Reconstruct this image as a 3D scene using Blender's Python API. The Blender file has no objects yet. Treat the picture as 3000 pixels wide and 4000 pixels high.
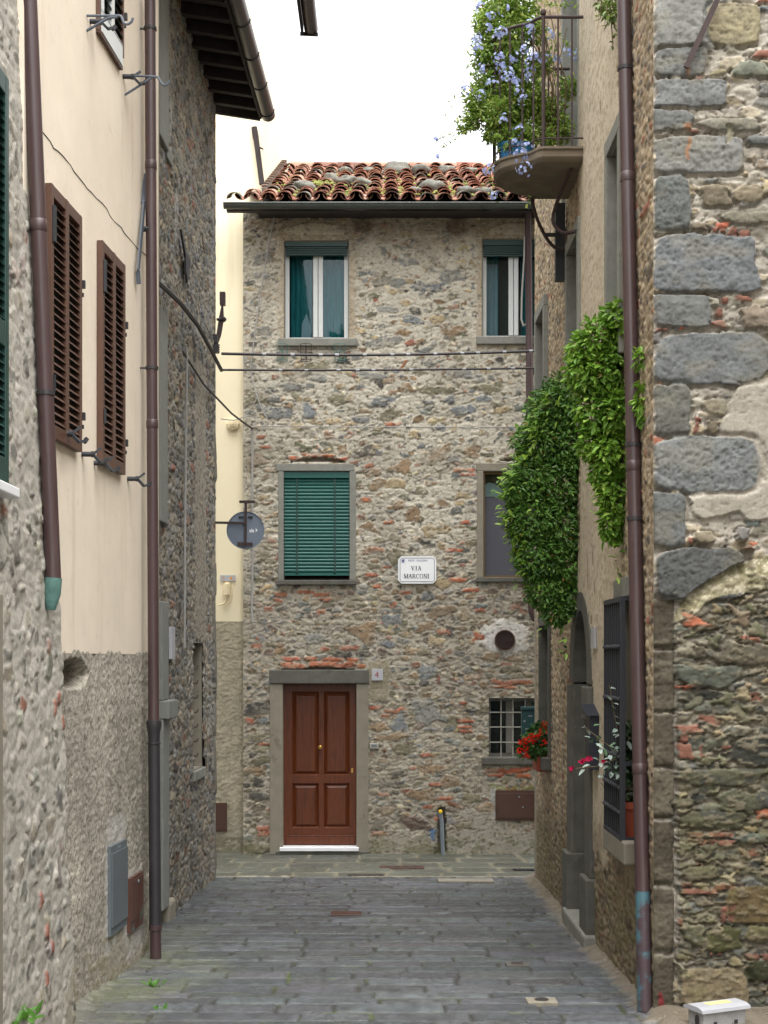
import bpy, bmesh, math, random
import numpy as np
from mathutils import Vector, Matrix, noise as mn

# ------------------------------------------------------------------ camera, sky, sun, exposure
SC = bpy.context.scene
COL = SC.collection
HC = 2.58            # eye height above the ground in front of the facade (the lane climbs towards the viewer)
F = 3000.0           # focal length in units of a 1659 wide picture
CX, HY = 829.5, 1425.0
cam = bpy.data.cameras.new('camera')
cam_ob = bpy.data.objects.new('camera', cam); COL.objects.link(cam_ob)
cam.sensor_fit = 'HORIZONTAL'; cam.sensor_width = 36.0
cam.lens = F/1659.0*36.0
cam_ob.location = (0, 0, HC); cam_ob.rotation_euler = (math.radians(90), 0, 0)
cam.shift_y = (HY-1106.0)/1659.0
cam.clip_start = 0.1; cam.clip_end = 2000
SC.camera = cam_ob

SUN_EL, SUN_AZ = math.radians(70), math.radians(160)   # azimuth clockwise from +Y; a wide soft source, as through thick cloud
world = bpy.data.worlds.new('World'); SC.world = world; world.use_nodes = True
nt = world.node_tree; nt.nodes.clear()
sky = nt.nodes.new('ShaderNodeTexSky'); sky.sky_type = 'NISHITA'; sky.sun_disc = False
sky.sun_elevation = SUN_EL; sky.sun_rotation = SUN_AZ
sky.air_density = 1.0; sky.dust_density = 2.5; sky.ozone_density = 1.0
hsv = nt.nodes.new('ShaderNodeHueSaturation'); hsv.inputs['Saturation'].default_value = 0.07
bg = nt.nodes.new('ShaderNodeBackground'); bg.inputs['Strength'].default_value = 0.15
wo = nt.nodes.new('ShaderNodeOutputWorld')
nt.links.new(sky.outputs[0], hsv.inputs['Color']); nt.links.new(hsv.outputs[0], bg.inputs['Color'])
nt.links.new(bg.outputs[0], wo.inputs['Surface'])
sun = bpy.data.lights.new('sun', 'SUN'); sun.energy = 1.5; sun.angle = math.radians(80); sun.color = (1.0, 0.985, 0.965)
sun_ob = bpy.data.objects.new('sun', sun); COL.objects.link(sun_ob)
d = Vector((math.sin(SUN_AZ)*math.cos(SUN_EL), math.cos(SUN_AZ)*math.cos(SUN_EL), math.sin(SUN_EL)))
sun_ob.rotation_euler = d.to_track_quat('Z', 'Y').to_euler()
SC.view_settings.view_transform = 'Standard'; SC.view_settings.look = 'None'
SC.view_settings.exposure = 1.9; SC.view_settings.gamma = 1.0
SC.view_settings.use_curve_mapping = False
try:
    SC.cycles.max_bounces = 8; SC.cycles.transparent_max_bounces = 12
except Exception: pass

# ------------------------------------------------------------------ small helpers
def S(r, g, b):
    f = lambda c: (c/255/12.92 if c <= 10 else ((c/255+0.055)/1.055)**2.4)
    return np.array([f(r), f(g), f(b)])
def P(x, y, Y): return Vector(((x-CX)/F*Y, Y, (HY-y)/F*Y+HC))
def gz(Y): return 0.035*(18.4-Y)
def Yg(y): return 5808.0/((y-HY)-105.0)
ORG = {}
def tag(o, label=None, cat=None, group=None, kind=None):
    if label: o['label'] = label
    if cat: o['category'] = cat
    if group: o['group'] = group
    if kind: o['kind'] = kind
    return o
def thing(name, label, cat, loc=(0, 0, 0), group=None):
    o = bpy.data.objects.new(name, None); COL.objects.link(o); o.location = loc
    o.empty_display_size = 0.2
    ORG[o.name] = Vector(loc)
    return tag(o, label, cat, group)
def place(o, parent, origin):
    COL.objects.link(o)
    if parent is not None:
        o.parent = parent; ORG[o.name] = ORG[parent.name]
    else:
        o.location = origin; ORG[o.name] = Vector(origin)
    return o
def copy_tree(o, parent=None):
    c = o.copy(); COL.objects.link(c); c.parent = parent
    if o.name in ORG: ORG[c.name] = ORG[o.name]
    for ch in list(o.children): copy_tree(ch, c)
    return c

class Frame:
    """a wall's own axes: u along the wall, v up, d out of the wall"""
    def __init__(s, O, a, n):
        s.O = Vector(O); s.a = Vector(a).normalized(); s.n = Vector(n).normalized(); s.z = Vector((0, 0, 1))
    def p(s, u, v, d=0): return s.O + s.a*u + s.z*v + s.n*d

def spline(pts, k=5):
    P_ = [Vector(p) for p in pts]; P_ = [P_[0]*2-P_[1]]+P_+[P_[-1]*2-P_[-2]]; out = []
    for i in range(1, len(P_)-2):
        for j in range(k):
            t = j/k; a, b, c, d_ = P_[i-1], P_[i], P_[i+1], P_[i+2]
            out.append(.5*((2*b)+(c-a)*t+(2*a-5*b+4*c-d_)*t*t+(3*b-a-3*c+d_)*t**3))
    return out+[P_[-2]]
class MB:
    def __init__(s): s.v = []; s.f = []; s.c = []
    def add(s, vs, fs, col=None):
        k = len(s.v); s.v += [tuple(v) for v in vs]; s.f += [tuple(i+k for i in f) for f in fs]
        if col is not None: s.c += [tuple(col)]*len(vs)
        return s
    def box(s, x0, y0, z0, x1, y1, z1, col=None):
        vs = [(x0,y0,z0),(x1,y0,z0),(x1,y1,z0),(x0,y1,z0),(x0,y0,z1),(x1,y0,z1),(x1,y1,z1),(x0,y1,z1)]
        return s.add(vs, [(0,3,2,1),(4,5,6,7),(0,1,5,4),(1,2,6,5),(2,3,7,6),(3,0,4,7)], col)
    def fb(s, fr, u0, u1, v0, v1, d0, d1, col=None):
        vs = [fr.p(u, v, d) for d in (d0, d1) for (u, v) in ((u0,v0),(u1,v0),(u1,v1),(u0,v1))]
        return s.add(vs, [(0,3,2,1),(4,5,6,7),(0,1,5,4),(1,2,6,5),(2,3,7,6),(3,0,4,7)], col)
    def bar(s, p, q, w, h, up=(0,0,1), col=None):
        p = Vector(p); q = Vector(q); t = (q-p).normalized(); up = Vector(up)
        if abs(t.dot(up)) > .99: up = Vector((0,1,0))
        sd = t.cross(up).normalized()*w/2; u2 = sd.cross(t).normalized()*h/2
        vs = [c+a*sd+b*u2 for c in (p, q) for (a, b) in ((-1,-1),(1,-1),(1,1),(-1,1))]
        return s.add(vs, [(0,3,2,1),(4,5,6,7),(0,1,5,4),(1,2,6,5),(2,3,7,6),(3,0,4,7)], col)
    def tube(s, pts, r, n=8, cap=True, col=None):
        pts = [Vector(p) for p in pts]; rs = r if isinstance(r, (list, tuple)) else [r]*len(pts)
        k = len(pts); rings = []; up = None
        for i in range(k):
            t = (pts[min(i+1,k-1)]-pts[max(i-1,0)]).normalized()
            if up is None:
                up = Vector((0,0,1)) if abs(t.z) < .9 else Vector((0,1,0))
            sd = t.cross(up).normalized(); up = sd.cross(t).normalized()
            rings.append([pts[i]+(sd*math.cos(2*math.pi*j/n)+up*math.sin(2*math.pi*j/n))*rs[i] for j in range(n)])
        vs = [v for r_ in rings for v in r_]; fs = []
        for i in range(k-1):
            for j in range(n):
                fs.append((i*n+j, i*n+(j+1)%n, (i+1)*n+(j+1)%n, (i+1)*n+j))
        if cap: fs.append(tuple(range(n-1, -1, -1))); fs.append(tuple((k-1)*n+j for j in range(n)))
        return s.add(vs, fs, col)
    def lathe(s, prof, c, n=16, axis=(0,0,1), col=None):
        ax = Vector(axis).normalized(); c = Vector(c)
        e1 = ax.orthogonal().normalized(); e2 = ax.cross(e1)
        vs = [c+ax*z+(e1*math.cos(2*math.pi*j/n)+e2*math.sin(2*math.pi*j/n))*r for (r, z) in prof for j in range(n)]
        k = len(prof); fs = [(i*n+j, i*n+(j+1)%n, (i+1)*n+(j+1)%n, (i+1)*n+j) for i in range(k-1) for j in range(n)]
        if prof[0][0] > 1e-4: fs.append(tuple(range(n-1, -1, -1)))
        if prof[-1][0] > 1e-4: fs.append(tuple((k-1)*n+j for j in range(n)))
        return s.add(vs, fs, col)
    def prism(s, pts, ext, col=None):
        pts = [Vector(p) for p in pts]; ext = Vector(ext); n = len(pts)
        vs = pts+[p+ext for p in pts]
        fs = [tuple(range(n-1, -1, -1)), tuple(range(n, 2*n))]+[(i, (i+1)%n, n+(i+1)%n, n+i) for i in range(n)]
        return s.add(vs, fs, col)
    def build_each(s, name, mat, parent=None, **kw):
        """one object per connected piece"""
        par = list(range(len(s.v)))
        def fd(i):
            while par[i] != i: par[i] = par[par[i]]; i = par[i]
            return i
        for f in s.f:
            for q in f[1:]: par[fd(q)] = fd(f[0])
        grp = {}
        for f in s.f: grp.setdefault(fd(f[0]), []).append(f)
        out = []
        for fs in grp.values():
            ids = sorted({i for f in fs for i in f}); mp = {i: k for k, i in enumerate(ids)}
            m = MB(); m.v = [s.v[i] for i in ids]; m.f = [tuple(mp[i] for i in f) for f in fs]
            if s.c: m.c = [s.c[i] for i in ids]
            out.append(m.build(name, mat, parent, **kw))
        return out
    def build(s, name, mat, parent=None, smooth=False, bevel=0, origin=None, recalc=True):
        me = bpy.data.meshes.new(name)
        vs = np.array(s.v, dtype=float)
        if parent is not None: org = ORG[parent.name]
        elif origin is not None: org = Vector(origin)
        else: org = Vector(((vs[:,0].min()+vs[:,0].max())/2, (vs[:,1].min()+vs[:,1].max())/2, vs[:,2].min()))
        vs = vs-np.array(org)
        me.from_pydata([tuple(v) for v in vs], [], s.f)
        if s.c and len(s.c) == len(s.v):
            at = me.attributes.new('Col', 'FLOAT_COLOR', 'POINT')
            at.data.foreach_set('color', np.hstack([np.array(s.c, dtype=np.float32), np.ones((len(s.c), 1), np.float32)]).ravel())
        if recalc:
            bm = bmesh.new(); bm.from_mesh(me); bmesh.ops.recalc_face_normals(bm, faces=bm.faces); bm.to_mesh(me); bm.free()
        if smooth:
            me.polygons.foreach_set('use_smooth', np.ones(len(me.polygons), dtype=bool))
            try: me.set_sharp_from_angle(angle=math.radians(42))
            except Exception: pass
        me.materials.append(mat); me.update()
        o = bpy.data.objects.new(name, me)
        place(o, parent, org)
        if bevel:
            b = o.modifiers.new('bevel', 'BEVEL'); b.width = bevel; b.segments = 2; b.limit_method = 'ANGLE'
        return o

# ------------------------------------------------------------------ materials
def newmat(name):
    m = bpy.data.materials.new(name); m.use_nodes = True; t = m.node_tree
    return m, t, t.nodes['Principled BSDF']
def noise_node(t, scale, detail=6, rough=.6, vec=None, stretch=None):
    n = t.nodes.new('ShaderNodeTexNoise'); n.inputs['Scale'].default_value = scale
    n.inputs['Detail'].default_value = detail; n.inputs['Roughness'].default_value = rough
    tc = t.nodes.new('ShaderNodeTexCoord'); out = tc.outputs['Object']
    if stretch:
        mp = t.nodes.new('ShaderNodeMapping'); mp.inputs['Scale'].default_value = stretch
        t.links.new(out, mp.inputs['Vector']); out = mp.outputs['Vector']
    t.links.new(out, n.inputs['Vector'])
    return n
def mix_col(t, fac, a, b, mode='MIX'):
    m = t.nodes.new('ShaderNodeMix'); m.data_type = 'RGBA'; m.blend_type = mode
    for k, v in ((0, fac), (6, a), (7, b)):
        if hasattr(v, 'node'): t.links.new(v, m.inputs[k])
        else: m.inputs[k].default_value = v if k == 0 else (*v, 1)
    return m.outputs[2]
def ramp(t, inp, lo, hi):
    r = t.nodes.new('ShaderNodeMapRange'); r.inputs[1].default_value = lo; r.inputs[2].default_value = hi
    t.links.new(inp, r.inputs[0]); return r.outputs[0]
def bump(t, b, height, strength, dist):
    n = t.nodes.new('ShaderNodeBump'); n.inputs['Strength'].default_value = strength; n.inputs['Distance'].default_value = dist
    t.links.new(height, n.inputs['Height']); t.links.new(n.outputs[0], b.inputs['Normal']); return n
def mat(name, col, rough=.6, metal=0, var=.25, vscale=6, bstr=.15, bscale=60, bdist=.004, spots=None, stretch=None, spec=.5, rvar=.0):
    m, t, b = newmat(name)
    col = tuple(float(c) for c in col)
    n = noise_node(t, vscale, 8, .65, stretch=stretch)
    lo = tuple(c*(1-var) for c in col); hi = tuple(min(1, c*(1+var)) for c in col)
    c = mix_col(t, ramp(t, n.outputs['Fac'], .3, .7), lo, hi)
    if spots:
        sc_, thr, scol, amt = spots
        n2 = noise_node(t, sc_, 8, .7)
        f = t.nodes.new('ShaderNodeMath'); f.operation = 'MULTIPLY'; f.inputs[1].default_value = amt
        t.links.new(ramp(t, n2.outputs['Fac'], thr, thr+.08), f.inputs[0])
        c = mix_col(t, f.outputs[0], c, tuple(float(q) for q in scol))
    t.links.new(c, b.inputs['Base Color'])
    b.inputs['Roughness'].default_value = rough; b.inputs['Metallic'].default_value = metal
    b.inputs['Specular IOR Level'].default_value = spec
    if rvar:
        n4 = noise_node(t, vscale*2, 6, .6)
        r = t.nodes.new('ShaderNodeMapRange'); r.inputs[1].default_value = .3; r.inputs[2].default_value = .7
        r.inputs[3].default_value = max(0.05, rough-rvar); r.inputs[4].default_value = min(1, rough+rvar)
        t.links.new(n4.outputs['Fac'], r.inputs[0]); t.links.new(r.outputs[0], b.inputs['Roughness'])
    if bstr:
        n3 = noise_node(t, bscale, 6, .65, stretch=stretch); bump(t, b, n3.outputs['Fac'], bstr, bdist)
    return m
def mat_attr(name, rough=.9, var=.18, vscale=25, bstr=.5, bscale=70, bdist=.012, spec=.3, sheen=0, trans=0, rlo=None):
    """colour comes from the mesh's own 'Col' attribute (each stone, tile or leaf has its colour)"""
    m, t, b = newmat(name)
    a = t.nodes.new('ShaderNodeAttribute'); a.attribute_name = 'Col'
    n = noise_node(t, vscale, 8, .7)
    g = t.nodes.new('ShaderNodeMapRange'); g.inputs[1].default_value = .28; g.inputs[2].default_value = .72
    g.inputs[3].default_value = 1-var; g.inputs[4].default_value = 1+var
    t.links.new(n.outputs['Fac'], g.inputs[0])
    v = t.nodes.new('ShaderNodeVectorMath'); v.operation = 'SCALE'
    t.links.new(a.outputs['Color'], v.inputs[0]); t.links.new(g.outputs[0], v.inputs['Scale'])
    t.links.new(v.outputs[0], b.inputs['Base Color'])
    b.inputs['Roughness'].default_value = rough; b.inputs['Specular IOR Level'].default_value = spec
    if rlo is not None:
        n5 = noise_node(t, 3.0, 6, .6)
        r = t.nodes.new('ShaderNodeMapRange'); r.inputs[1].default_value = .35; r.inputs[2].default_value = .65
        r.inputs[3].default_value = rlo; r.inputs[4].default_value = rough
        t.links.new(n5.outputs['Fac'], r.inputs[0]); t.links.new(r.outputs[0], b.inputs['Roughness'])
    if bstr:
        n3 = noise_node(t, bscale, 6, .7); bn = bump(t, b, n3.outputs['Fac'], bstr, bdist)
        ml = t.nodes.new('ShaderNodeMath'); ml.operation = 'MULTIPLY'; ml.inputs[1].default_value = bstr      # smooth plaster has less grain than stone
        t.links.new(a.outputs['Alpha'], ml.inputs[0]); t.links.new(ml.outputs[0], bn.inputs['Strength'])
    if trans:
        tr = t.nodes.new('ShaderNodeBsdfTranslucent'); t.links.new(v.outputs[0], tr.inputs['Color'])
        mx = t.nodes.new('ShaderNodeMixShader'); mx.inputs[0].default_value = trans
        out = t.nodes['Material Output']
        t.links.new(b.outputs[0], mx.inputs[1]); t.links.new(tr.outputs[0], mx.inputs[2]); t.links.new(mx.outputs[0], out.inputs['Surface'])
    return m
def mat_glass(name, tint=(.8,.88,.88), refl=.0):
    m, t, b = newmat(name)
    tr = t.nodes.new('ShaderNodeBsdfTransparent'); tr.inputs[0].default_value = (*tint, 1)
    gl = t.nodes.new('ShaderNodeBsdfGlossy'); gl.inputs['Roughness'].default_value = .03; gl.inputs[0].default_value = (.9,.95,1,1)
    fr = t.nodes.new('ShaderNodeFresnel'); fr.inputs[0].default_value = 1.5
    ad = t.nodes.new('ShaderNodeMath'); ad.operation = 'MULTIPLY'; ad.inputs[1].default_value = .5+refl
    t.links.new(fr.outputs[0], ad.inputs[0])
    mx = t.nodes.new('ShaderNodeMixShader'); t.links.new(ad.outputs[0], mx.inputs[0])
    t.links.new(tr.outputs[0], mx.inputs[1]); t.links.new(gl.outputs[0], mx.inputs[2])
    t.links.new(mx.outputs[0], t.nodes['Material Output'].inputs['Surface'])
    return m

M = {}
M['rubble'] = mat_attr('rubble_masonry', rough=.93, var=.22, vscale=38, bstr=.6, bscale=60, bdist=.012)
M['rubble_near'] = mat_attr('rubble_masonry_near', rough=.93, var=.28, vscale=60, bstr=.45, bscale=110, bdist=.005)
M['pale_stone'] = mat('pale_grey_sandstone', S(122,124,119), .9, var=.1, vscale=7, bstr=.3, bscale=80, spots=(4, .62, S(120,122,116), .5))
M['dark_gutter'] = mat('dark_bronze_gutter', S(70,66,64), .4, metal=.3, var=.15, vscale=4, bstr=.05)
M['dim_frame'] = mat('weathered_frame', S(122,120,114), .6, var=.12, vscale=8, bstr=.05)
M['paving'] = mat_attr('wet_flagstone', rough=.58, var=.4, vscale=60, bstr=.75, bscale=70, bdist=.010, spec=.6, rlo=.24)
M['tile'] = mat_attr('clay_tile', rough=.9, var=.4, vscale=22, bstr=.3, bscale=80, bdist=.004)
M['leaf'] = mat_attr('leaf', rough=.5, var=.1, vscale=8, bstr=0, spec=.4, trans=.35)
M['glossy_leaf'] = mat_attr('glossy_leaf', rough=.4, var=.1, vscale=8, bstr=0, spec=.45, trans=.2)
M['petal'] = mat_attr('petal', rough=.6, var=.05, vscale=8, bstr=0, spec=.2, trans=.3)
M['cream'] = mat('cream_render', S(224,211,192), .9, var=.06, vscale=1.6, bstr=.25, bscale=140, bdist=.004, spots=(1.1, .62, S(208,188,164), .45))
def add_streaks(m, col, amt, scale, stretch, lo=.55):
    t = m.node_tree; b = t.nodes['Principled BSDF']; src = b.inputs['Base Color'].links[0].from_socket
    n = noise_node(t, scale, 8, .6, stretch=stretch); f = t.nodes.new('ShaderNodeMath'); f.operation = 'MULTIPLY'; f.inputs[1].default_value = amt
    t.links.new(ramp(t, n.outputs['Fac'], lo, lo+.2), f.inputs[0]); c = mix_col(t, f.outputs[0], src, tuple(float(q) for q in col)); t.links.new(c, b.inputs['Base Color'])
add_streaks(M['cream'], S(178,156,132), .45, 2.2, (3, 3, .22)); add_streaks(M['cream'], S(240,228,210), .5, 1.3, None, .5); add_streaks(M['cream'], S(168,148,126), .35, 14, None, .6)
M['far_cream'] = mat('far_cream_render', S(234,223,192), .9, var=.05, vscale=1.2, bstr=.15, bscale=120, bdist=.003, spots=(.9, .6, S(220,204,168), .45))
add_streaks(M['far_cream'], S(176,160,132), .4, 1.6, (3, 3, .2))
M['roughcast'] = mat_attr('roughcast', rough=.95, var=.3, vscale=70, bstr=.7, bscale=95, bdist=.012)
M['grey_stone'] = mat('grey_sandstone', S(124,124,116), .9, var=.16, vscale=9, bstr=.5, bscale=90, bdist=.008, spots=(5, .6, S(92,92,84), .6))
M['dark_stone'] = mat('dark_sandstone', S(88,87,80), .9, var=.2, vscale=9, bstr=.5, bscale=90, bdist=.008, spots=(4, .58, S(70,68,58), .6))
M['brown_pipe'] = mat('brown_painted_steel', S(68,51,51), .4, var=.12, vscale=3, bstr=.05, bscale=30, spots=(2.2, .66, S(100,82,80), .35))
M['black_iron'] = mat('black_cast_iron', S(46,44,46), .5, var=.15, vscale=8, bstr=.15, bscale=70)
M['dark_metal'] = mat('dark_grey_metal', S(40,42,46), .6, var=.12, vscale=10, bstr=.08)
M['grille'] = mat('anthracite_iron', S(42,44,50), .6, var=.12, vscale=12, bstr=.15, bscale=90)
M['rust'] = mat('rusty_iron', S(60,46,44), .75, var=.3, vscale=18, bstr=.25, bscale=80)
M['gutter'] = mat('weathered_copper_gutter', S(74,78,74), .45, metal=.25, var=.2, vscale=5, bstr=.06, spots=(3.0, .6, S(92,74,66), .5))
M['verdigris'] = mat('verdigris_copper', S(84,120,112), .8, var=.35, vscale=14, bstr=.2, spots=(18, .6, S(60,66,70), .7))
M['green_blind'] = mat('green_plastic', S(16,86,78), .42, var=.06, vscale=3, bstr=0)
M['dark_green'] = mat('dark_green_paint', S(22,58,52), .45, var=.1, vscale=5, bstr=.03)
M['brown_paint'] = mat('brown_shutter_paint', S(84,57,43), .5, var=.1, vscale=6, bstr=.05)
M['white_paint'] = mat('white_paint', S(205,208,206), .5, var=.05, vscale=8, bstr=.04, spots=(14, .66, S(150,148,142), .4))
M['wood'] = mat('varnished_wood', S(92,45,19), .42, var=.3, vscale=9, bstr=.12, bscale=40, stretch=(9, 9, .8), spec=.4)
M['brass'] = mat('brass', S(190,150,80), .28, metal=.9, var=.1, bstr=0)
M['marble'] = mat('white_marble', S(232,234,236), .4, var=.05, vscale=4, bstr=0, spots=(3.2, .6, S(190,195,205), .5))
M['ink'] = mat('dark_blue_ink', S(34,38,62), .6, var=.05, bstr=0)
M['pale_ink'] = mat('pale_blue_ink', S(90,102,142), .6, var=.05, bstr=0)
M['red_ink'] = mat('dark_red_ink', S(140,60,60), .6, var=.05, bstr=0)
M['white_mark'] = mat('white_marking', S(225,228,232), .6, var=.04, bstr=0)
M['orange_mark'] = mat('orange_marking', S(214,140,50), .6, var=.05, bstr=0)
M['sign_back'] = mat('grey_sign_back', S(112,122,136), .42, metal=.25, var=.14, vscale=5, bstr=.02)
M['grey_metal'] = mat('grey_cabinet', S(104,112,116), .45, metal=.3, var=.1, vscale=4, bstr=.03, spots=(9, .66, S(130,136,138), .5))
M['brown_metal'] = mat('brown_meter_door', S(74,50,42), .42, var=.1, vscale=5, bstr=.03, spots=(6, .64, S(112,78,66), .4))
M['terracotta'] = mat('terracotta', S(160,78,52), .8, var=.18, vscale=9, bstr=.1)
M['blue_plastic'] = mat('blue_plastic', S(40,104,150), .45, var=.08, bstr=0)
M['blue_box'] = mat('dark_blue_metal', S(34,38,50), .5, var=.1, vscale=6, bstr=.03)
M['teal_box'] = mat('teal_metal', S(24,66,68), .45, var=.1, vscale=6, bstr=.02)
M['cable'] = mat('black_cable', S(52,46,48), .6, var=.2, vscale=20, bstr=.05)
M['grey_cable'] = mat('grey_cable', S(146,144,140), .6, var=.15, vscale=20, bstr=.03)
M['tie'] = mat('white_cable_tie', S(150,153,158), .5, var=.05, bstr=0)
M['yellow'] = mat('yellow_plastic', S(236,196,40), .5, var=.05, bstr=0)
M['blue_spray'] = mat('blue_spray_paint', S(70,104,140), .8, var=.25, vscale=30, bstr=0)
M['red_spray'] = mat('red_spray_paint', S(130,38,48), .8, var=.3, vscale=30, bstr=0)
M['galv'] = mat('galvanised_pipe', S(128,138,146), .45, metal=.4, var=.15, vscale=10, bstr=.05)
M['cream_plastic'] = mat('cream_plastic', S(222,206,170), .55, var=.06, bstr=0)
M['ivory'] = mat('ivory_plastic', S(158,156,147), .5, var=.06, bstr=0)
M['pale_concrete'] = mat('pale_concrete', S(150,150,150), .9, var=.2, vscale=12, bstr=.4, bscale=80, spots=(10, .58, S(84,86,86), .7))
M['white_plastic'] = mat('white_plastic', S(168,169,174), .45, var=.05, vscale=5, bstr=.02)
M['room'] = mat('dark_room', S(60,58,56), .9, var=.1, bstr=0)
M['curtain'] = mat('teal_curtain', S(40,118,124), .9, var=.35, vscale=5, bstr=0, stretch=(6,6,.4))
M['white_curtain'] = mat('white_curtain', S(150,164,176), .9, var=.1, vscale=5, bstr=0)
M['screen'] = mat('insect_screen', S(74,74,82), .75, var=.06, vscale=20, bstr=.1, bscale=300)
M['bronze'] = mat('bronze_frame', S(112,92,58), .45, metal=.3, var=.08, bstr=0)
M['glass'] = mat_glass('window_glass')
M['dark_wood'] = mat('dark_old_wood', S(46,38,36), .85, var=.3, vscale=12, bstr=.3, bscale=40, stretch=(1,1,1))
M['old_tile'] = mat('soffit_brick', S(70,54,48), .9, var=.35, vscale=14, bstr=.3, bscale=50)
M['concrete'] = mat('grey_concrete', S(128,122,108), .9, var=.15, vscale=5, bstr=.35, bscale=60, spots=(3, .58, S(92,84,70), .6))
M['mortar'] = mat('beige_mortar', S(182,166,142), .93, var=.15, vscale=8, bstr=.6, bscale=45, bdist=.015, spots=(5, .6, S(140,124,104), .6))
M['roof_rock'] = mat('lichen_rock', S(100,99,92), .95, var=.25, vscale=10, bstr=.6, bscale=40, bdist=.02, spots=(8, .55, S(128,128,112), .6))
M['stem'] = mat('plant_stem', S(98,84,56), .8, var=.2, bstr=0)
M['steel'] = mat('blue_grey_steel', S(84,92,102), .55, var=.15, vscale=6, bstr=.1)
M['body'] = mat('building_body', S(150,142,128), .95, var=.1, bstr=.2)
M['ground'] = mat('ground', S(96,96,92), .9, var=.2, vscale=.5, bstr=.3)
M['red_plastic'] = mat('red_terracotta', S(142,64,40), .7, var=.12, bstr=0)
M['moss'] = mat('moss', S(96,104,48), .95, var=.3, vscale=25, bstr=.7, bscale=120, bdist=.01)
add_streaks(M['brown_pipe'], S(104,90,88), .45, 2.5, (4, 4, .35)); add_streaks(M['brown_pipe'], S(74,44,32), .5, 11, (1, 1, .5), .62)
add_streaks(M['wood'], S(58,26,12), .6, 5, (7, 7, .5), .5); add_streaks(M['wood'], S(130,70,32), .4, 4, (5, 5, .4), .55)
# ------------------------------------------------------------------ masonry: walls as displaced grids, every stone with its own shape and colour
def vnoise(x, y, seed):
    L = np.random.default_rng(seed).random((256, 256))
    xi = np.floor(x).astype(int); yi = np.floor(y).astype(int)
    fx = x-xi; fy = y-yi; fx = fx*fx*(3-2*fx); fy = fy*fy*(3-2*fy)
    a = L[xi & 255, yi & 255]; b = L[(xi+1) & 255, yi & 255]; c = L[xi & 255, (yi+1) & 255]; e = L[(xi+1) & 255, (yi+1) & 255]
    return (a*(1-fx)+b*fx)*(1-fy)+(c*(1-fx)+e*fx)*fy
def fbm(x, y, seed, octv=4, gain=.55):
    s = 0; amp = 1; tot = 0
    for k in range(octv):
        s = s+amp*vnoise(x*2**k+17.3*k, y*2**k+5.1*k, seed+k); tot += amp; amp *= gain
    return s/tot-.5
def sstep(x, a, b):
    t = np.clip((x-a)/(b-a), 0, 1); return t*t*(3-2*t)

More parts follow.
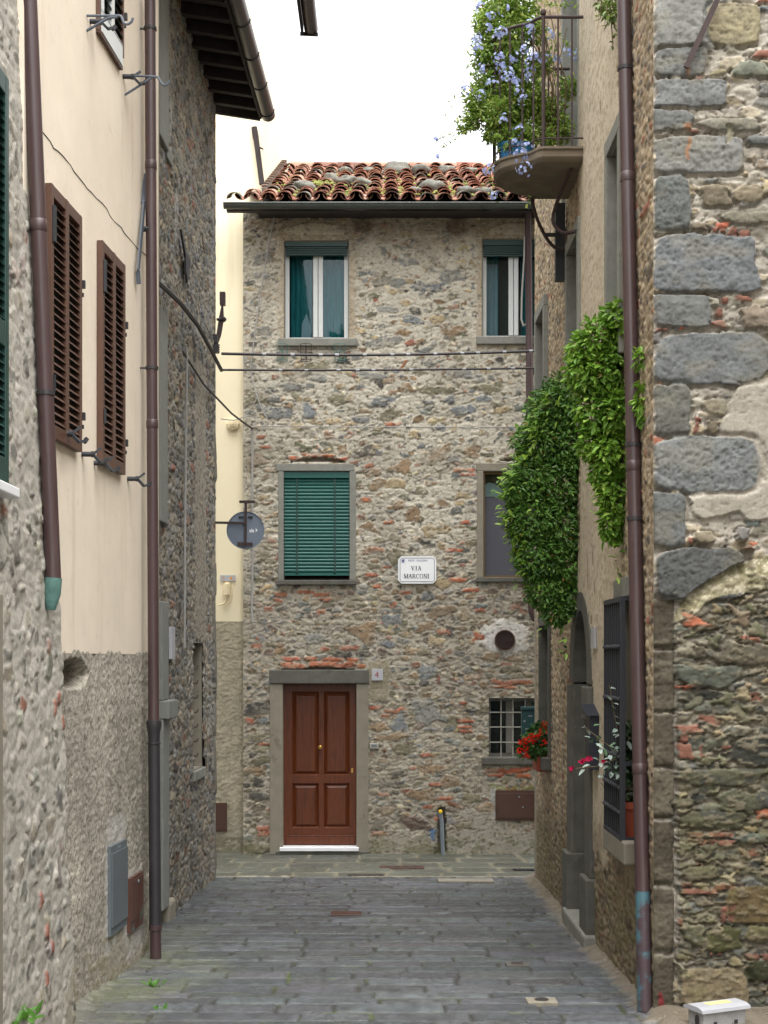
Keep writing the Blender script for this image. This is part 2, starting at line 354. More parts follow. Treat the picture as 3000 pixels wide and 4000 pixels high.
class Wall:
    def __init__(s, u0, u1, v0, v1, du, dv, seed, mortar, mvar=.16, amp=.012):
        s.u = np.linspace(u0, u1, int(round((u1-u0)/du))+1); s.v = np.linspace(v0, v1, int(round((v1-v0)/dv))+1)
        s.U, s.V = np.meshgrid(s.u, s.v); s.seed = seed; s.rng = np.random.default_rng(seed)
        U, V = s.U, s.V
        s.F1 = fbm(U/.03, V/.022, seed+1, 3); s.F2 = fbm(U/.11, V/.07, seed+11, 4); s.F3 = fbm(U/.6, V/.6, seed+21, 4)
        s.WX = fbm(U/.075, V/.075, seed+31, 3); s.WY = fbm(U/.075, V/.075, seed+41, 3)
        s.H = amp*(1.6*s.F2+1.0*s.F1+.8*s.F3)
        m = np.array(mortar)
        s.C = m[None, None, :]*(1+mvar*2*(s.F2*1.2+s.F3*1.4+.5*s.F1))[:, :, None]
        s.B = np.ones_like(U); s.occ = np.zeros_like(U); s.block = np.zeros(U.shape, bool)
    def win(s, cx, cy, R):
        i0, i1 = np.searchsorted(s.u, [cx-R, cx+R]); j0, j1 = np.searchsorted(s.v, [cy-R, cy+R])
        return slice(j0, j1), slice(i0, i1)
    def stone(s, cx, cy, rx, ry, col, ang=0, p=2.6, h=.004, dome=.010, crev=.012, soft=.16, warp=.42, cvar=.22, tilt=.02, irr=.16, pit=0):
        sl = s.win(cx, cy, max(rx, ry)*1.5+.01)
        U = s.U[sl]
        if U.size < 6: return
        r = min(rx, ry)
        x = U-cx+s.WX[sl]*warp*2*r; y = s.V[sl]-cy+s.WY[sl]*warp*1.4*r
        c, sn = math.cos(ang), math.sin(ang)
        X = (x*c+y*sn)/rx; Y = (-x*sn+y*c)/ry
        dd = (np.abs(X)**p+np.abs(Y)**p)**(1/p)
        if irr:
            th = np.arctan2(Y, X); q = 1
            for k in (2, 3, 4, 5, 7): q = q+irr/(.5+.5*k)*s.rng.normal(0, 1)*np.cos(k*th+s.rng.uniform(0, 6.3))
            dd = dd*q
        dd = dd*(1+.55*warp*s.F1[sl])
        m = 1-sstep(dd, 1-soft, 1+soft*.4)
        tx, ty = s.rng.normal(0, tilt, 2)
        Hs = h+dome*np.clip(1-dd**2, 0, 1)+tx*X*rx*3+ty*Y*ry*3+.006*s.F1[sl]+.012*s.F2[sl]
        ring = np.exp(-((dd-1.07)/.09)**2)*crev*(.35+1.4*np.clip(s.F2[sl]+.5, 0, 1))
        H = s.H[sl]-ring
        s.H[sl] = H*(1-m)+Hs*m
        k = 1+cvar*2*(s.F2[sl]*.9+s.F1[sl]*.8)
        if pit:        # point-chisel marks
            pv = vnoise(s.U[sl]/.013+3*s.F2[sl], s.V[sl]/.016, s.seed+57); pm = sstep(pv, .60, .80)*pit
            s.H[sl] -= m*pm*.007; k = k*(1-.30*pm)
        s.C[sl] = s.C[sl]*(1-m[:, :, None])+np.array(col)[None, None, :]*k[:, :, None]*m[:, :, None]
        s.occ[sl] = np.maximum(s.occ[sl], m)
    def scatter(s, n, pal, rmin=.025, rmax=.12, power=2.2, flat=(.35, .8), maxocc=.22, region=None, angs=.25, **kw):
        cols = [np.array(c) for c, w in pal]; ws = np.array([w for c, w in pal]); ws = ws/ws.sum()
        u0, u1, v0, v1 = s.u[0], s.u[-1], s.v[0], s.v[-1]
        R = rmin+(rmax-rmin)*s.rng.random(n)**power
        R = np.sort(R)[::-1]
        for r in R:
            cx = s.rng.uniform(u0, u1); cy = s.rng.uniform(v0, v1)
            if region is not None and not region(cx, cy): continue
            j = min(np.searchsorted(s.v, cy), len(s.v)-1); i = min(np.searchsorted(s.u, cx), len(s.u)-1)
            if s.block[j, i] or s.occ[j, i] > .3: continue
            ry = r*s.rng.uniform(*flat)
            j0, j1 = np.searchsorted(s.v, [cy-ry*.85, cy+ry*.85]); i0, i1 = np.searchsorted(s.u, [cx-r*.85, cx+r*.85])
            if s.occ[j0:j1, i0:i1].size and s.occ[j0:j1, i0:i1].mean() > maxocc: continue
            k = s.rng.choice(len(cols), p=ws); col = cols[k]*s.rng.uniform(.72, 1.28)*(1+s.rng.normal(0, .04, 3))
            brick = col[0] > 2.0*col[2]
            s.stone(cx, cy, r, (ry if not brick else min(ry, .03)), col, s.rng.normal(0, angs), p=s.rng.uniform(2.1, 4) if not brick else 5, **kw)
    def bricks(s, items, col=None):
        for (cx, cy, w, hh, a) in items:
            c = (S(164, 100, 74) if col is None else np.array(col))*s.rng.uniform(.7, 1.2)*(1+s.rng.normal(0, .05, 3))
            s.stone(cx, cy, w/2, hh/2, c, a, p=5, h=.008, dome=.004, warp=.35, soft=.2)
    def patch(s, mask, col, h=.008, rough=.25, cvar=.07, block=True):
        """plaster or cement laid over the stones; mask 0..1"""
        m = mask; s.H = s.H*(1-m)+m*(h+rough*(.010*s.F2+.006*s.F1)+.006*s.F3)
        k = 1+cvar*2*(s.F3*1.3+s.F2*.8+.5*s.F1)
        s.C = s.C*(1-m[:, :, None])+np.array(col)[None, None, :]*k[:, :, None]*m[:, :, None]
        s.B = s.B*(1-m)+m*min(1, .25+.6*rough)
        if block: s.block |= m > .3; s.occ = np.maximum(s.occ, m)
    def tint(s, mask, col, a):
        w = (mask*a)[:, :, None]; col = np.array(col); s.C = s.C*(1-w)+(col if col.ndim == 3 else col[None, None, :])*w
    def pack(s, su, sv, pal, joint=.012, hide=.3, h=.006, hv=.006, seed=0, where=None, jit=.9, deep=.012, cvar=.26, bed=.2):
        """tight rubble: weighted cells in staggered rows; some stay buried under the mortar"""
        rg_ = np.random.default_rng(s.seed+500+seed); J = rg_.random((6, 256, 256)); off = rg_.random(256)
        U = s.U+s.WX*.35*sv+s.F1*.10*sv+s.F3*.1; V = s.V+s.WY*.42*sv+s.F1*.12*sv+s.F3*.05
        row = np.floor(V/sv).astype(int); f1 = np.full(U.shape, 9.); f2 = np.full(U.shape, 9.); ic = np.zeros(U.shape, int); ir = np.zeros(U.shape, int); px = np.zeros(U.shape); py = np.zeros(U.shape)
        for dr in (-1, 0, 1):
            r = row+dr; o = off[r & 255]; c0 = np.floor(U/su+o).astype(int)
            for dc in (-1, 0, 1):
                c = c0+dc; a, b = c & 255, r & 255
                x = (c+.5+jit*(J[0][a, b]-.5)-o)*su; y = (r+.5+jit*.7*(J[1][a, b]-.5))*sv; w = .75+.6*J[2][a, b]
                d_ = np.sqrt(((U-x)/su)**2+((V-y)/sv)**2)*w+.25*np.maximum(np.abs(U-x)/su, np.abs(V-y)/sv)
                n1 = d_ < f1; f2 = np.where(n1, f1, np.minimum(f2, d_)); ic = np.where(n1, a, ic); ir = np.where(n1, b, ir); px = np.where(n1, U-x, px); py = np.where(n1, V-y, py); f1 = np.where(n1, d_, f1)
        e = (f2-f1)*.5*min(su, sv)
        jw = joint*(.5+1.6*np.clip(s.F2+.4, 0, 1)); m = sstep(e, jw*.55, jw*.55+.006)*(J[3][ic, ir] > hide)
        m = m*(1-sstep(s.occ, .2, .5)) if where is None else m*where*(1-sstep(s.occ, .2, .5))
        m = m*(~s.block)
        cols = np.array([np.array(c) for c, w in pal]); ws = np.cumsum([w for c, w in pal]); k = np.searchsorted(ws/ws[-1], J[4][ic, ir]); k = np.minimum(k, len(cols)-1)
        bedn = fbm(U/.10+7*J[3][ic, ir], V/.014, s.seed+91, 3)
        C = cols[k]*((.72+.56*J[5][ic, ir])*(1+cvar*2*(.8*s.F2+.8*s.F1)+bed*2*bedn))[:, :, None]
        Hs = h+hv*2*(J[5][ic, ir]-.5)+(J[0][ic, ir]-.5)*px*.16+(J[1][ic, ir]-.5)*py*.28+.008*s.F1+.010*s.F2+.006*bedn-.004*np.exp(-e/.008)
        gap = np.exp(-(e/max(joint*.5, .004))**2)*deep*(.3+1.2*np.clip(s.F1+.5, 0, 1))*(1 if where is None else where)*(1-sstep(s.occ, .2, .5))*(~s.block)
        s.H = (s.H-gap)*(1-m)+Hs*m; s.C = s.C*(1-m[:, :, None])+C*m[:, :, None]
        s.occ = np.maximum(s.occ, .25*m)
    def smear(s, thr, a, col, su=.06, sv=.035, lift=.006, where=1.0, seed=0):
        """old mortar dragged over the faces of the stones"""
        f = fbm(s.U/su, s.V/sv, s.seed+61+seed, 4)+.25*s.F3; m = sstep(f, thr, thr+.09)*where
        s.tint(m, np.array(col)[None, None, :]*(1+.3*s.F2+.3*s.F1)[:, :, None], a); s.H += m*lift
    def rect(s, u0, u1, v0, v1, e=.02, wob=.03):
        x = s.U+s.WX*wob*2; y = s.V+s.WY*wob*2
        return sstep(x, u0-e, u0+e)*(1-sstep(x, u1-e, u1+e))*sstep(y, v0-e, v0+e)*(1-sstep(y, v1-e, v1+e))
    def blob(s, cx, cy, rx, ry, wob=.5, e=.15):
        x = (s.U-cx)/rx+s.F2*wob*2; y = (s.V-cy)/ry+s.WY*wob*1.2
        return 1-sstep(np.sqrt(x*x+y*y), 1-e, 1+e)
    def poly(s, pts, wob=.03):
        x = s.U+s.WX*wob*2+s.F1*wob; y = s.V+s.WY*wob*2+s.F1*wob; ins = np.zeros(x.shape, bool)
        n = len(pts)
        for i in range(n):
            (x0, y0), (x1, y1) = pts[i], pts[(i+1) % n]
            if y0 == y1: continue
            c = ((y0 > y) != (y1 > y)) & (x < (x1-x0)*(y-y0)/(y1-y0)+x0)
            ins ^= c
        return ins.astype(float)
    def build(s, name, fn, material, parent, holes=(), fade=.03, drop=None):
        H = s.H*1.0
        if fade:
            e = np.minimum(np.minimum(s.U-s.u[0], s.u[-1]-s.U), np.minimum(s.V-s.v[0]+9, s.v[-1]-s.V+9))
            H = H*sstep(e, 0, fade)
        X, Y, Z = fn(s.U, s.V, H)
        o = ORG[parent.name] if parent is not None else Vector((0, 0, 0))
        co = np.stack([X-o.x, Y-o.y, Z-o.z], -1).reshape(-1, 3).astype(np.float32)
        nv, nu = s.U.shape; idx = np.arange(nv*nu).reshape(nv, nu)
        q = np.stack([idx[:-1, :-1], idx[:-1, 1:], idx[1:, 1:], idx[1:, :-1]], -1).reshape(-1, 4)
        uc = ((s.U[:-1, :-1]+s.U[1:, 1:])/2).ravel(); vc = ((s.V[:-1, :-1]+s.V[1:, 1:])/2).ravel()
        keep = np.ones(len(q), bool)
        for (a, b, c, e) in holes: keep &= ~((uc > a) & (uc < b) & (vc > c) & (vc < e))
        if drop is not None: keep &= ~drop(uc, vc)
        q = q[keep]
        p0, p1, p3 = co[q[0, 0]], co[q[0, 1]], co[q[0, 3]]
        me = bpy.data.meshes.new(name)
        me.vertices.add(len(co)); me.vertices.foreach_set('co', co.ravel())
        me.loops.add(q.size); me.loops.foreach_set('vertex_index', q.ravel().astype(np.int32))
        me.polygons.add(len(q)); me.polygons.foreach_set('loop_start', np.arange(0, q.size, 4, dtype=np.int32))
        me.polygons.foreach_set('loop_total', np.full(len(q), 4, np.int32))
        me.polygons.foreach_set('use_smooth', np.ones(len(q), bool))
        at = me.attributes.new('Col', 'FLOAT_COLOR', 'POINT')
        c4 = np.ones((len(co), 4), np.float32); c4[:, :3] = np.clip(s.C.reshape(-1, 3), .004, .9); c4[:, 3] = np.clip(s.B.ravel(), 0, 1)
        at.data.foreach_set('color', c4.ravel())
        me.update(calc_edges=True); me.validate()
        me.materials.append(material)
        ob = bpy.data.objects.new(name, me); place(ob, parent, (0, 0, 0))
        return ob
def wmap(fr):
    a, n, O = fr.a, fr.n, fr.O
    return lambda U, V, H: (O.x+a.x*U+n.x*H, O.y+a.y*U+n.y*H, O.z+V+n.z*H)

G1 = S(128,128,122); G2 = S(112,114,110); BG = S(116,120,121); BR = S(136,116,92); TN = S(164,148,118); DK = S(72,70,66); RB = S(140,98,80); PB = S(104,88,80); OL = S(116,112,92)
LAB = {'g': G1, 'b': BG, 'w': BR, 't': TN, 'd': DK, 'r': RB, 'p': PB, 'o': OL}

# frames of the walls
FAC = Frame((0, 18.4, 0), (1,0,0), (0,-1,0))          # stone house closing the lane
FCR = Frame((0, 18.56, 0), (1,0,0), (0,-1,0))         # cream house behind it
STL = Frame((-2.32, 0, 0), (.025,1,0), (1,-.025,0))    # stone house on the left; u ~ Y
CRM = Frame((-2.604, 0, 0), (.067,1,0), (1,-.067,0))   # cream house on the left; u ~ Y
RGT = Frame((1.704, 0, 0), (0,1,0), (-1,0,0))          # house on the right, lane side; u = Y
RFR = Frame((0, 8.78, 0), (1,0,0), (0,-1,0))           # house on the right, end wall; u = X
def fx(x, Y=18.4): return (x-CX)/F*Y
def fz(y, Y=18.4): return (HY-y)/F*Y+HC
def yr(x): return 5112.0/(x-CX)                        # depth on the right lane wall
def yc(x): return 2.604/(.067-(x-CX)/F)                # depth on the cream wall
def ys(x): return 2.32/(.025-(x-CX)/F)                 # depth on the left stone wall

# ================================================================== ground
g = MB(); g.add([(-150,-150,-.06),(150,-150,-.06),(150,250,-.06),(-150,250,-.06)], [(0,1,2,3)])
tag(g.build('ground', M['ground']), kind='structure')

# the lane: courses of bush-hammered slabs laid across it
W = Wall(-2.7, 3.6, 5.2, 15.92, .017, .0125, 5, S(54,54,49), amp=.003)
rng = np.random.default_rng(77)
y = 5.2; W.H -= .014
SLAB = S(84,87,90)
while y < 15.92:
    dy = rng.uniform(.17, .27); x = -2.7-rng.uniform(0, .8)
    a, b = np.searchsorted(W.v, [y, y+dy])
    skew = rng.normal(0, .006)
    while x < 3.6:
        wd = rng.uniform(.35, .95)
        i, j = np.searchsorted(W.u, [x, x+wd])
        if j > i and b > a:
            sl = (slice(a, b), slice(i, j))
            U = W.U[sl]+W.WX[sl]*.012; V = W.V[sl]+W.WY[sl]*.012+skew*(W.U[sl]-x)
            e = np.minimum(np.minimum(U-x-.006, x+wd-.006-U), np.minimum(V-y-.009, y+dy-.009-V))
            m = sstep(e, 0, .010)
            ham = vnoise(U/.020, V/.045, 900+int(x*7)) if rng.random() < .7 else vnoise(U/.05, V/.11, 31)
            z0 = rng.normal(0, .0025); t = rng.normal(0, .004)
            W.H[sl] = W.H[sl]*(1-m)+m*(z0+t*(U-x-wd/2)+.007*(ham-.5)+.004*W.F2[sl])
            col = SLAB*rng.uniform(.74, 1.22)*(1+rng.normal(0, .025, 3))
            k = 1+.6*(ham-.5)+.2*W.F2[sl]+.3*W.F3[sl]
            W.C[sl] = W.C[sl]*(1-m[:, :, None])+col[None, None, :]*k[:, :, None]*m[:, :, None]
            j_ = (1-m)*(fbm(U/.25, V/.25, 71, 2) > .14)
            W.C[sl] = W.C[sl]*(1-j_[:, :, None]*.8)+S(84,98,50)[None, None, :]*j_[:, :, None]*.8
            dk = (1-m)*(fbm(U/.3, V/.3, 171, 2) < .12)
            W.C[sl] = W.C[sl]*(1-dk[:, :, None]*.75)+S(50,50,46)[None, None, :]*dk[:, :, None]*.75
        x += wd
    y += dy
# moss and sand along the left foot, beige mortar along the right foot
left = sstep(-W.U+W.F3*.9+W.F2*.3, 1.15, 1.95)*sstep(13.2-W.V, 0, 3)
W.tint(left, S(122,121,100), .35)
W.tint(left*(W.F2+W.F3 > .07), S(96,106,66), .35)
rt = sstep(W.U+W.F2*.20+W.F3*.14, 1.57, 1.66)
W.tint(rt, S(124,114,98), .85); W.H = W.H*(1-rt)+rt*(.012+.05*sstep(W.U, 1.58, 1.80)+.012*W.F2)
rmp = sstep(-W.U-.03*(W.V-8)+W.F2*.15, 1.78, 1.98)*sstep(12.0-W.V, 0, 1.4)      # worn cement ramp under the cream wall
W.H = W.H*(1-rmp)+rmp*(.03*sstep(rmp, .2, 1)+.004*W.F2); W.tint(rmp, S(132,128,112), .5)
lane = W.build('lane', lambda U, V, H: (U, V, gz(V)+H), M['paving'], None, fade=0)
tag(lane, kind='structure')

# the cross street in front of the end house: bigger flags with yellowish joints
W = Wall(-4.0, 3.2, 15.92, 18.62, .02, .012, 9, S(118,114,97), amp=.005)
y = 15.92
for r, dy in enumerate((.42, .5, .55, .52, .5, .4)):
    x = -4.0-rng.uniform(0, .5); a, b = np.searchsorted(W.v, [y, y+dy])
    while x < 3.2:
        wd = rng.uniform(.5, .85); i, j = np.searchsorted(W.u, [x, x+wd])
        if j > i and b > a:
            sl = (slice(a, b), slice(i, j)); U = W.U[sl]+W.WX[sl]*.02; V = W.V[sl]+W.WY[sl]*.03
            gp = .008 if x < .4 else .016
            e = np.minimum(np.minimum(U-x-gp, x+wd-gp-U), np.minimum(V-y-gp, y+dy-gp-V)); m = sstep(e, 0, .03)
            col = S(86,88,80)*rng.uniform(.75, 1.2)
            W.H[sl] = W.H[sl]*(1-m)+m*(.006+rng.normal(0, .003)+.006*W.F2[sl])
            W.C[sl] = W.C[sl]*(1-m[:, :, None])+col[None, None, :]*(1+.4*W.F2[sl]+.3*W.F3[sl])[:, :, None]*m[:, :, None]
        x += wd
    y += dy
edge = 1-sstep(W.V+W.F2*.05, 15.94, 16.0)
W.tint(edge*(W.F2 > -.15), S(160,152,132), .6)
cs = W.build('cross_street', lambda U, V, H: (U, V, np.where(V < 18.4, .035*(18.4-V), 0)+H), M['paving'], None, fade=0)
tag(cs, kind='structure')

# ================================================================== end house (stone, three storeys)
house = thing('stone_house', 'rubble stone house closing the lane, with mossy tiled roof and varnished wooden door', 'house', (0, 18.4, 0))
X0, X1 = fx(525), 2.7
W = Wall(X0, X1, -.05, 8.62, .0135, .0125, 100, S(184,178,163), amp=.013)
W.C *= (1-.10*sstep(4.5-W.V, 0, 3.5))[:, :, None]  # shade painted into the mortar colour, deeper towards the ground
def A(rx, ry): return fx(442.4+.43333*rx), fz(276.5+.43333*ry)
def B(rx, ry): return fx(442.4+.43333*rx), fz(718.9+.43333*ry)
def C_(rx, ry): return fx(442.4+.43333*rx), fz(1271.9+.43333*ry)
kk = .43333/163.04
# plaster around the upper windows and under the eave, cement at the foot
for (a, b) in ((600, 768), (1028, 1190)):
    W.patch(W.rect(fx(a), fx(b), fz(752), fz(478), .02, .05), S(164,152,132), h=.012, cvar=.1)
W.patch(np.clip(sstep(W.V+W.F3*.5+W.F2*.2, 8.02, 8.2), 0, 1)*.8, S(146,132,112), h=.006, rough=.6, block=False)
for cx_ in (683, 1118):
    W.patch(W.poly([(fx(cx_-64), fz(500)), (fx(cx_-50), fz(489)), (fx(cx_-20), fz(482)), (fx(cx_+20), fz(482)), (fx(cx_+50), fz(489)), (fx(cx_+64), fz(500)), (fx(cx_+60), fz(506)), (fx(cx_-60), fz(506))], .01), S(176,166,146), h=.024)
W.patch(W.rect(X0-.1, fx(585), fz(1480), fz(1290), .04, .12)*.8, S(150,146,136), h=.012, rough=.5, block=False)
W.patch(W.rect(fx(796), fx(842), fz(1512), fz(1425), .02, .04), S(140,132,112), h=.01)
W.patch(np.clip(W.rect(fx(798), X1+.2, -.2, fz(1798), .05, .16)+W.rect(fx(1000), fx(1100), fz(1830), fz(1740), .05, .14), 0, 1)*.85, S(146,142,130), h=.006, rough=.8)
W.patch(W.rect(X0-.2, X0+.09, -.2, 9, .02, .03)*.5, S(166,158,142), h=.004, rough=.8, block=False)
vc_ = (fx(1090), fz(1383))
W.patch(np.clip(W.blob(vc_[0], vc_[1]+.03, .30, .24, .45, .2), 0, 1), S(206,204,200), h=.014, rough=.9, cvar=.12)
W.patch(W.rect(fx(1062), fx(1072), fz(1775), fz(1700), .015, .02)+0, S(170,170,166), h=.012)
st = []
for (T, lst) in ((A, "1015,668,95,38,g 1225,735,120,60,g 950,770,110,40,g 1120,795,120,45,b 1155,952,65,45,t 910,905,110,30,g 1030,955,110,35,b 1240,1010,130,45,w 1025,1070,60,30,r 890,1070,120,55,g 990,1020,70,35,w 285,650,90,60,g 300,1010,80,50,g 895,615,30,40,g 940,815,60,25,t"),
                 (B, "365,398,140,62,b 520,392,68,70,b 878,340,140,52,b 660,330,100,50,o 640,440,85,30,t 550,445,60,25,t 440,270,110,50,g 570,225,80,40,g 1165,285,170,40,o 1420,275,110,45,o 1290,385,120,45,b 1215,335,70,30,b 920,400,100,50,o 780,435,85,30,b 1000,275,80,40,w 790,600,100,35,d 1245,628,60,40,b 1160,610,80,70,w 1325,595,90,50,w 990,665,85,60,w 840,695,90,40,w 950,750,90,50,t 1035,905,80,60,w 965,860,60,40,w 1125,990,80,60,t 815,965,80,35,w 955,1125,75,60,o 1180,1250,70,60,t 850,765,60,40,w 1285,810,70,30,t 1270,205,130,45,b 830,215,110,40,g 260,330,120,50,o 260,635,110,50,w 295,1110,60,40,o 250,1180,80,35,g 1480,385,90,30,t 1100,1040,60,30,d 560,165,120,45,o 690,140,70,30,d"),
                 (C_, "790,210,150,65,w 910,212,60,32,t 1105,187,75,50,w 1150,262,75,45,t 550,245,100,45,g 690,325,90,32,d 790,325,80,30,d 1108,415,103,65,b 1098,620,140,95,g 975,670,75,75,b 930,740,160,30,w 990,800,100,50,o 265,595,115,72,d 285,658,55,38,b 265,735,120,50,o 280,800,80,35,o 265,965,50,42,d 270,1035,110,35,d 870,1170,70,60,d 1045,1165,120,65,p 1085,1030,130,60,w 910,1105,60,45,w 1225,960,90,60,w 1130,900,120,45,w 1180,110,110,60,w 1290,135,75,35,t 960,920,70,30,d 895,975,60,40,d 870,690,90,40,w 1530,400,120,35,o 1430,335,90,40,w 1545,350,80,25,w 1390,480,40,35,w 375,310,50,35,w 930,155,100,50,b 1110,40,60,45,b 1400,1090,90,45,w 1390,600,60,50,o 1230,660,60,40,o 250,900,100,40,w 285,855,90,50,o 260,1290,130,60,o 1330,1045,90,50,o 970,975,40,30,d 1290,1180,90,30,o")):
    for w in lst.split():
        q = w.split(','); u, v = T(float(q[0]), float(q[1])); st.append((u, v, float(q[2])*kk/2, float(q[3])*kk/2, LAB[q[4]]))
for (u, v, rx, ry, c) in st:
    W.stone(u, v, rx*1.04, ry*1.06, c*W.rng.uniform(.85, 1.15), W.rng.normal(0, .06), p=W.rng.uniform(2.3, 3.6), h=.003, dome=.006, irr=.2)
bk = []
for (T, lst) in ((B, "850,1080,100,20,0 805,832,55,20,0 1240,1085,90,18,0 1300,945,50,16,0 915,945,50,16,0 820,662,50,18,0 1290,685,110,15,0 1310,708,80,14,0 1260,1232,90,20,0 1330,1283,80,18,0 1370,1380,60,20,0 935,457,90,18,0 280,520,50,16,0 300,570,55,16,0 830,1207,60,20,0 380,1305,80,20,0 500,1292,80,18,0 580,1305,90,20,0 600,1330,50,18,0 365,1333,45,16,0 450,625,70,16,-.12 530,612,80,16,0 610,612,80,16,0 680,630,70,16,.12 740,650,40,16,.2 860,1265,45,16,0 940,1357,35,22,0 330,1035,40,20,0"),
                 (C_, "430,350,90,18,0 530,348,70,18,0 640,352,120,18,0 735,355,60,18,0 440,382,140,22,-.06 590,375,150,24,0 700,382,110,22,.08 780,385,50,18,.1 850,592,60,20,0 930,610,75,18,0 900,632,40,16,0 1300,660,90,16,0 1295,690,90,14,0 1300,710,70,13,0 1450,905,110,20,0 1560,905,110,25,0 1450,930,90,15,0 1590,932,80,20,0 1480,470,110,22,-.22 1560,465,120,22,.03 1500,490,120,14,-.1 290,1195,70,25,0 290,1220,60,25,0 330,1215,40,20,0 225,660,45,30,0 1365,240,60,30,0 1150,975,60,18,0 890,1025,60,14,0 1115,1088,60,18,0 580,115,50,18,0 600,300,50,18,0 1000,20,60,16,0 300,775,60,14,0 1190,1045,90,16,0 1290,570,40,16,0 870,1220,90,20,0 1190,215,70,20,0 1100,830,60,18,0 1170,1148,60,16,0 980,600,40,16,0 720,295,100,20,0")):
    for w in lst.split():
        q = [float(k) for k in w.split(',')]; u, v = T(q[0], q[1]); bk.append((u, v, q[2]*kk, q[3]*kk*1.15, q[4]))
W.bricks(bk)
pal = [(G1, 2), (G2, 1.5), (BG, 1.2), (BR, 2.2), (TN, 2), (OL, 1.8), (DK, .5), (RB, .8)]
hiz = sstep(W.V+W.F3*1.6, 3.4, 4.4)
W.pack(.165, .092, [(G1, 2), (G2, 1.4), (BG, .8), (BR, 2.4), (TN, 2.2), (OL, 2), (DK, .5), (RB, .4), (S(170,162,146), 2.5)], joint=.022, hide=.58, deep=.010, hv=.003, bed=.12, where=(hiz > .5)*1.0)
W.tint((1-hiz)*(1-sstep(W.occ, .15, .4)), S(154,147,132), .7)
W.pack(.15, .080, [(G1, 1.5), (G2, 2), (BR, 2), (OL, 2.2), (DK, 1.2), (PB, 1), (RB, .7), (S(96,86,72), 1.5), (S(140,128,108), 1.5)], joint=.018, hide=.36, deep=.012, hv=.004, bed=.14, where=(hiz <= .5)*1.0, seed=3)
W.scatter(500, pal, .028, .095, 2.0, (.3, .7), maxocc=.14, angs=.12, crev=.012, cvar=.30, dome=.006, irr=.3)
W.scatter(3600, pal+[(S(196,184,160), 2.5)], .012, .034, 1.5, (.4, .9), maxocc=.25, angs=.25, crev=.008, dome=.004, irr=.32)
W.smear(.06, .62, S(180,173,157), where=.35+.65*hiz); W.smear(.13, .45, S(154,147,132), where=1-hiz, seed=2)
W.smear(.10, .5, S(150,142,126), .5, .4, 0, seed=9)
W.tint(sstep(fbm(W.U/.9, W.V/1.3, 177, 4), 0, .25), S(132,126,114), .28)
W.tint(sstep(-W.F1, .12, .26), S(84,76,66), .6)  # crevice shade painted into the colour of the pits
W.H -= sstep(-W.F1, .14, .32)*.012
# dark gaps under the relieving arches
for pts in ([(627,999),(650,991),(690,986),(730,991),(752,1000),(700,997),(660,997)], [(600,1447),(650,1445),(680,1440),(720,1442),(770,1447)], [(1083,993),(1110,989),(1160,990),(1160,996),(1083,996)]):
    m = W.poly([(fx(a), fz(b)) for a, b in pts], .006); W.H -= m*.07; W.tint(m, S(60,50,44), .7)
for (a, b, r) in ((783, 482, .12), (985, 485, .15)):
    m = W.blob(fx(a), fz(b), r, r*.9, .4, .4); W.H -= m*.05; W.tint(m, S(92,80,70), .6)
W.tint(W.poly([(fx(946), fz(1745)), (fx(962), fz(1742)), (fx(966), fz(1830)), (fx(958), fz(1845)), (fx(936), fz(1845)), (fx(945), fz(1830))], .015), S(50,44,38), .85)
W.H -= W.poly([(fx(946), fz(1745)), (fx(962), fz(1742)), (fx(966), fz(1845)), (fx(938), fz(1845))], .015)*.05
W.tint(W.rect(fx(1060), X1, fz(1707), fz(1697), .02, .03)*(W.F2 > 0), S(120,126,66), .6)
W.tint(sstep(.35-W.V+W.F2*.5, 0, .3)*(W.F3+W.F2 > .02), S(92,92,58), .5)
for k in range(3):       # blue spray mark shaped like an F
    (a, b, c, e) = ((931, 938, 1792, 1815), (926, 945, 1792, 1797), (926, 942, 1801, 1805))[k]
    W.tint(W.rect(fx(a), fx(b), fz(e), fz(c), .012, .012), S(76,112,150), .75)
OPEN = {'up1': (615, 752, 522, 732), 'up2': (1043, 1180, 518, 728), 'mid1': (613, 755, 1018, 1253), 'mid2': (1044, 1184, 1018, 1247), 'low': (1057, 1200, 1510, 1635), 'door': (611, 770, 1477, 1837)}
holes = [(fx(a)-.01, fx(b)+.01, fz(e)-.01, fz(c)+.01) for (a, b, c, e) in OPEN.values()]
W.H *= .72
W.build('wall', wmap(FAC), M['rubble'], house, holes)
# the solid behind the skin (pieces leave the window recesses free)
b = MB()
zs = [-.05, fz(1837), fz(1477)]
b.box(fx(565), 18.85, -.05, X1, 22.3, 8.5)
b.box(X0+.001, 18.43, -.05, X0+.02, 18.56, 8.6)
b.build('rear_wall', M['body'], house)
# ------------------------------------------------------------------ end house: openings
def reveal(fr, u0, u1, v0, v1, dep, material, parent, name='window_reveal', t=.06, d0=-.012):
    m = MB()
    m.fb(fr, u0-t, u0, v0-t, v1+t, -dep, d0).fb(fr, u1, u1+t, v0-t, v1+t, -dep, d0)
    m.fb(fr, u0, u1, v1, v1+t, -dep, d0).fb(fr, u0, u1, v0-t, v0, -dep, d0)
    return m.build(name, material, parent)
def frustum(m, fr, u0, u1, v0, v1, d0, ins, d1):
    a = [fr.p(u, v, d0) for u, v in ((u0,v0),(u1,v0),(u1,v1),(u0,v1))]
    b = [fr.p(u, v, d1) for u, v in ((u0+ins,v0+ins),(u1-ins,v0+ins),(u1-ins,v1-ins),(u0+ins,v1-ins))]
    m.add(a+b, [(4,5,6,7),(0,1,5,4),(1,2,6,5),(2,3,7,6),(3,0,4,7)])
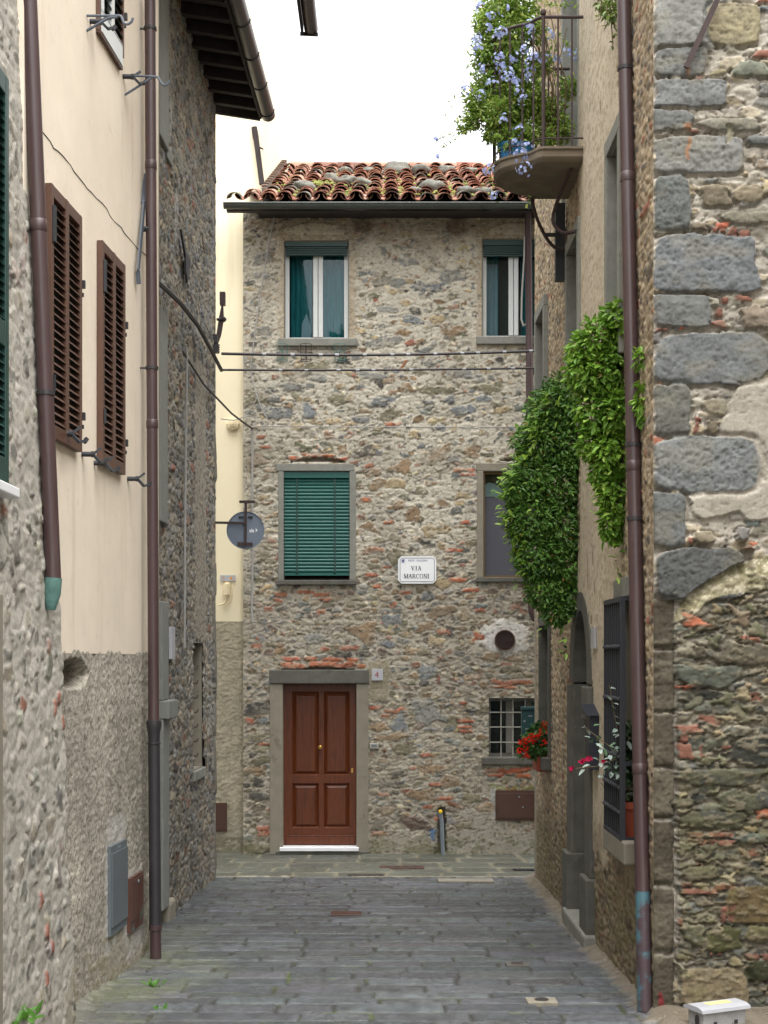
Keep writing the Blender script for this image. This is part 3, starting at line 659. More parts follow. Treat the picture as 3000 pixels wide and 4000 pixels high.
def curtain(fr, u0, u1, v0, v1, d, n, amp, material, parent, name='curtain', seed=1):
    m = MB(); r = random.Random(seed); ph = [r.uniform(-.4, .4) for _ in range(n+1)]
    top = []; k = n*6
    vs = []
    for (v, s_) in ((v0, 1.0), (v1, .6)):
        for i in range(k+1):
            t = i/k; vs.append(fr.p(u0+(u1-u0)*t, v, d+amp*s_*math.sin(t*n*2*math.pi+ph[int(t*n)])))
    m.add(vs, [(i, i+1, k+2+i, k+1+i) for i in range(k)])
    return m.build(name, material, parent, smooth=True)

def casement(fr, x0, x1, y0, y1, parent, mull, head, seed, curt):
    u0, u1, v0, v1 = fx(x0), fx(x1), fz(y1), fz(y0)
    reveal(fr, u0, u1, v0, v1, .30, M['concrete'], parent)
    f = MB(); d0, d1 = -.15, -.10; t = .055
    f.fb(fr, u0, u0+t, v0, v1, d0, d1).fb(fr, u1-t, u1, v0, v1, d0, d1)
    f.fb(fr, u0+t, u1-t, v0, v0+.04, d0, d1).fb(fr, u0+t, u1-t, v1-.06, v1, d0, d1)
    a, b_ = fx(mull[0]), fx(mull[1])
    f.fb(fr, a, (a+b_)/2-.004, v0+.04, v1-.06, d0, d1+.015).fb(fr, (a+b_)/2+.004, b_, v0+.04, v1-.06, d0, d1+.015)
    w = f.build('window', M['white_paint'], parent, bevel=.004)
    g_ = MB(); g_.fb(fr, u0+t, a, v0+.04, v1-.06, -.132, -.126).fb(fr, b_, u1-t, v0+.04, v1-.06, -.132, -.126)
    g_.build('pane', M['glass'], w)
    bl = MB(); h0, h1 = fz(head[0]), fz(head[1]); hb = fz(head[2])
    bl.fb(fr, u0+.005, u1-.005, h1, h0, -.095, .0)
    k = 5
    for i in range(k):
        z = hb+(h1-hb)*(i+.5)/k; c0 = fr.p(u0+.015, z, -.045); c1 = fr.p(u1-.015, z, -.045); bl.bar(c0, c1, .05, (h1-hb)/k*.8)
    bl.build('rolled_blind', M['dark_green'], w, bevel=.003)
    s = MB(); s.fb(fr, u0-.09, u1+.12, fz(y1+17), v0-.001, -.28, .05)
    s.build('sill', M['grey_stone'], w, bevel=.012)
    curtain(fr, u0+.06, u0+.06+(u1-u0)*curt[0], v0+.03, v1-.1, -.27, 4, .02, M['curtain'], w, seed=seed)
    curtain(fr, u1-.06-(u1-u0)*curt[1], u1-.05, v0+.03, v1-.1, -.27, 4, .02, M['curtain'], w, seed=seed+5)
    r = MB(); r.fb(fr, u0-.05, u1+.05, v0-.05, v1+.05, -.46, -.42); r.build('room_back', M['room'], w)
    return w
w1 = casement(FAC, 615, 752, 522, 732, house, (676, 697), (522, 532, 551), 1, (.34, .36))
c_ = MB(); pts = [(648, 732), (668, 732), (670, 700), (660, 668), (650, 690)]
c_.prism([FAC.p(fx(a), fz(b), -.235) for a, b in pts], (0, .004, 0)); c_.build('folded_cloth', M['white_curtain'], w1)
w2 = casement(FAC, 1043, 1180, 518, 728, house, (1100, 1121), (518, 530, 553), 21, (.2, .3))
curtain(FAC, fx(1047), fx(1078), fz(726), fz(560), -.235, 2, .02, M['white_curtain'], w2, seed=8)

# mid window with the lowered green blind
u0, u1, v0, v1 = fx(613), fx(755), fz(1253), fz(1018)
sj = MB(); sj.fb(FAC, fx(601), u0, v0-.001, fz(1018), -.26, .012).fb(FAC, u1, fx(769), v0-.001, fz(1018), -.26, .012)
sj.fb(FAC, fx(597), fx(765), fz(1018)+.001, fz(1002), -.26, .016)
sj.build('stone_surround', M['grey_stone'], house, bevel=.008)
wm = MB(); wm.fb(FAC, u0, u0+.03, v0, v1, -.16, -.11).fb(FAC, u1-.03, u1, v0, v1, -.16, -.11).fb(FAC, u0+.03, u1-.03, v0, v0+.03, -.16, -.11).fb(FAC, u0+.03, u1-.03, v1-.03, v1, -.16, -.11)
wm.fb(FAC, u0-.02, u1+.02, v0-.02, v1+.02, -.30, -.27)
win = wm.build('window', M['dark_wood'], house)
bl = MB(); bl.fb(FAC, u0+.004, u1-.004, fz(1032), fz(1019), -.085, -.012)
n = 27; za, zb = fz(1033), fz(1236); pit = (za-zb)/n
for i in range(n):
    z = za-pit*(i+.5)
    pts = [(-.062, pit*.52), (-.046, pit*.40), (-.036, pit*.12), (-.037, -pit*.2), (-.046, -pit*.50)]
    vs = [FAC.p(u, z+q, dd) for u in (u0+.006, u1-.006) for dd, q in pts]
    bl.add(vs, [(j, j+1, 6+j, 5+j) for j in range(4)])
bl.fb(FAC, u0+.006, u1-.006, fz(1243), fz(1237), -.065, -.03)
bd = bl.build('roller_blind', M['green_blind'], win, recalc=False)
tp = MB()
for x in (641, 723): tp.fb(FAC, fx(x)-.012, fx(x)+.012, fz(1241), fz(1030), -.035, -.030)
tp.build_each('blind_tape', M['dark_green'], bd)
s = MB(); s.fb(FAC, fx(597), fx(770), fz(1264), v0-.002, -.26, .06); s.build('sill', M['dark_stone'], win, bevel=.012)
# second mid window: bronze frame, insect screen, reflecting top pane
u0, u1, v0, v1 = fx(1044), fx(1184), fz(1247), fz(1018)
sj = MB(); sj.fb(FAC, fx(1030), u0, v0-.001, v1, -.26, .022).fb(FAC, u1, fx(1198), v0-.001, v1, -.26, .022).fb(FAC, fx(1028), fx(1200), v1+.001, fz(1001), -.26, .016)
sj.build('stone_surround', M['concrete'], house, bevel=.008)
f = MB(); t = .028
f.fb(FAC, u0, u0+t, v0, v1, -.15, -.08).fb(FAC, u1-t, u1, v0, v1, -.15, -.08).fb(FAC, u0+t, u1-t, v0, v0+t, -.15, -.08).fb(FAC, u0+t, u1-t, v1-t, v1, -.15, -.08)
f.fb(FAC, u0-.02, u1+.02, v0-.02, v1+.02, -.32, -.29)
win2 = f.build('window', M['bronze'], house)
f = MB(); zt = fz(1072)
f.fb(FAC, u0+t, u1-t, v0+t, zt, -.125, -.12); f.build('insect_screen', M['screen'], win2)
f = MB(); f.fb(FAC, u0+t, u1-t, zt, v1-t, -.128, -.122); f.build('pane', M['glass'], win2)
f = MB(); pts = [(1046, 1066), (1048, 1045), (1058, 1038), (1072, 1040), (1086, 1052), (1092, 1066)]
f.prism([FAC.p(fx(a), fz(b), -.22) for a, b in pts], (0, .01, 0)); f.fb(FAC, fx(1046), fx(1092), fz(1070), fz(1067), -.16, -.14)
f.build('pane_reflection', M['white_paint'], win2)  # white cut-out standing in for the bright reflection in the top pane
s = MB(); s.fb(FAC, fx(1028), fx(1200), fz(1258), v0-.002, -.26, .05); s.build('sill', M['dark_stone'], win2, bevel=.012)
# ground floor barred window
u0, u1, v0, v1 = fx(1057), fx(1200), fz(1635), fz(1510)
reveal(FAC, u0, u1, v0, v1, .30, M['dark_stone'], house)
f = MB(); t = .035
f.fb(FAC, u0, u0+t, v0, v1, -.27, -.22).fb(FAC, u0+t, u1, v0, v0+t, -.27, -.22).fb(FAC, u0+t, u1, v1-t, v1, -.27, -.22)
f.fb(FAC, fx(1096), fx(1110), v0+t, v1-t, -.27, -.21).fb(FAC, fx(1142), fx(1150), v0+t, v1-t, -.27, -.21)
win3 = f.build('window', M['dim_frame'], house)
f = MB(); f.fb(FAC, u0+t, u1, v0+t, v1-t, -.25, -.245); f.build('pane', M['glass'], win3)
f = MB(); f.fb(FAC, u0-.05, u1+.05, v0-.05, v1+.05, -.44, -.42); f.build('room_back', M['room'], win3)
for x in (1083.5, 1109.5, 1136, 1162):
    q = MB(); q.fb(FAC, fx(x)-.007, fx(x)+.007, v0, v1, -.105, -.087); q.build('window_bar', M['ivory'], win3)
for y in (1539, 1571, 1604):
    q = MB(); q.fb(FAC, u0, u1, fz(y)-.007, fz(y)+.007, -.086, -.07); q.build('window_bar', M['ivory'], win3)
s = MB(); s.fb(FAC, fx(1040), fx(1200), fz(1652), v0-.002, -.28, .05); s.build('sill', M['dark_stone'], win3, bevel=.014)

# door
df = MB(); df.fb(FAC, fx(583), fx(611), fz(1845), fz(1477), -.24, .03).fb(FAC, fx(770), fx(796), fz(1845), fz(1477), -.24, .03)
df.build_each('door_jamb', M['concrete'], house, bevel=.008)
df = MB(); df.fb(FAC, fx(582), fx(797), fz(1477)+.002, fz(1447), -.24, .05); df.build('door_lintel', M['dark_stone'], house, bevel=.012)
df = MB(); df.fb(FAC, fx(605), fx(775), fz(1837), fz(1829), -.24, .09); df.build('threshold', M['marble'], house, bevel=.006)
df = MB(); df.fb(FAC, fx(596), fx(797), -.02, fz(1837)-.002, -.2, .06); df.build('door_step', M['dark_stone'], house, bevel=.012)
def dx(p): return fx(470.05+.21256*p)
def dz(p): return fz(1410.2+.21256*p)
D = MB(); L0, L1, B0, T0 = dx(660), dx(1410), dz(1970), dz(312)
D.fb(FAC, L0, L1, B0, T0, -.23, -.19)
rails_u = [(dx(660), dx(750)), (dx(1025), dx(1075)), (dx(1340), dx(1410))]
rows = [(dz(1255), dz(395)), (dz(1795), dz(1335))]
cols_ = [(dx(750), dx(1025)), (dx(1075), dx(1340))]
for (a, b) in rails_u: D.fb(FAC, a, b, B0+.002, T0-.002, -.189, -.15)
for (a, b) in ((dz(395), T0-.002), (dz(1335), dz(1255)), (B0+.002, dz(1795))):
    for (c, e) in cols_: D.fb(FAC, c, e, a, b, -.188, -.151)
for (z0, z1) in rows:
    for (a, b) in cols_:
        k = .022       # sloping moulding round each panel
        o_ = [FAC.p(u, v, -.150) for u, v in ((a,z0),(b,z0),(b,z1),(a,z1))]
        i_ = [FAC.p(u, v, -.182) for u, v in ((a+k,z0+k),(b-k,z0+k),(b-k,z1-k),(a+k,z1-k))]
        D.add(o_+i_, [(0,1,5,4),(1,2,6,5),(2,3,7,6),(3,0,4,7)])
        frustum(D, FAC, a+k+.002, b-k-.002, z0+k+.002, z1-k-.002, -.182, .035, -.158)
door = D.build('door', M['wood'], house, recalc=False)
D = MB(); D.fb(FAC, dx(690), dx(1390), dz(1962), dz(1885), -.149, -.128); frustum(D, FAC, dx(690), dx(1390), dz(1885), dz(1868), -.149, .004, -.135)
D.build('kick_board', M['wood'], door, bevel=.004)
D = MB(); D.lathe([(.020, 0), (.020, .006), (.010, .010), (.010, .030), (.024, .045), (.030, .058), (.027, .070), (.014, .078), (0, .080)], FAC.p(dx(1040), dz(965), -.15), 18, (0,-1,0))
D.build('door_knob', M['brass'], door, smooth=True)
D = MB(); D.lathe([(.016, 0), (.016, .006), (.012, .008), (0, .008)], FAC.p(dx(1365), dz(1195), -.15), 14, (0,-1,0)); D.lathe([(.016, 0), (.016, .006), (.012, .008), (0, .008)], FAC.p(dx(1365), dz(1218), -.15), 14, (0,-1,0))
D.build_each('keyhole_plate', M['brass'], door)

# ------------------------------------------------------------------ tiled roof with its gutter
rr = np.random.default_rng(5)
EZ, EY, SL = 8.49, 17.93, .45
def roofp(x, s, h=0):            # s metres up the slope
    c = 1/math.sqrt(1+SL*SL)
    return Vector((x, EY+s*c-h*SL*c, EZ+s*SL*c+h*c))
deck = MB(); run = 4.75
deck.prism([roofp(fx(560)+.05, .12, -.03), roofp(X1, .12, -.03), roofp(X1, run, -.03), roofp(fx(560)+.05, run, -.03)], (0, 0, -.10))
roof = deck.build('roof', M['dark_wood'], house)
T = MB()
def coppo(x, s, L, r0, r1, up, col, h, yaw, seg=8):
    vs = []; th = .014
    for (t, r) in ((0, r0), (1, r1)):
        for rad in (r, r-th):
            for j in range(seg+1):
                a = math.pi*j/seg
                dx_ = -rad*math.cos(a); dh = (rad*.85*math.sin(a) if up else -rad*.8*math.sin(a)+.075)
                vs.append(roofp(x+dx_+yaw*t*L, s+t*L, dh+h+(.028 if t == 0 else 0)))
    k = seg+1; fs = []
    for j in range(seg):
        fs += [(j, j+1, 2*k+j+1, 2*k+j), (k+j+1, k+j, 3*k+j, 3*k+j+1), (j+1, j, k+j, k+j+1), (2*k+j, 2*k+j+1, 3*k+j+1, 3*k+j)]
    fs += [(0, 2*k, 3*k, k), (k-1, 2*k-1, 4*k-1, 3*k-1)]
    T.add(vs, fs, col)
pitch = .2275; x = fx(505)*.976; ci = 0
cols4 = [S(156,106,86), S(166,122,102), S(136,94,80), S(170,138,120), S(112,84,74), S(158,122,106)]
while x < X1+.1:
    nrow = 13 if x > -1.55 else (1 if x < -1.78 else 2)
    for r in range(nrow):
        s0 = -.10+r*.365+rr.normal(0, .02)
        if x+pitch/2 > -1.6 or r == 0:
            c = cols4[rr.integers(6)]*rr.uniform(.7, 1.05); coppo(x+pitch/2+rr.normal(0, .008), s0+.03, .45, .095, .078, False, c, rr.normal(0, .004), rr.normal(0, .015))
        c = cols4[rr.integers(6)]*rr.uniform(.75, 1.15)
        if rr.random() < .12: c = S(122,116,102)*rr.uniform(.8, 1.1)
        coppo(x+rr.normal(0, .012), s0+rr.normal(0, .02), .46, .100, .080, True, c, .028+rr.normal(0, .006), rr.normal(0, .03))
    x += pitch; ci += 1
T.build('roof_tiles', M['tile'], roof, smooth=True, recalc=False)
T = MB(); x = -1.5
while x < X1:
    c = cols4[rr.integers(6)]*rr.uniform(.8, 1.2)
    r = .11; L = .42; vs = []
    for t in (0, 1):
        for j in range(9):
            a = math.pi*j/8; p = roofp(x+t*L, run-.02, 0); vs.append(p+Vector((0, -r*math.cos(a), .02+r*math.sin(a)*.9-.01*t+rr.normal(0, .002))))
    T.add(vs, [(j, j+1, 10+j, 9+j) for j in range(8)], c); x += .38
T.build('ridge_tiles', M['tile'], roof, smooth=True, recalc=False)
T = MB()        # stepped tile flashing along the neighbour's wall
for i in range(13):
    s0 = .45+i*.33; p0 = roofp(-1.60, s0, .10); p1 = roofp(-1.60, s0+.30, .15); c = cols4[rr.integers(6)]*rr.uniform(.6, .9)
    T.bar(p0+Vector((.02, 0, .06)), p0+(p1-p0)*.85+Vector((.02, 0, .0)), .07, .02, col=S(112,92,80)*rr.uniform(.6, 1)); T.bar(p0+Vector((.02, 0, .0)), p1+Vector((.02, 0, -.04)), .06, .07, col=S(120,114,104))
T.build('flashing_tiles', M['tile'], roof)
T = MB()        # moss cushions between the tiles
for i in range(420):
    x = rr.uniform(-1.4, 1.9); s0 = abs(rr.normal(0, 1.3)) if i < 330 else rr.uniform(.9, 1.6)
    if i >= 330: x = rr.normal(-1.0, .16)
    if s0 > 4.4: continue
    k = round((x-fx(505)*.976)/pitch-.5); x2 = fx(505)*.976+(k+.5)*pitch+rr.normal(0, .035) if i < 330 else x
    c = roofp(x2, s0, .075 if i < 330 else .11); r = rr.uniform(.012, .035)
    T.lathe([(r*.9, 0), (r*.8, r*.35), (r*.45, r*.6), (0, r*.68)], c, 7, (rr.normal(0, .2), -.3, 1), col=S(112,118,58)*rr.uniform(.6, 1.3))
tag(T.build('roof_moss', M['tile'], roof, smooth=True), kind='stuff')
# gutter: half-round trough under the tile ends
Gt = MB(); Yg_ = 17.83; gx0, gx1 = fx(483, Yg_), fx(1300, Yg_); gzc = (HY-441)/F*Yg_+HC
for (x0, x1, dr) in ((gx0, gx1, 0.0),):
    vs = []; n = 10
    for xx in (x0, x1):
        for rad in (.062, .056):
            for j in range(n+1):
                a = math.pi*j/n; vs.append((xx, Yg_-rad*math.cos(a), gzc-rad*math.sin(a)))
    k = n+1; fs = []
    for j in range(n): fs += [(j, j+1, 2*k+j+1, 2*k+j), (k+j+1, k+j, 3*k+j, 3*k+j+1)]
    fs += [(0, 2*k, 3*k, k), (k-1, 2*k-1, 4*k-1, 3*k-1), tuple(range(k))]
    Gt.add(vs, fs)
Gt.tube([(gx0, Yg_-.062, gzc), (gx1, Yg_-.062, gzc)], .011, 8)
gut = Gt.build('gutter', M['gutter'], roof, smooth=True, recalc=False)
Gt = MB(); x = gx0+.2
while x < gx1:
    Gt.tube([(x, Yg_-.067*math.cos(math.pi*j/8), gzc-.067*math.sin(math.pi*j/8)) for j in range(9)], .006, 5); x += .62
Gt.build_each('gutter_bracket', M['gutter'], gut)
Gt = MB(); Gt.box(fx(490, 17.98), 17.93, 8.375, X1, 18.02, 8.44); Gt.box(fx(560), 17.96, 8.43, X1, 18.5, 8.46)
x = fx(520)
Gt.build_each('eave_board', M['dark_wood'], roof)

# stones lying on the roof to hold the tiles
spots = [(660, 400, .17, 'round grey stone on the mossy left part of the tiled roof'), (715, 382, .13, 'flat lichened stone on the roof left of the middle'),
         (750, 388, .16, 'long pale stone lying across the tiles in mid roof'), (785, 392, .12, 'small grey stone beside the long pale roof stone'),
         (932, 401, .17, 'plump dark stone on the lower tiles towards the right of the roof'), (897, 408, .10, 'small stone just left of the plump dark roof stone'),
         (1005, 410, .13, 'flat stone low on the roof near the right end'), (1040, 410, .11, 'stone low on the roof beside the balcony'),
         (855, 365, .22, 'largest stone, lying on the ridge of the tiled roof'), (908, 364, .15, 'stone on the ridge next to the largest one'),
         (965, 364, .12, 'small stone on the right part of the ridge'), (1015, 366, .10, 'smallest stone at the right end of the ridge'),
         (795, 364, .10, 'little upright stone on the ridge left of the largest one'), (745, 366, .11, 'low stone at the left end of the ridge')]
for i, (px, py, r, lab) in enumerate(spots):
    rat = (HY-py)/F     # where the line of sight meets the slope
    s_lo, s_hi = 0, 4.9
    for _ in range(40):
        sm = (s_lo+s_hi)/2; q = roofp(0, sm, .12)
        if (q.z-HC)/q.y < rat: s_lo = sm
        else: s_hi = sm
    sm = min(s_lo, 4.72); q = roofp(0, sm, .10); cx_ = fx(px, q.y)
    c = Vector((cx_, q.y, q.z+(.05 if sm > 4.6 else -.01)))
    bm = bmesh.new(); bmesh.ops.create_icosphere(bm, subdivisions=3, radius=1)
    sc_ = Vector((r*rr.uniform(.9, 1.2), r*.8, r*rr.uniform(.5, .65)))
    for v in bm.verts:
        k = 1+.35*mn.noise(v.co*1.3+Vector((i*7, 0, 0)))+.12*mn.noise(v.co*3.5+Vector((i*3, 5, 0)))
        v.co = Vector((v.co.x*sc_.x, v.co.y*sc_.y, v.co.z*sc_.z))*k
    me = bpy.data.meshes.new('roof_stone'); bm.to_mesh(me); bm.free(); me.materials.append(M['roof_rock'])
    me.polygons.foreach_set('use_smooth', np.ones(len(me.polygons), bool))
    o = bpy.data.objects.new('roof_stone', me); place(o, None, c); tag(o, lab, 'stone', 'stones lying on the tiled roof')
# ================================================================== far cream house (left of and behind the end house)
fch = thing('cream_house', 'tall pale cream rendered house standing behind the left end of the stone house', 'house', (-2.5, 18.56, 0))
m = MB(); zd = 3.09
m.box(-5, 18.565, zd, -1.625, 27.0, 12.2)
m.build('wall', M['far_cream'], fch)
W = Wall(-4.2, fx(525, 18.56)+.25, -.1, zd, .016, .014, 300, S(158,150,130), amp=.006)
W.C *= (1+.5*W.F1)[:, :, None]; W.H += .010*W.F1
W.tint(sstep(.5-W.V+W.F2*.4, 0, .3), S(140,136,122), .6); W.tint((W.V < .22)*(W.F2 > -.1)*1.0, S(90,88,62), .5)
W.build('plinth', lambda U, V, H: (U, 18.55-H, V), M['roughcast'], fch)
m = MB(); m.tube([P(549, 275, 18.52), P(553, 300, 18.52)], .04, 8); m.bar(P(551, 282, 18.5), P(566, 398, 18.5), .07, .04, (0, 1, 0)); m.tube([P(560, 318, 18.46), P(568, 322, 18.42)], .012, 6)
m.build('corner_strap', M['dark_wood'], fch)

# ================================================================== left stone house
sth = thing('old_stone_house', 'dark rubble stone house on the left with deep overhanging eave and brown gutter', 'house', (-2.3, 14, 0))
Y0, Y1 = 11.30, ys(466)
W = Wall(Y0, Y1, -.1, 9.0, .0165, .014, 500, S(142,137,126), amp=.014)
W.patch(np.clip(W.rect(ys(421), ys(444), fz(1386, 14.6), fz(780, 14.6), .02, .05), 0, 1), S(142,136,124), h=.012, rough=.5)
palS = [(S(112,112,110), 3), (S(126,125,120), 2.4), (S(118,108,94), 1.0), (S(88,87,84), 1.6), (S(150,140,122), 1.4), (S(132,96,82), .6), (S(116,119,122), 1.8)]
for (x, y, rx, ry) in ((380, 470, .1, .25), (367, 260, .07, .2)):
    W.stone(ys(x), fz(y, ys(x)), rx, ry, S(150,148,144), 0, h=.012)
W.pack(.21, .09, palS, joint=.014, hide=.16, deep=.020, h=.004, hv=.006)
W.scatter(250, palS, .035, .13, 1.8, (.35, .8), maxocc=.2, crev=.024, h=.004, dome=.012, tilt=.04, irr=.28)
W.scatter(1000, palS, .012, .045, 1.4, (.4, .9), maxocc=.28, crev=.014, h=.004, dome=.008, tilt=.04, irr=.3)
W.smear(.06, .5, S(136,126,108))
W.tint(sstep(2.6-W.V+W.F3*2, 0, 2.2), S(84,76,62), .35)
W.tint(sstep(-W.F1, .08, .22), S(46,42,38), .65); W.H -= sstep(-W.F1, .12, .3)*.012  # pits tinted dark as painted shade between the stones
zq = fz(1690, 15.6)
for k, (z0, z1) in enumerate(((.1, .75), (1.05, 1.7), (1.72, 2.2), (2.3, 3.2), (3.25, 3.7), (4.6, 5.2))):
    W.stone(Y1-.10, (z0+z1)/2, .13, (z1-z0)/2, S(112,108,98)*W.rng.uniform(.85, 1.1), 0, p=5, h=.02, dome=.006)
slit = (14.30, 14.93, fz(1660, 14.6), fz(1389, 14.6))
W.H *= .65
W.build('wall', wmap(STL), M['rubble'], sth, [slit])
reveal(STL, *slit, .42, M['concrete'], sth, name='slit_reveal', t=.07)
m = MB(); m.fb(STL, slit[0]-.04, slit[1]+.04, slit[2]-.05, slit[3]+.02, -.46, -.40)
m.build('slit_shutter', M['dark_green'], sth)
m = MB()
for k in range(7):
    z = slit[2]+.15+k*.15; p = STL.p(slit[0]+.02, z, -.03); m.tube([p, p+Vector((.06, .03, 0)), p+Vector((.07, .035, .03))], .008, 5)
m.build_each('wall_hook', M['rust'], sth)
m = MB(); m.fb(STL, slit[0]-.06, slit[1]+.05, slit[2]-.11, slit[2]-.005, -.3, .03); m.build('slit_sill', M['grey_stone'], sth, bevel=.01)
# stone posts of the doorway and windows at the near end of this wall
m = MB(); m.fb(STL, 12.28, 12.72, fz(318, 12.6), fz(-60, 12.6), -.2, .035); m.fb(STL, 12.72, 13.0, fz(346, 12.8), fz(318, 12.8), -.2, .02)
m.fb(STL, 12.3, 12.66, fz(1130, 12.5), fz(672, 12.5), -.2, .035); m.fb(STL, 12.3, 12.60, fz(1960, 12.5)+0, fz(1552, 12.5), -.2, .06); m.fb(STL, 12.3, 12.62, fz(1512, 12.5), fz(1300, 12.5), -.2, .05)
m.fb(STL, 12.3, 12.76, fz(1552, 12.5)+.002, fz(1512, 12.5)-.002, -.2, .11)
m.build_each('stone_post', M['pale_stone'], sth, bevel=.01)
m = MB(); m.fb(STL, 12.62, 12.95, gz(12.7)-.05, gz(12.7)+.17, -.2, .06); m.build('kerb_stone', M['concrete'], sth, bevel=.03)
m = MB(); m.box(-6, 11.45, -.1, -2.5, Y1-.03, 8.9); m.fb(STL, Y1-.3, Y1-.002, -.1, 8.9, -.6, -.01); m.fb(STL, Y0, Y0+.3, -.1, 8.9, -.6, -.02)
m.build('inner_wall', M['body'], sth)
# eave: boards on rafters, old tiles above, gutter at the edge
EX = -1.58
ez = 8.86
m = MB()
m.prism([(-2.25, 9.5, ez+.16), (EX, 9.5, ez+.06), (EX+.025*6.5, 16.0, ez+.06), (-2.02, 16.0, ez+.16)], (0, 0, .05))
roof2 = m.build('eave', M['old_tile'], sth)
m = MB(); y = 9.6; k = 0
while y < 15.99:
    dx_ = .025*(y-9.5); yw = min(y, 15.95)
    m.bar((-2.26+dx_, yw, ez+.10), (EX+dx_-.02, yw, ez+.0), .075, .11); y += .36
m.bar((EX-.005, 9.5, ez+.02), (EX+.025*6.5-.005, 16.0, ez+.02), .03, .14)
m.bar((-2.0, 16.0, ez+.09), (EX+.025*6.5, 16.0, ez-.0), .04, .14)
m.build_each('rafter', M['dark_wood'], roof2)
m = MB(); vs = []; n = 10; rows_ = [(9.5, 0), (16.05, 1)]
for (yy, t) in rows_:
    cx_ = EX+.075+.025*(yy-9.5)
    for rad in (.085, .078):
        for j in range(n+1):
            a = math.pi*j/n; vs.append((cx_-rad*math.cos(a), yy, ez+.02-rad*math.sin(a)))
k = n+1; fs = []
for j in range(n): fs += [(j, j+1, 2*k+j+1, 2*k+j), (k+j+1, k+j, 3*k+j, 3*k+j+1)]
fs += [(0, 2*k, 3*k, k), (k-1, 2*k-1, 4*k-1, 3*k-1), tuple(range(2*k, 3*k))]
m.add(vs, fs)
gut2 = m.build('gutter', M['dark_gutter'], roof2, smooth=True, recalc=False)
m = MB(); y = 9.9
while y < 16.02:
    cx_ = EX+.075+.025*(y-9.5)
    m.tube([(cx_-.09*math.cos(math.pi*j/8), y, ez+.02-.09*math.sin(math.pi*j/8)) for j in range(9)], .006, 5); y += .75
m.build_each('gutter_bracket', M['black_iron'], gut2)
m = MB(); m.add([(-2.4, 9.5, ez+.22), (EX, 9.5, ez+.12), (EX+.16, 16.0, ez+.12), (-2.2, 16.0, ez+.22), (-5, 16, ez+1.3), (-5, 9.5, ez+1.3)], [(0,1,2,3), (0,3,4,5)])
m.build('roof_tiles', M['old_tile'], roof2)

# ================================================================== left cream house
crh = thing('plastered_house', 'cream plastered house on the left with brown louvred shutters and rough grey base', 'house', (-2.2, 9.8, 0))
Ya, Yb = 8.0, 11.38
zd = 2.62
m = MB(); m.fb(CRM, Ya, Yb, zd, 9.6, -.4, 0); m.fb(CRM, Ya, Yb-.02, -.1, zd, -.5, -.12)
m.build('wall', M['cream'], crh)
W = Wall(Ya, Yb, .0, zd+.035, .0125, .011, 640, S(166,160,147), amp=.006)
W.H += .006*W.F1+.004; W.C *= (1+.55*W.F1+.25*W.F3)[:, :, None]
dotn = fbm(W.U/.012, W.V/.012, 654, 2); W.tint((dotn > .16)*1.0, S(96,86,74), .7)
hole = W.blob(8.98, 2.49, .28, .085, .25, .25); W.H -= hole*.11; W.tint(hole, S(66,58,48), .75)
hs = np.exp(-((W.U-8.93)/.13)**2)*sstep(2.45-W.V, -.05, .1)*(W.V > .3); W.H -= hs*.022
for (a, b, c, e) in ((yc(229), yc(271), .36, 1.45), (yc(272), yc(307), .36, 1.0)):
    W.tint(W.rect(a, b, c, e, .03, .08), S(186,182,176), .7)
W.tint((W.V < .62)*(W.F2+W.F3 > .02)*1.0, S(124,116,84), .5)
W.tint(sstep(W.U, Yb-.1, Yb)*(W.F2+.3*W.F1 > -.1), S(90,84,72), .5)
W.tint(np.exp(-((W.U-Yb+.25)/.2)**2)*sstep(.9-W.V, 0, .6)*(W.F2 > 0), S(92,92,54), .5)
W.build('plinth', wmap(CRM), M['roughcast'], crh, drop=lambda u, v: v > zd+.006+.010*np.sin(u*7.1)+.007*np.sin(u*23+1)+.005*np.sin(u*61))
m = MB(); m.fb(CRM, Yb-.003, Yb+.012, .0, 9.6, -.42, .003); m.build('corner_edge', M['roughcast'] if False else M['concrete'], crh)
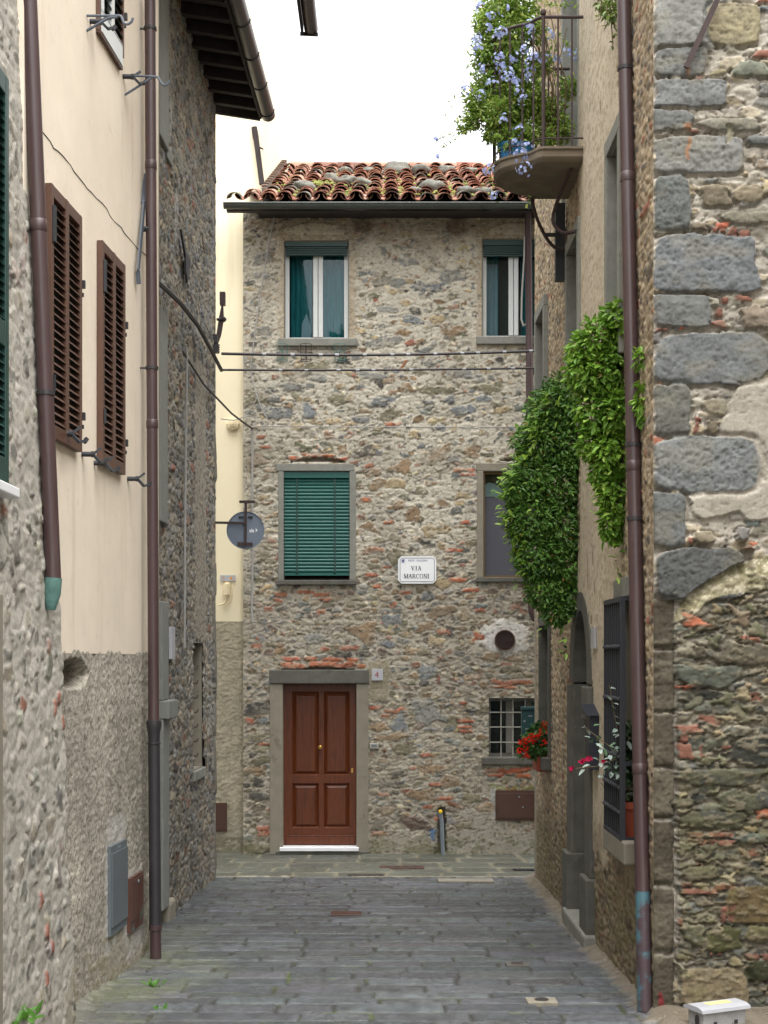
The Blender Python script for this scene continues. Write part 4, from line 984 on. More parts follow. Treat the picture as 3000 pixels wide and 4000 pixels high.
# the crack: a thin dark line sagging across the plaster
m = MB(); pts = [(95, 288), (110, 310), (128, 330), (145, 350), (160, 370), (180, 398), (200, 420), (222, 440), (240, 468), (262, 495), (288, 528), (313, 550)]
rk = random.Random(3); pp = []
for (x, y) in pts:
    for k in range(2):
        x2, y2 = x+k*9+rk.uniform(-2, 2), y+k*11+rk.uniform(-2, 2); Y = yc(x2); pp.append(CRM.p(Y, fz(y2, Y), .0))
pp = [p for p in pp if True]
pp.sort(key=lambda p: p.y)
m.tube(pp, [.0028+.002*rk.random() for _ in pp], 5); m.build('crack', M['dark_wood'], crh)
def shutters(fr, u0, u1, v0, v1, parent, material, frame_mat, slat_mat, n, white=False):
    f = MB(); t = .045; mid = (u0+u1)/2
    f.fb(fr, u0, u0+t, v0, v1, .004, .045).fb(fr, u1-t, u1, v0, v1, .004, .045).fb(fr, mid-.03, mid+.03, v0, v1, .004, .047)
    for (a, b) in ((u0+t, mid-.03), (mid+.03, u1-t)): f.fb(fr, a, b, v0, v0+.08, .006, .043).fb(fr, a, b, v1-.07, v1, .006, .043)
    f.fb(fr, u0+.01, u1-.01, v0+.01, v1-.01, .001, .004)
    s_ = f.build('shutter', frame_mat, parent, bevel=.004)
    l = MB()
    for (a, b) in ((u0+t, mid-.03), (mid+.03, u1-t)):
        for i in range(n):
            z = v0+.09+(v1-v0-.17)*(i+.5)/n; h = (v1-v0-.17)/n
            vs = [fr.p(u, z+q, dd) for u in (a, b) for (dd, q) in ((.040, -h*.42), (.044, -h*.36), (.012, h*.40), (.008, h*.34))]
            l.add(vs, [(0,1,5,4), (1,2,6,5), (2,3,7,6), (3,0,4,7), (0,3,2,1), (4,5,6,7)])
    l.build('louvre', slat_mat, s_)
    bk = MB(); bk.fb(fr, u0+t, u1-t, v0+.08, v1-.07, .0042, .006); bk.build('shutter_back', M['room'], s_)
    return s_
def hinge(fr, u, v, parent):
    q = MB(); q.fb(fr, u, u+.05, v-.055, v+.05, .002, .014).fb(fr, u+.03, u+.055, v+.0, v+.05, .014, .05).fb(fr, u+.035, u+.052, v-.055, v-.03, .014, .04)
    q.build('hinge', M['black_iron'], parent)
for (x0, x1) in ((98, 165), (210, 260)):
    s_ = shutters(CRM, yc(x0), yc(x1), 3.925, 5.45, crh, None, M['brown_paint'], M['brown_paint'], 27)
    for z in (5.0, 4.14): hinge(CRM, yc(x1)+.006, z, s_)
    q = MB(); q.fb(CRM, yc(x0)+.01, yc(x0)+.045, 5.1, 5.32, .047, .062); q.fb(CRM, yc(x0)+.02, yc(x0)+.035, 4.2, 4.3, .047, .06); q.build_each('shutter_latch', M['dark_metal'], s_)
u0, u1 = yc(209), yc(258)
q = MB(); q.fb(CRM, u0-.008, u0+.028, 6.87, 8.4, .002, .03); q.fb(CRM, u1-.015, u1+.004, 6.95, 8.4, .002, .04); q.fb(CRM, u0-.008, u1+.008, 6.865, 6.886, .002, .03)
w3 = q.build('window', M['brown_paint'], crh)
q = MB(); q.fb(CRM, u0+.03, u1-.015, 6.887, 7.04, .004, .035).fb(CRM, u0+.03, u0+.085, 7.02, 8.4, .004, .035).fb(CRM, (u0+u1)/2-.02, (u0+u1)/2+.06, 7.02, 8.4, .004, .035)
q.build('white_frame', M['white_paint'], w3)
q = MB()
for (a, b) in ((u0+.085, (u0+u1)/2-.02), ((u0+u1)/2+.06, u1-.015)):
    for i in range(22):
        z = 7.05+i*.062; vs = [CRM.p(u, z+qq, dd) for u in (a, b) for (dd, qq) in ((.034, -.025), (.038, -.021), (.010, .025), (.006, .021))]
        q.add(vs, [(0,1,5,4), (1,2,6,5), (2,3,7,6), (3,0,4,7)])
q.build('louvre', M['dark_green'], w3)
q = MB(); q.fb(CRM, u0+.03, u1-.015, 6.9, 8.4, .0015, .004); q.build('shutter_back', M['room'], w3)
hinge(CRM, u1+.012, 7.25, w3)
# eave gutter of this house, its open end hanging into the top of the view
gy0, gy1, gxx = 9.4, 12.8, -.672; gz_ = 8.36
m = MB(); vs = []
for yy in (gy0, gy1):
    for rad in (.064, .058):
        for j in range(n+1):
            a = math.pi*j/n; vs.append((gxx-rad*math.cos(a), yy, gz_-rad*math.sin(a)+.03))
m.add(vs, fs[:-1])
eg = m.build('gutter', M['brown_pipe'], crh, smooth=True, recalc=False)
m = MB(); m.box(gxx-.088, gy0, gz_-.045, gxx-.068, gy1-.03, gz_+.09); m.bar((gxx-.10, gy1-.02, gz_-.02), (gxx+.065, gy1-.02, gz_-.028), .02, .03)
for y in (9.7, 10.5, 11.3): m.bar((-1.9, y-.3, gz_+.30), (gxx-.09, y, gz_+.04), .06, .08)
m.build_each('eave_board', M['dark_wood'], eg)
m = MB(); m.add([(gxx-.06, gy0, gz_+.12), (gxx-.06, gy1-1.0, gz_+.12), (gxx-.34, gy1-1.0, gz_+.2), (gxx-.34, gy0, gz_+.2)], [(0,1,2,3)])
m.build('roof_edge', M['old_tile'], crh)

# ================================================================== near left stone house
nlh = thing('rough_stone_house', 'pale roughly plastered stone house at the left edge, with a dark green shutter', 'house', (-2.2, 7.5, 0))
def nlx(z, y=8): return -1.865-.041*(z-.35)
W = Wall(5.0, 8.56, .25, 7.0, .013, .0115, 720, S(168,163,153), amp=.010)
W.H += .010*W.F2+.02*W.F3
palL = [(S(134,131,123), 3), (S(116,114,107), 2), (S(142,134,119), 2), (S(132,94,78), .3), (S(154,149,139), 3)]
W.pack(.19, .11, palL, joint=.03, hide=.55, deep=.010, h=.004, hv=.005, bed=.12)
W.scatter(80, palL, .04, .11, 1.6, (.5, 1.1), maxocc=.12, crev=.014, h=.008, dome=.006, tilt=.04, irr=.3)
W.scatter(700, palL, .014, .05, 1.5, (.5, 1.0), maxocc=.2, crev=.014, h=.008, irr=.3)
W.H += .004*W.F1+.03*fbm(W.U/.35, W.V/.3, 733, 4)
W.smear(.04, .7, S(172,167,157), .12, .09, lift=.003)
for (u, v) in ((8.1, 2.66), (8.2, 2.3), (8.3, 2.35), (8.4, 2.2), (7.7, 1.25), (7.8, 1.05), (7.75, .8), (7.9, .95)): W.stone(u, v, .03, .045, S(140,92,76)*W.rng.uniform(.8, 1.2), .1, p=4, h=.02)
W.tint((W.F3+W.F2*.6 > .06)*1.0, S(162,158,148), .45)
W.tint(((W.V < .75)*(W.F2+W.F3 > 0))*1.0, S(120,112,84), .4)
def nlmap(U, V, H):
    e = sstep(U, 8.38, 8.56)                    # the corner rounds off and wanders
    wob = .05*np.sin(V*3.1)+.045*np.sin(V*7.3+1)+.03*np.sin(V*15+2)
    X = nlx(V)+H-e*e*.22; Yy = U+wob*sstep(U, 8.1, 8.56)
    return X, Yy, V
sh = (6.2, 7.28, 3.49, 5.62)
W.H *= .45
W.build('wall', nlmap, M['rubble_near'], nlh, fade=0)
m = MB()
m.prism([(nlx(.2)-.24, 5.0, .2), (nlx(.2)-.24, 8.5, .2), (nlx(7)-.24, 8.5, 9), (nlx(7)-.24, 5, 9)], (-2.5, 0, 0)); m.box(-5, -7, 0, -2.0, 5.0, 10.5); m.build('inner_wall', M['body'], nlh)  # long unseen block behind the viewer added to shade the lower walls
NLF = Frame((nlx(4.6), 0, 0), (0, 1, 0), (1, 0, 0))
def nshut(z): return nlx(z)
f = MB(); u0, u1, v0, v1 = sh
NF = Frame((-2.03+.02, 0, 0), (0,1,0), (1,0,0))
f.fb(NF, u1-.06, u1, v0, v1, -.06, .045).fb(NF, u0, u1-.06, v0, v0+.14, -.06, .043).fb(NF, u0, u1-.06, v1-.1, v1, -.06, .043).fb(NF, u0, u1-.06, (v0+v1)/2-.35, (v0+v1)/2-.22, -.06, .043).fb(NF, u0, u1-.01, v0+.01, v1-.01, -.06, -.05)
s_ = f.build('shutter', M['dark_green'], nlh, bevel=.004)
l = MB(); k = 40
for i in range(k):
    z = v0+.15+(v1-v0-.26)*(i+.5)/k; h = (v1-v0-.26)/k
    vs = [NF.p(u, z+q, dd) for u in (u0, u1-.06) for (dd, q) in ((.036, -h*.42), (.040, -h*.36), (.006, h*.40), (.002, h*.34))]
    l.add(vs, [(0,1,5,4), (1,2,6,5), (2,3,7,6), (3,0,4,7)])
l.build('louvre', M['dark_green'], s_)
m = MB(); m.box(-2.2, 6.1, 3.42, -1.90, 7.25, 3.475); m.build('window_sill', M['marble'], nlh, bevel=.008)
m = MB(); m.box(-2.0, 6.3, .3, -1.83, 6.68, 2.9); m.build('stone_post', M['concrete'], nlh, bevel=.01)
# ================================================================== house on the right
rth = thing('corner_house', 'stone and plaster house on the right with big grey corner blocks and small balcony', 'house', (2.4, 12, 0))
Yn, Yf = 8.78, 15.70
W = Wall(Yn, Yf, -.1, 10.6, .0165, .0135, 800, S(172,156,132), amp=.012)
palR = [(S(150,132,106), 3), (S(128,118,104), 2), (S(104,100,94), 1.3), (S(142,94,76), .8), (S(174,156,128), 2.5), (S(92,82,70), 1)]
pl = np.clip(W.rect(9.95, 12.15, 2.9, 12, .03, .18)+W.rect(10.55, 11.35, 1.0, 3.2, .02, .10), 0, 1)
pl *= 1-W.blob(9.95, 6.9, .16, .42, .5, .2); pl *= 1-W.blob(12.1, 5.0, .12, 1.6, .4, .2)
W.patch(pl, S(194,181,159), h=.018, rough=.12, cvar=.12)
for (y, v, ry) in ((11.0, 7.7, .12), (11.3, 3.4, .07), (11.2, 3.15, .05), (10.9, 6.9, .05), (11.6, 3.3, .16), (11.5, 4.4, .2)):
    m = W.blob(y, v, .035, ry, .5, .3); W.H -= m*.016; W.tint(m, S(122,104,82), .7)
W.pack(.14, .065, palR, joint=.014, hide=.18, deep=.022, h=.004, hv=.008)
W.scatter(250, palR, .03, .10, 1.9, (.35, .75), maxocc=.16, crev=.018, h=.004, dome=.010, tilt=.04, irr=.28)
W.scatter(1300, palR, .012, .045, 1.4, (.4, .9), maxocc=.26, crev=.012, h=.003, dome=.006, irr=.3)
W.smear(.05, .6, S(164,148,124))
W.tint(sstep(-W.F1, .12, .28)*(1-pl), S(74,64,52), .5); W.H -= sstep(-W.F1, .12, .3)*.010*(1-pl)  # pit colour darkened to stand for shade in the crevices
W.tint(sstep(1.5-W.V+W.F3*1.4+W.F2*.6, 0, .8), S(84,72,54), .55)
W.tint((W.V < .9)*(W.F2+W.F3 > .08)*1.0, S(92,92,52), .35)
far = sstep(W.U, Yf-.30, Yf-.16); W.patch(far*(W.V < 6.0)*.8, S(138,132,118), h=.02, rough=.7)
ROP = {'w1': (14.50, 15.22, 4.6, 6.26), 'w2': (12.10, 12.78, 4.6, 6.30), 'w3': (9.90, 10.38, 4.75, 6.34), 'door': (11.58, 12.42, .05, 3.02), 'low': (14.22, 15.02, 1.58, 2.94), 'grille': (9.36, 10.12, 1.36, 3.02), 'bal': (12.14, 13.16, 6.9, 9.2)}
W.H *= .42
W.build('wall', wmap(RGT), M['rubble_near'], rth, list(ROP.values()))
def rwin(key, dep=.28, frame=.09, proud=.05, depth_mat='grey_stone', door=False, sill=True):
    u0, u1, v0, v1 = ROP[key]; q = MB()
    b0 = v0 if not door else v0
    q.fb(RGT, u0-frame, u0, b0, v1, -dep, proud).fb(RGT, u1, u1+frame, b0, v1, -dep, proud).fb(RGT, u0-frame, u1+frame, v1+.001, v1+frame+.03, -dep, proud)
    o = q.build('window_surround', M[depth_mat], rth, bevel=.006)
    if sill:
        s_ = MB(); s_.fb(RGT, u0-frame-.03, u1+frame+.03, v0-.13, v0-.001, -dep, proud+.06); s_.build('sill', M[depth_mat], o, bevel=.008)
    w = MB(); t = .05; mid = (u0+u1)/2; d0, d1 = -dep+.02, -dep+.07
    w.fb(RGT, u0, u0+t, v0, v1, d0, d1).fb(RGT, u1-t, u1, v0, v1, d0, d1).fb(RGT, u0+t, u1-t, v0, v0+t, d0, d1).fb(RGT, u0+t, u1-t, v1-t, v1, d0, d1).fb(RGT, mid-.03, mid+.03, v0+t, v1-t, d0, d1)
    wo_ = w.build('window', M['brown_paint'], rth)
    g_ = MB(); g_.fb(RGT, u0+t, u1-t, v0+t, v1-t, d0+.02, d0+.026); g_.build('pane', M['glass'], wo_)
    g_ = MB(); g_.fb(RGT, u0-.05, u1+.05, v0-.05, v1+.05, -dep-.12, -dep-.08); g_.build('room_back', M['room'], wo_)
rwin('w1'); rwin('w2', proud=.03, sill=False); rwin('w3', proud=.045, sill=False); rwin('bal', dep=.25, sill=False, frame=.06, proud=.02); rwin('low', dep=.24, frame=.07, proud=.03, depth_mat='dark_stone')
# grated window: stone reveal and dark room
u0, u1, v0, v1 = ROP['grille']
reveal(RGT, u0, u1, v0, v1, .38, M['concrete'], rth, t=.08, d0=.012)
q = MB(); q.fb(RGT, u0-.1, u1+.08, v1-.001, v1+.14, -.1, .02); q.build('window_lintel', M['grey_stone'], rth, bevel=.008)
q = MB(); q.fb(RGT, u0-.06, u1+.06, v0-.16, v0-.003, -.38, .10); q.build('window_sill', M['concrete'], rth, bevel=.015)
q = MB(); q.fb(RGT, u0-.05, u1+.05, v0-.05, v1+.05, -.46, -.42); q.build('room_back', M['room'], rth)
# iron grille: a shallow cage of upright bars and twisted cross bars
gd = .085; z0, z1 = 1.345, 3.01; ya, yb = 9.42, 10.16
q = MB(); q.fb(RGT, ya-.016, ya+.016, z0, z1, gd-.016, gd+.016).fb(RGT, yb-.01, yb+.01, z0, z1, gd-.01, gd+.01)
q.fb(RGT, ya, yb, z0, z0+.03, gd-.014, gd+.014).fb(RGT, ya, yb, z1-.035, z1, gd-.014, gd+.014)
for z in (z0, z1-.03, 1.86): q.fb(RGT, ya-.016, ya+.016, z, z+.03, -.02, gd-.016); q.fb(RGT, yb-.01, yb+.01, z, z+.025, -.02, gd-.01)
gr = q.build('window_grille', M['grille'], rth)
for k in range(1, 9):
    yy = ya+(yb-ya)*k/9; q = MB(); q.fb(RGT, yy-.008, yy+.008, z0+.03, z1-.035, gd-.008, gd+.008); q.build('grille_bar', M['grille'], gr)
for z in (1.345+.36, 1.345+.57, 2.31, 2.67, 1.345+.19):
    q = MB(); pts = []; n_ = 44
    q.tube([RGT.p(ya+(yb-ya)*i/n_, z+.006*math.sin(i*1.9), gd+.006+.006*math.cos(i*1.9)) for i in range(n_+1)], .013, 6)
    q.build('grille_crossbar', M['grille'], gr, smooth=True)
# arched doorway: stone jambs on plinth blocks, voussoir ring, door leaf, step
u0, u1, v0, v1 = ROP['door']; zs_ = 2.38
q = MB(); q.fb(RGT, u0-.30, u0-.001, .80, zs_-.02, -.42, .035); q.fb(RGT, u1+.001, u1+.26, .80, zs_-.02, -.42, .035)
q.build_each('door_jamb', M['dark_stone'], rth, bevel=.008)
q = MB(); q.fb(RGT, u0-.36, u0+.02, gz(11.4)-.1, .798, -.42, .075); q.fb(RGT, u1-.02, u1+.32, gz(12.6)-.1, .85, -.42, .075); q.fb(RGT, u0-.33, u0+.03, zs_-.3, zs_-.02, -.42, .06)
q.build_each('door_plinth', M['dark_stone'], rth, bevel=.012)
q = MB(); mid = (u0+u1)/2; ri = (u1-u0)/2; ro = ri+.26; na = 14; vs = []; fs_ = []
for i in range(na+1):
    a = math.pi*i/na
    for (r, dd) in ((ri, .014), (ro, .014), (ro, -.42), (ri, -.42)): vs.append(RGT.p(mid+r*math.cos(a), zs_+(r-ri)*.6*math.sin(a)+ri*1.5*math.sin(a), dd))
for i in range(na):
    for j in range(4): fs_.append((i*4+j, i*4+(j+1) % 4, (i+1)*4+(j+1) % 4, (i+1)*4+j))
q.add(vs, fs_); q.build('door_arch', M['dark_stone'], rth)
q = MB(); q.prism([RGT.p(mid+ro*.99*math.cos(math.pi*i/12), zs_+ro*1.1*math.sin(math.pi*i/12), -.36) for i in range(13)], RGT.n*-.04)
q.fb(RGT, u0-.05, u1+.05, .1, zs_, -.40, -.36)
for k in range(5): q.fb(RGT, u0+.02+k*.165, u0+.17+k*.165, .35, zs_+.1, -.36, -.34)
dr = q.build('door', M['dark_wood'], rth)
q = MB(); q.fb(RGT, u0-.42, u1+.10, gz(12)-.1, gz(12)+.13, -.4, .10); q.build('door_step', M['grey_stone'], rth, bevel=.02)
# end wall: named corner blocks drawn from life
def K(px, py, z=0): return (fx(1382.5+px*.25, 8.78), fz(z*553+py*.25, 8.78))
W = Wall(1.704, 3.3, .15, 7.0, .0085, .0085, 900, S(164,157,145), amp=.011)
palE = [(S(120,118,108), 2), (S(134,124,104), 2), (S(150,138,112), 1.5), (S(168,100,76), 1), (S(96,98,96), 1)]
W.patch(W.poly([K(870,1100,1), K(745,1280,1), K(690,1440,1), K(700,1570,1), K(790,1600,1), K(850,1650,1), K(940,1740,1), K(1010,1800,1), K(990,1960,1), K(700,2010,1), K(430,2060,1), K(450,2230,1), K(520,60,2), K(850,0,2), K(930,80,2), K(1106,60,2), K(2400,60,2), K(2400,1000,1), K(1106,1050,1)], .012), S(158,151,139), h=.022, rough=.3, cvar=.09)
FREE = W.occ*1.0
inarch = W.poly([K(300,880,2), K(390,735,2), K(560,600,2), K(760,490,2), K(1000,395,2), K(1400,330,2), K(2400,330,2), K(2400,2400,3), K(330,2400,3)], .01)
W.H += inarch*.055; W.C = W.C*(1-inarch[:, :, None])+inarch[:, :, None]*S(114,109,96)[None, None, :]*(1+1.3*W.F2+1.2*W.F1+.6*W.F3)[:, :, None]
band = W.poly([K(300,880,2), K(390,735,2), K(560,600,2), K(760,490,2), K(1000,395,2), K(1400,330,2), K(1400,640,2), K(1000,690,2), K(700,720,2), K(560,790,2), K(440,900,2), K(310,960,2)], .01)
EQ = [ # (zoom row, x0, y0, x1, y1, colour, squareness)
 (0,130,-70,650,395,G1*1.12,6), (0,590,30,1030,385,S(158,146,108),4), (0,130,422,575,658,G2,6), (0,130,690,742,915,S(126,128,126),9), (0,130,932,420,1140,G2,5), (0,130,1180,890,1500,G1,6), (0,130,1530,430,1985,S(104,108,104),6), (0,130,2030,1005,2524,S(114,119,121),7),
 (0,800,535,1120,665,S(122,126,108),3), (0,520,1022,1020,1130,S(132,128,110),7), (0,930,1170,1130,1260,G2,3), (0,520,1610,780,1790,S(128,116,92),3.5), (0,825,1600,1080,1750,S(142,128,100),3), (0,720,1830,1150,1940,S(126,120,100),4), (0,450,1930,570,1995,S(120,106,84),3), (0,560,1540,660,1590,G1,3), (0,1030,720,1150,830,G1,4), (0,700,0,760,30,G2,3),
 (1,135,335,605,612,S(110,112,108),8), (1,880,440,1150,615,S(136,120,100),6), (1,130,672,1110,1100,S(114,118,117),4.5), (1,130,1120,430,1560,S(108,108,98),8), (1,130,1570,1005,2030,S(124,128,126),5), (1,90,2052,395,2500,S(104,108,106),7), (1,560,1235,735,1370,S(140,130,104),3), (1,570,1420,680,1540,S(128,114,90),3), (1,690,1090,870,1120,S(90,92,92),4),
 (2,150,335,880,742,S(88,90,88),4.5), (2,470,165,620,275,S(140,128,102),2.6), (2,830,140,930,245,S(130,126,120),3), (2,700,280,740,300,S(90,76,64),3),
 (2,560,720,1130,905,S(84,82,68),4), (2,310,905,740,1060,S(104,100,80),3.5), (2,800,990,960,1125,S(104,98,66),2.4), (2,645,1150,1130,1310,S(94,88,70),4), (2,330,1330,820,1500,S(92,96,82),4), (2,320,1545,400,1670,S(104,106,100),4), (2,460,1580,640,1665,S(92,80,58),3.5), (2,710,1535,1130,1690,S(84,84,66),3.5), (2,320,1695,740,1815,S(96,98,90),4.5), (2,530,1880,750,1985,S(78,78,68),3.5), (2,810,1940,1140,2175,S(62,64,56),3.5),
 (3,330,5,1050,130,S(84,84,70),4.5), (3,520,210,635,358,S(86,94,88),4), (3,660,212,1140,372,S(72,74,66),4), (3,350,375,870,512,S(72,72,60),4), (3,790,548,1060,645,S(86,96,92),3), (3,320,662,685,805,S(112,104,74),3.5), (3,700,672,1140,825,S(90,90,72),3.5), (3,350,852,700,945,S(70,66,54),4), (3,740,1020,1180,1320,S(106,88,50),4), (3,360,1345,530,1485,S(98,98,78),4), (3,540,1392,870,1545,S(82,82,42),3), (3,900,1360,1150,1490,S(96,88,56),3), (3,880,470,1040,510,S(108,92,56),3), (3,900,1655,1150,1815,S(58,60,36),3.5), (3,440,1605,570,1660,S(110,110,104),3), (3,360,1725,900,2065,S(132,116,84),3.5), (3,970,1950,1160,2110,S(104,100,74),3), (3,700,860,1130,980,S(88,86,62),4)]
for (z, x0, y0, x1, y1, c, p) in EQ:
    if z >= 2 and (z, x0) not in ((2, 150), (2, 470), (2, 830), (2, 700), (2, 810), (2, 640), (2, 645), (2, 330), (3, 330), (3, 660), (3, 350), (3, 740), (3, 360), (3, 790), (3, 900), (3, 540)): continue
    (ua, va), (ub, vb) = K(x0, y0, z), K(x1, y1, z)
    big = (x1-x0)*(y1-y0) > 90000
    c = np.array(c)*(.80 if z < 2 else .86); c = c*.75+.25*c.mean()*np.array([1.02, 1.0, .97])
    W.stone((ua+ub)/2, (va+vb)/2, abs(ub-ua)/2*(1.03 if z < 2 else 1.08), abs(va-vb)/2*(1.04 if z < 2 else 1.1), np.array(c), W.rng.normal(0, .015), p=p, h=(.016 if z < 2 else .066), dome=(.004 if big else .008), crev=.020, soft=(.035 if big else .07), warp=(.12 if big else .34), cvar=.3, tilt=.006, irr=(.03 if big else .14), pit=(W.rng.uniform(.2, .75) if (big and z < 3) else .3))
EB = [(0,990,430,1140,500), (0,620,1970,665,2012), (0,690,1970,737,2012), (0,770,1962,842,2034), (0,855,1985,952,2045), (0,430,1115,510,1150), (0,470,660,540,685), (1,820,345,970,388), (1,655,450,710,530), (1,620,560,745,612), (1,475,1390,530,1440), (1,465,1445,505,1530), (1,700,360,760,410), (1,140,625,240,652), (2,330,1840,505,1907), (2,330,1920,402,1992), (2,310,2000,440,2125), (2,690,2015,772,2040), (2,500,2010,535,2110), (2,880,300,970,328), (2,400,225,450,280), (3,390,548,535,593), (3,560,543,778,593), (3,400,603,550,652), (3,560,608,785,655), (3,345,978,450,1012), (3,350,1028,655,1078), (3,755,1165,805,1215), (3,680,1185,740,1225), (3,675,1240,725,1320), (3,740,1255,790,1310), (3,890,1590,1010,1642), (3,1030,1590,1150,1640), (3,320,1290,356,1345), (3,590,1580,615,1605), (3,650,1582,690,1605), (3,470,810,525,830)]
for (z, x0, y0, x1, y1) in EB:
    (ua, va), (ub, vb) = K(x0, y0, z), K(x1, y1, z)
    W.stone((ua+ub)/2, (va+vb)/2, abs(ub-ua)/2*1.05, abs(va-vb)/2*1.1, S(122,84,70)*W.rng.uniform(.65, 1.15), W.rng.normal(0, .05), p=5, h=.01 if z < 2 else .062, dome=.004, crev=.02, warp=.35)
# the worn mossy rim of the arch lies over the blocks
W.patch(band, S(132,125,100), h=.006, rough=1.6, cvar=.3, block=False)
rise = np.clip(1-np.maximum(fx(1382.5+300*.25, 8.78)-W.U, 0)/.02, 0, 1)
top_ = np.interp(W.U, [fx(1382.5+p*.25, 8.78) for p in (300, 390, 560, 760, 1000, 1400, 2400)], [fz(1106+p*.25, 8.78) for p in (880, 735, 600, 490, 395, 330, 330)])
W.H += band*.06*sstep(top_-W.V, -.01, .13); W.tint(band*(W.F1 > .08), S(190,182,160), .6); W.tint(band*(W.F2 < -.06), S(104,100,66), .5)
# left jamb of the blocked arch
for (za, a, zb, b) in ((2, 755, 2, 1185), (2, 1195, 2, 1735), (2, 1745, 3, -8), (3, 8, 3, 445), (3, 455, 3, 1020), (3, 1028, 3, 1615), (3, 1622, 3, 2240)):
    (ua, va), (ub, vb) = K(125, a, za), K(300, b, zb)
    W.stone((ua+ub)/2-.01, (va+vb)/2, abs(ub-ua)/2*1.1, abs(va-vb)/2*1.0, S(74,68,56)*W.rng.uniform(.88, 1.08), 0, p=12, h=.006, dome=.004, crev=.022, soft=.04, warp=.1, cvar=.28, tilt=.003, irr=.01, pit=.6)
W.block |= band > .5
arch_in = np.clip(inarch-band, 0, 1)*(W.U > fx(1382.5+300*.25, 8.78))
W.pack(.17, .07, [(S(88,89,80), 3), (S(76,75,66), 3), (S(102,97,82), 2), (S(98,99,94), 2), (S(62,63,57), 2), (S(116,108,90), 1.2), (S(122,84,68), .25)], joint=.016, hide=.12, h=.056, hv=.012, deep=.022, where=arch_in, seed=4)
W.pack(.16, .08, [(S(126,122,108), 2), (S(144,132,110), 2), (S(160,150,130), 2), (S(112,110,104), 1.5), (S(150,100,80), .3)], joint=.022, hide=.42, h=.004, hv=.008, deep=.014, where=1-inarch, seed=9)
W.tint(sstep(fbm(W.U/.22, W.V/.12, 977, 4), .04, .2)*(1-inarch), S(122,116,100), .35)
# rust runs under the tie rod, red paint mark, moss
for (z, x0, y0, x1, y1) in ((0, 395, 590, 420, 650), (0, 398, 1180, 430, 1390), (0, 390, 1070, 440, 1120)):
    (ua, va), (ub, vb) = K(x0, y0, z), K(x1, y1, z); W.tint(W.rect(ua, ub, vb, va, .008, .02), S(150,96,48), .6)
W.tint(W.poly([K(170,1905,3), K(200,1960,3), K(212,2060,3), K(200,2170,3), K(178,2190,3), K(160,2050,3)], .008), S(120,34,44), .8)
W.tint(((W.V < 1.9)*(W.U > 1.86)*(W.F3*1.2+W.F2 > .10))*1.0, S(90,88,56), .35)
W.scatter(500, palE, .012, .05, 1.5, (.35, .8), maxocc=.2, crev=.018, h=.0, dome=.006, irr=.3, region=lambda u, v: v > 3.3)
W.scatter(2600, [(S(108,102,84), 2), (S(90,88,70), 2), (S(128,116,90), 2), (S(78,74,60), 1), (S(150,90,64), .5)], .012, .07, 1.4, (.3, .7), maxocc=.16, crev=.018, h=.058, dome=.008, irr=.34, region=lambda u, v: v < 3.2 and u > 1.86)
# crevice shade painted into the pits, then mortar smears on the arch filling
W.tint(sstep(-W.F1, .12, .26)*(1-.6*W.occ), S(76,69,60), .6); W.H -= sstep(-W.F1, .14, .3)*.010*(1-.6*W.occ)
W.smear(.08, .6, S(118,109,90), .07, .03, .008, inarch, 3)
W.smear(.14, .4, S(92,90,64), .12, .06, .004, inarch*(W.V < 2.0), 5)
W.build('end_wall', wmap(RFR), M['rubble_near'], rth, fade=.012)
m = MB(); m.box(2.14, 8.9, -.1, 8, Yf-.02, 10.1); m.box(1.73, Yf-.30, -.1, 2.16, Yf-.002, 10.1); m.box(1.73, 8.93, -.1, 3.3, 9.0, 7.0); m.box(1.73, 8.94, -.1, 2.2, 9.36, 10.0); m.box(1.722, 8.80, 7.0, 6, 9.2, 10.0)
m.box(1.80, 8.95, 10.6, 8, Yf-.02, 12.4); m.build('inner_wall', M['body'], rth)  # unseen upper block added above the wall to dim the lane
m = MB(); m.box(5.2, -7, -.1, 9, 8.9, 10.5); m.build('shade_wing', M['body'], rth)  # unseen wing added to keep open sky light off the lower walls

# ------------------------------------------------------------------ balcony
bz0, bz1 = 6.83, 6.945
plan = [(1.72, 11.80), (1.36, 11.80), (1.31, 11.83), (1.25, 11.92), (1.16, 11.97), (1.06, 12.04), (.985, 12.14), (.957, 12.30), (.985, 12.47), (1.06, 12.60), (1.16, 12.70), (1.25, 12.76), (1.31, 12.83), (1.36, 12.88), (1.72, 12.88)]
def off(k): return [(1.72 if x > 1.7 else 1.30+(x-1.30)*k, 12.33+(y-12.33)*k) for x, y in plan]
sp_ = spline([Vector((x, y, 0)) for x, y in plan[1:-1]], 4); plan = [plan[0]]+[(q.x, q.y) for q in sp_]+[plan[-1]]
m = MB(); rings = []
for k, z in ((1.0, bz1), (1.0, bz1-.02), (.965, bz1-.03), (.965, bz0+.035), (.94, bz0+.02), (.88, bz0)): rings.append([(x, y, z) for x, y in off(k)])
vs = [v for r in rings for v in r]; n_ = len(plan); fs_ = []
for i in range(len(rings)-1):
    for j in range(n_): fs_.append((i*n_+j, i*n_+(j+1) % n_, (i+1)*n_+(j+1) % n_, (i+1)*n_+j))
fs_ += [tuple(range(n_)), tuple((len(rings)-1)*n_+j for j in range(n_))]
m.add(vs, fs_)
bal = m.build('balcony', mat('balcony_slab', S(112,101,86), .9, var=.2, vscale=7, bstr=.3, bscale=50, spots=(4, .55, S(84,76,62), .6)), rth)
m = MB(); rl = [Vector((x, y, 8.05)) for x, y in off(.96)]
m.tube(rl, .014, 6); m.lathe([(.0, 0), (.022, .01), (.028, .03), (.02, .05), (0, .06)], (1.355, 11.82, 8.06), 10)
rail = m.build('balcony_rail', M['rust'], bal, smooth=True)
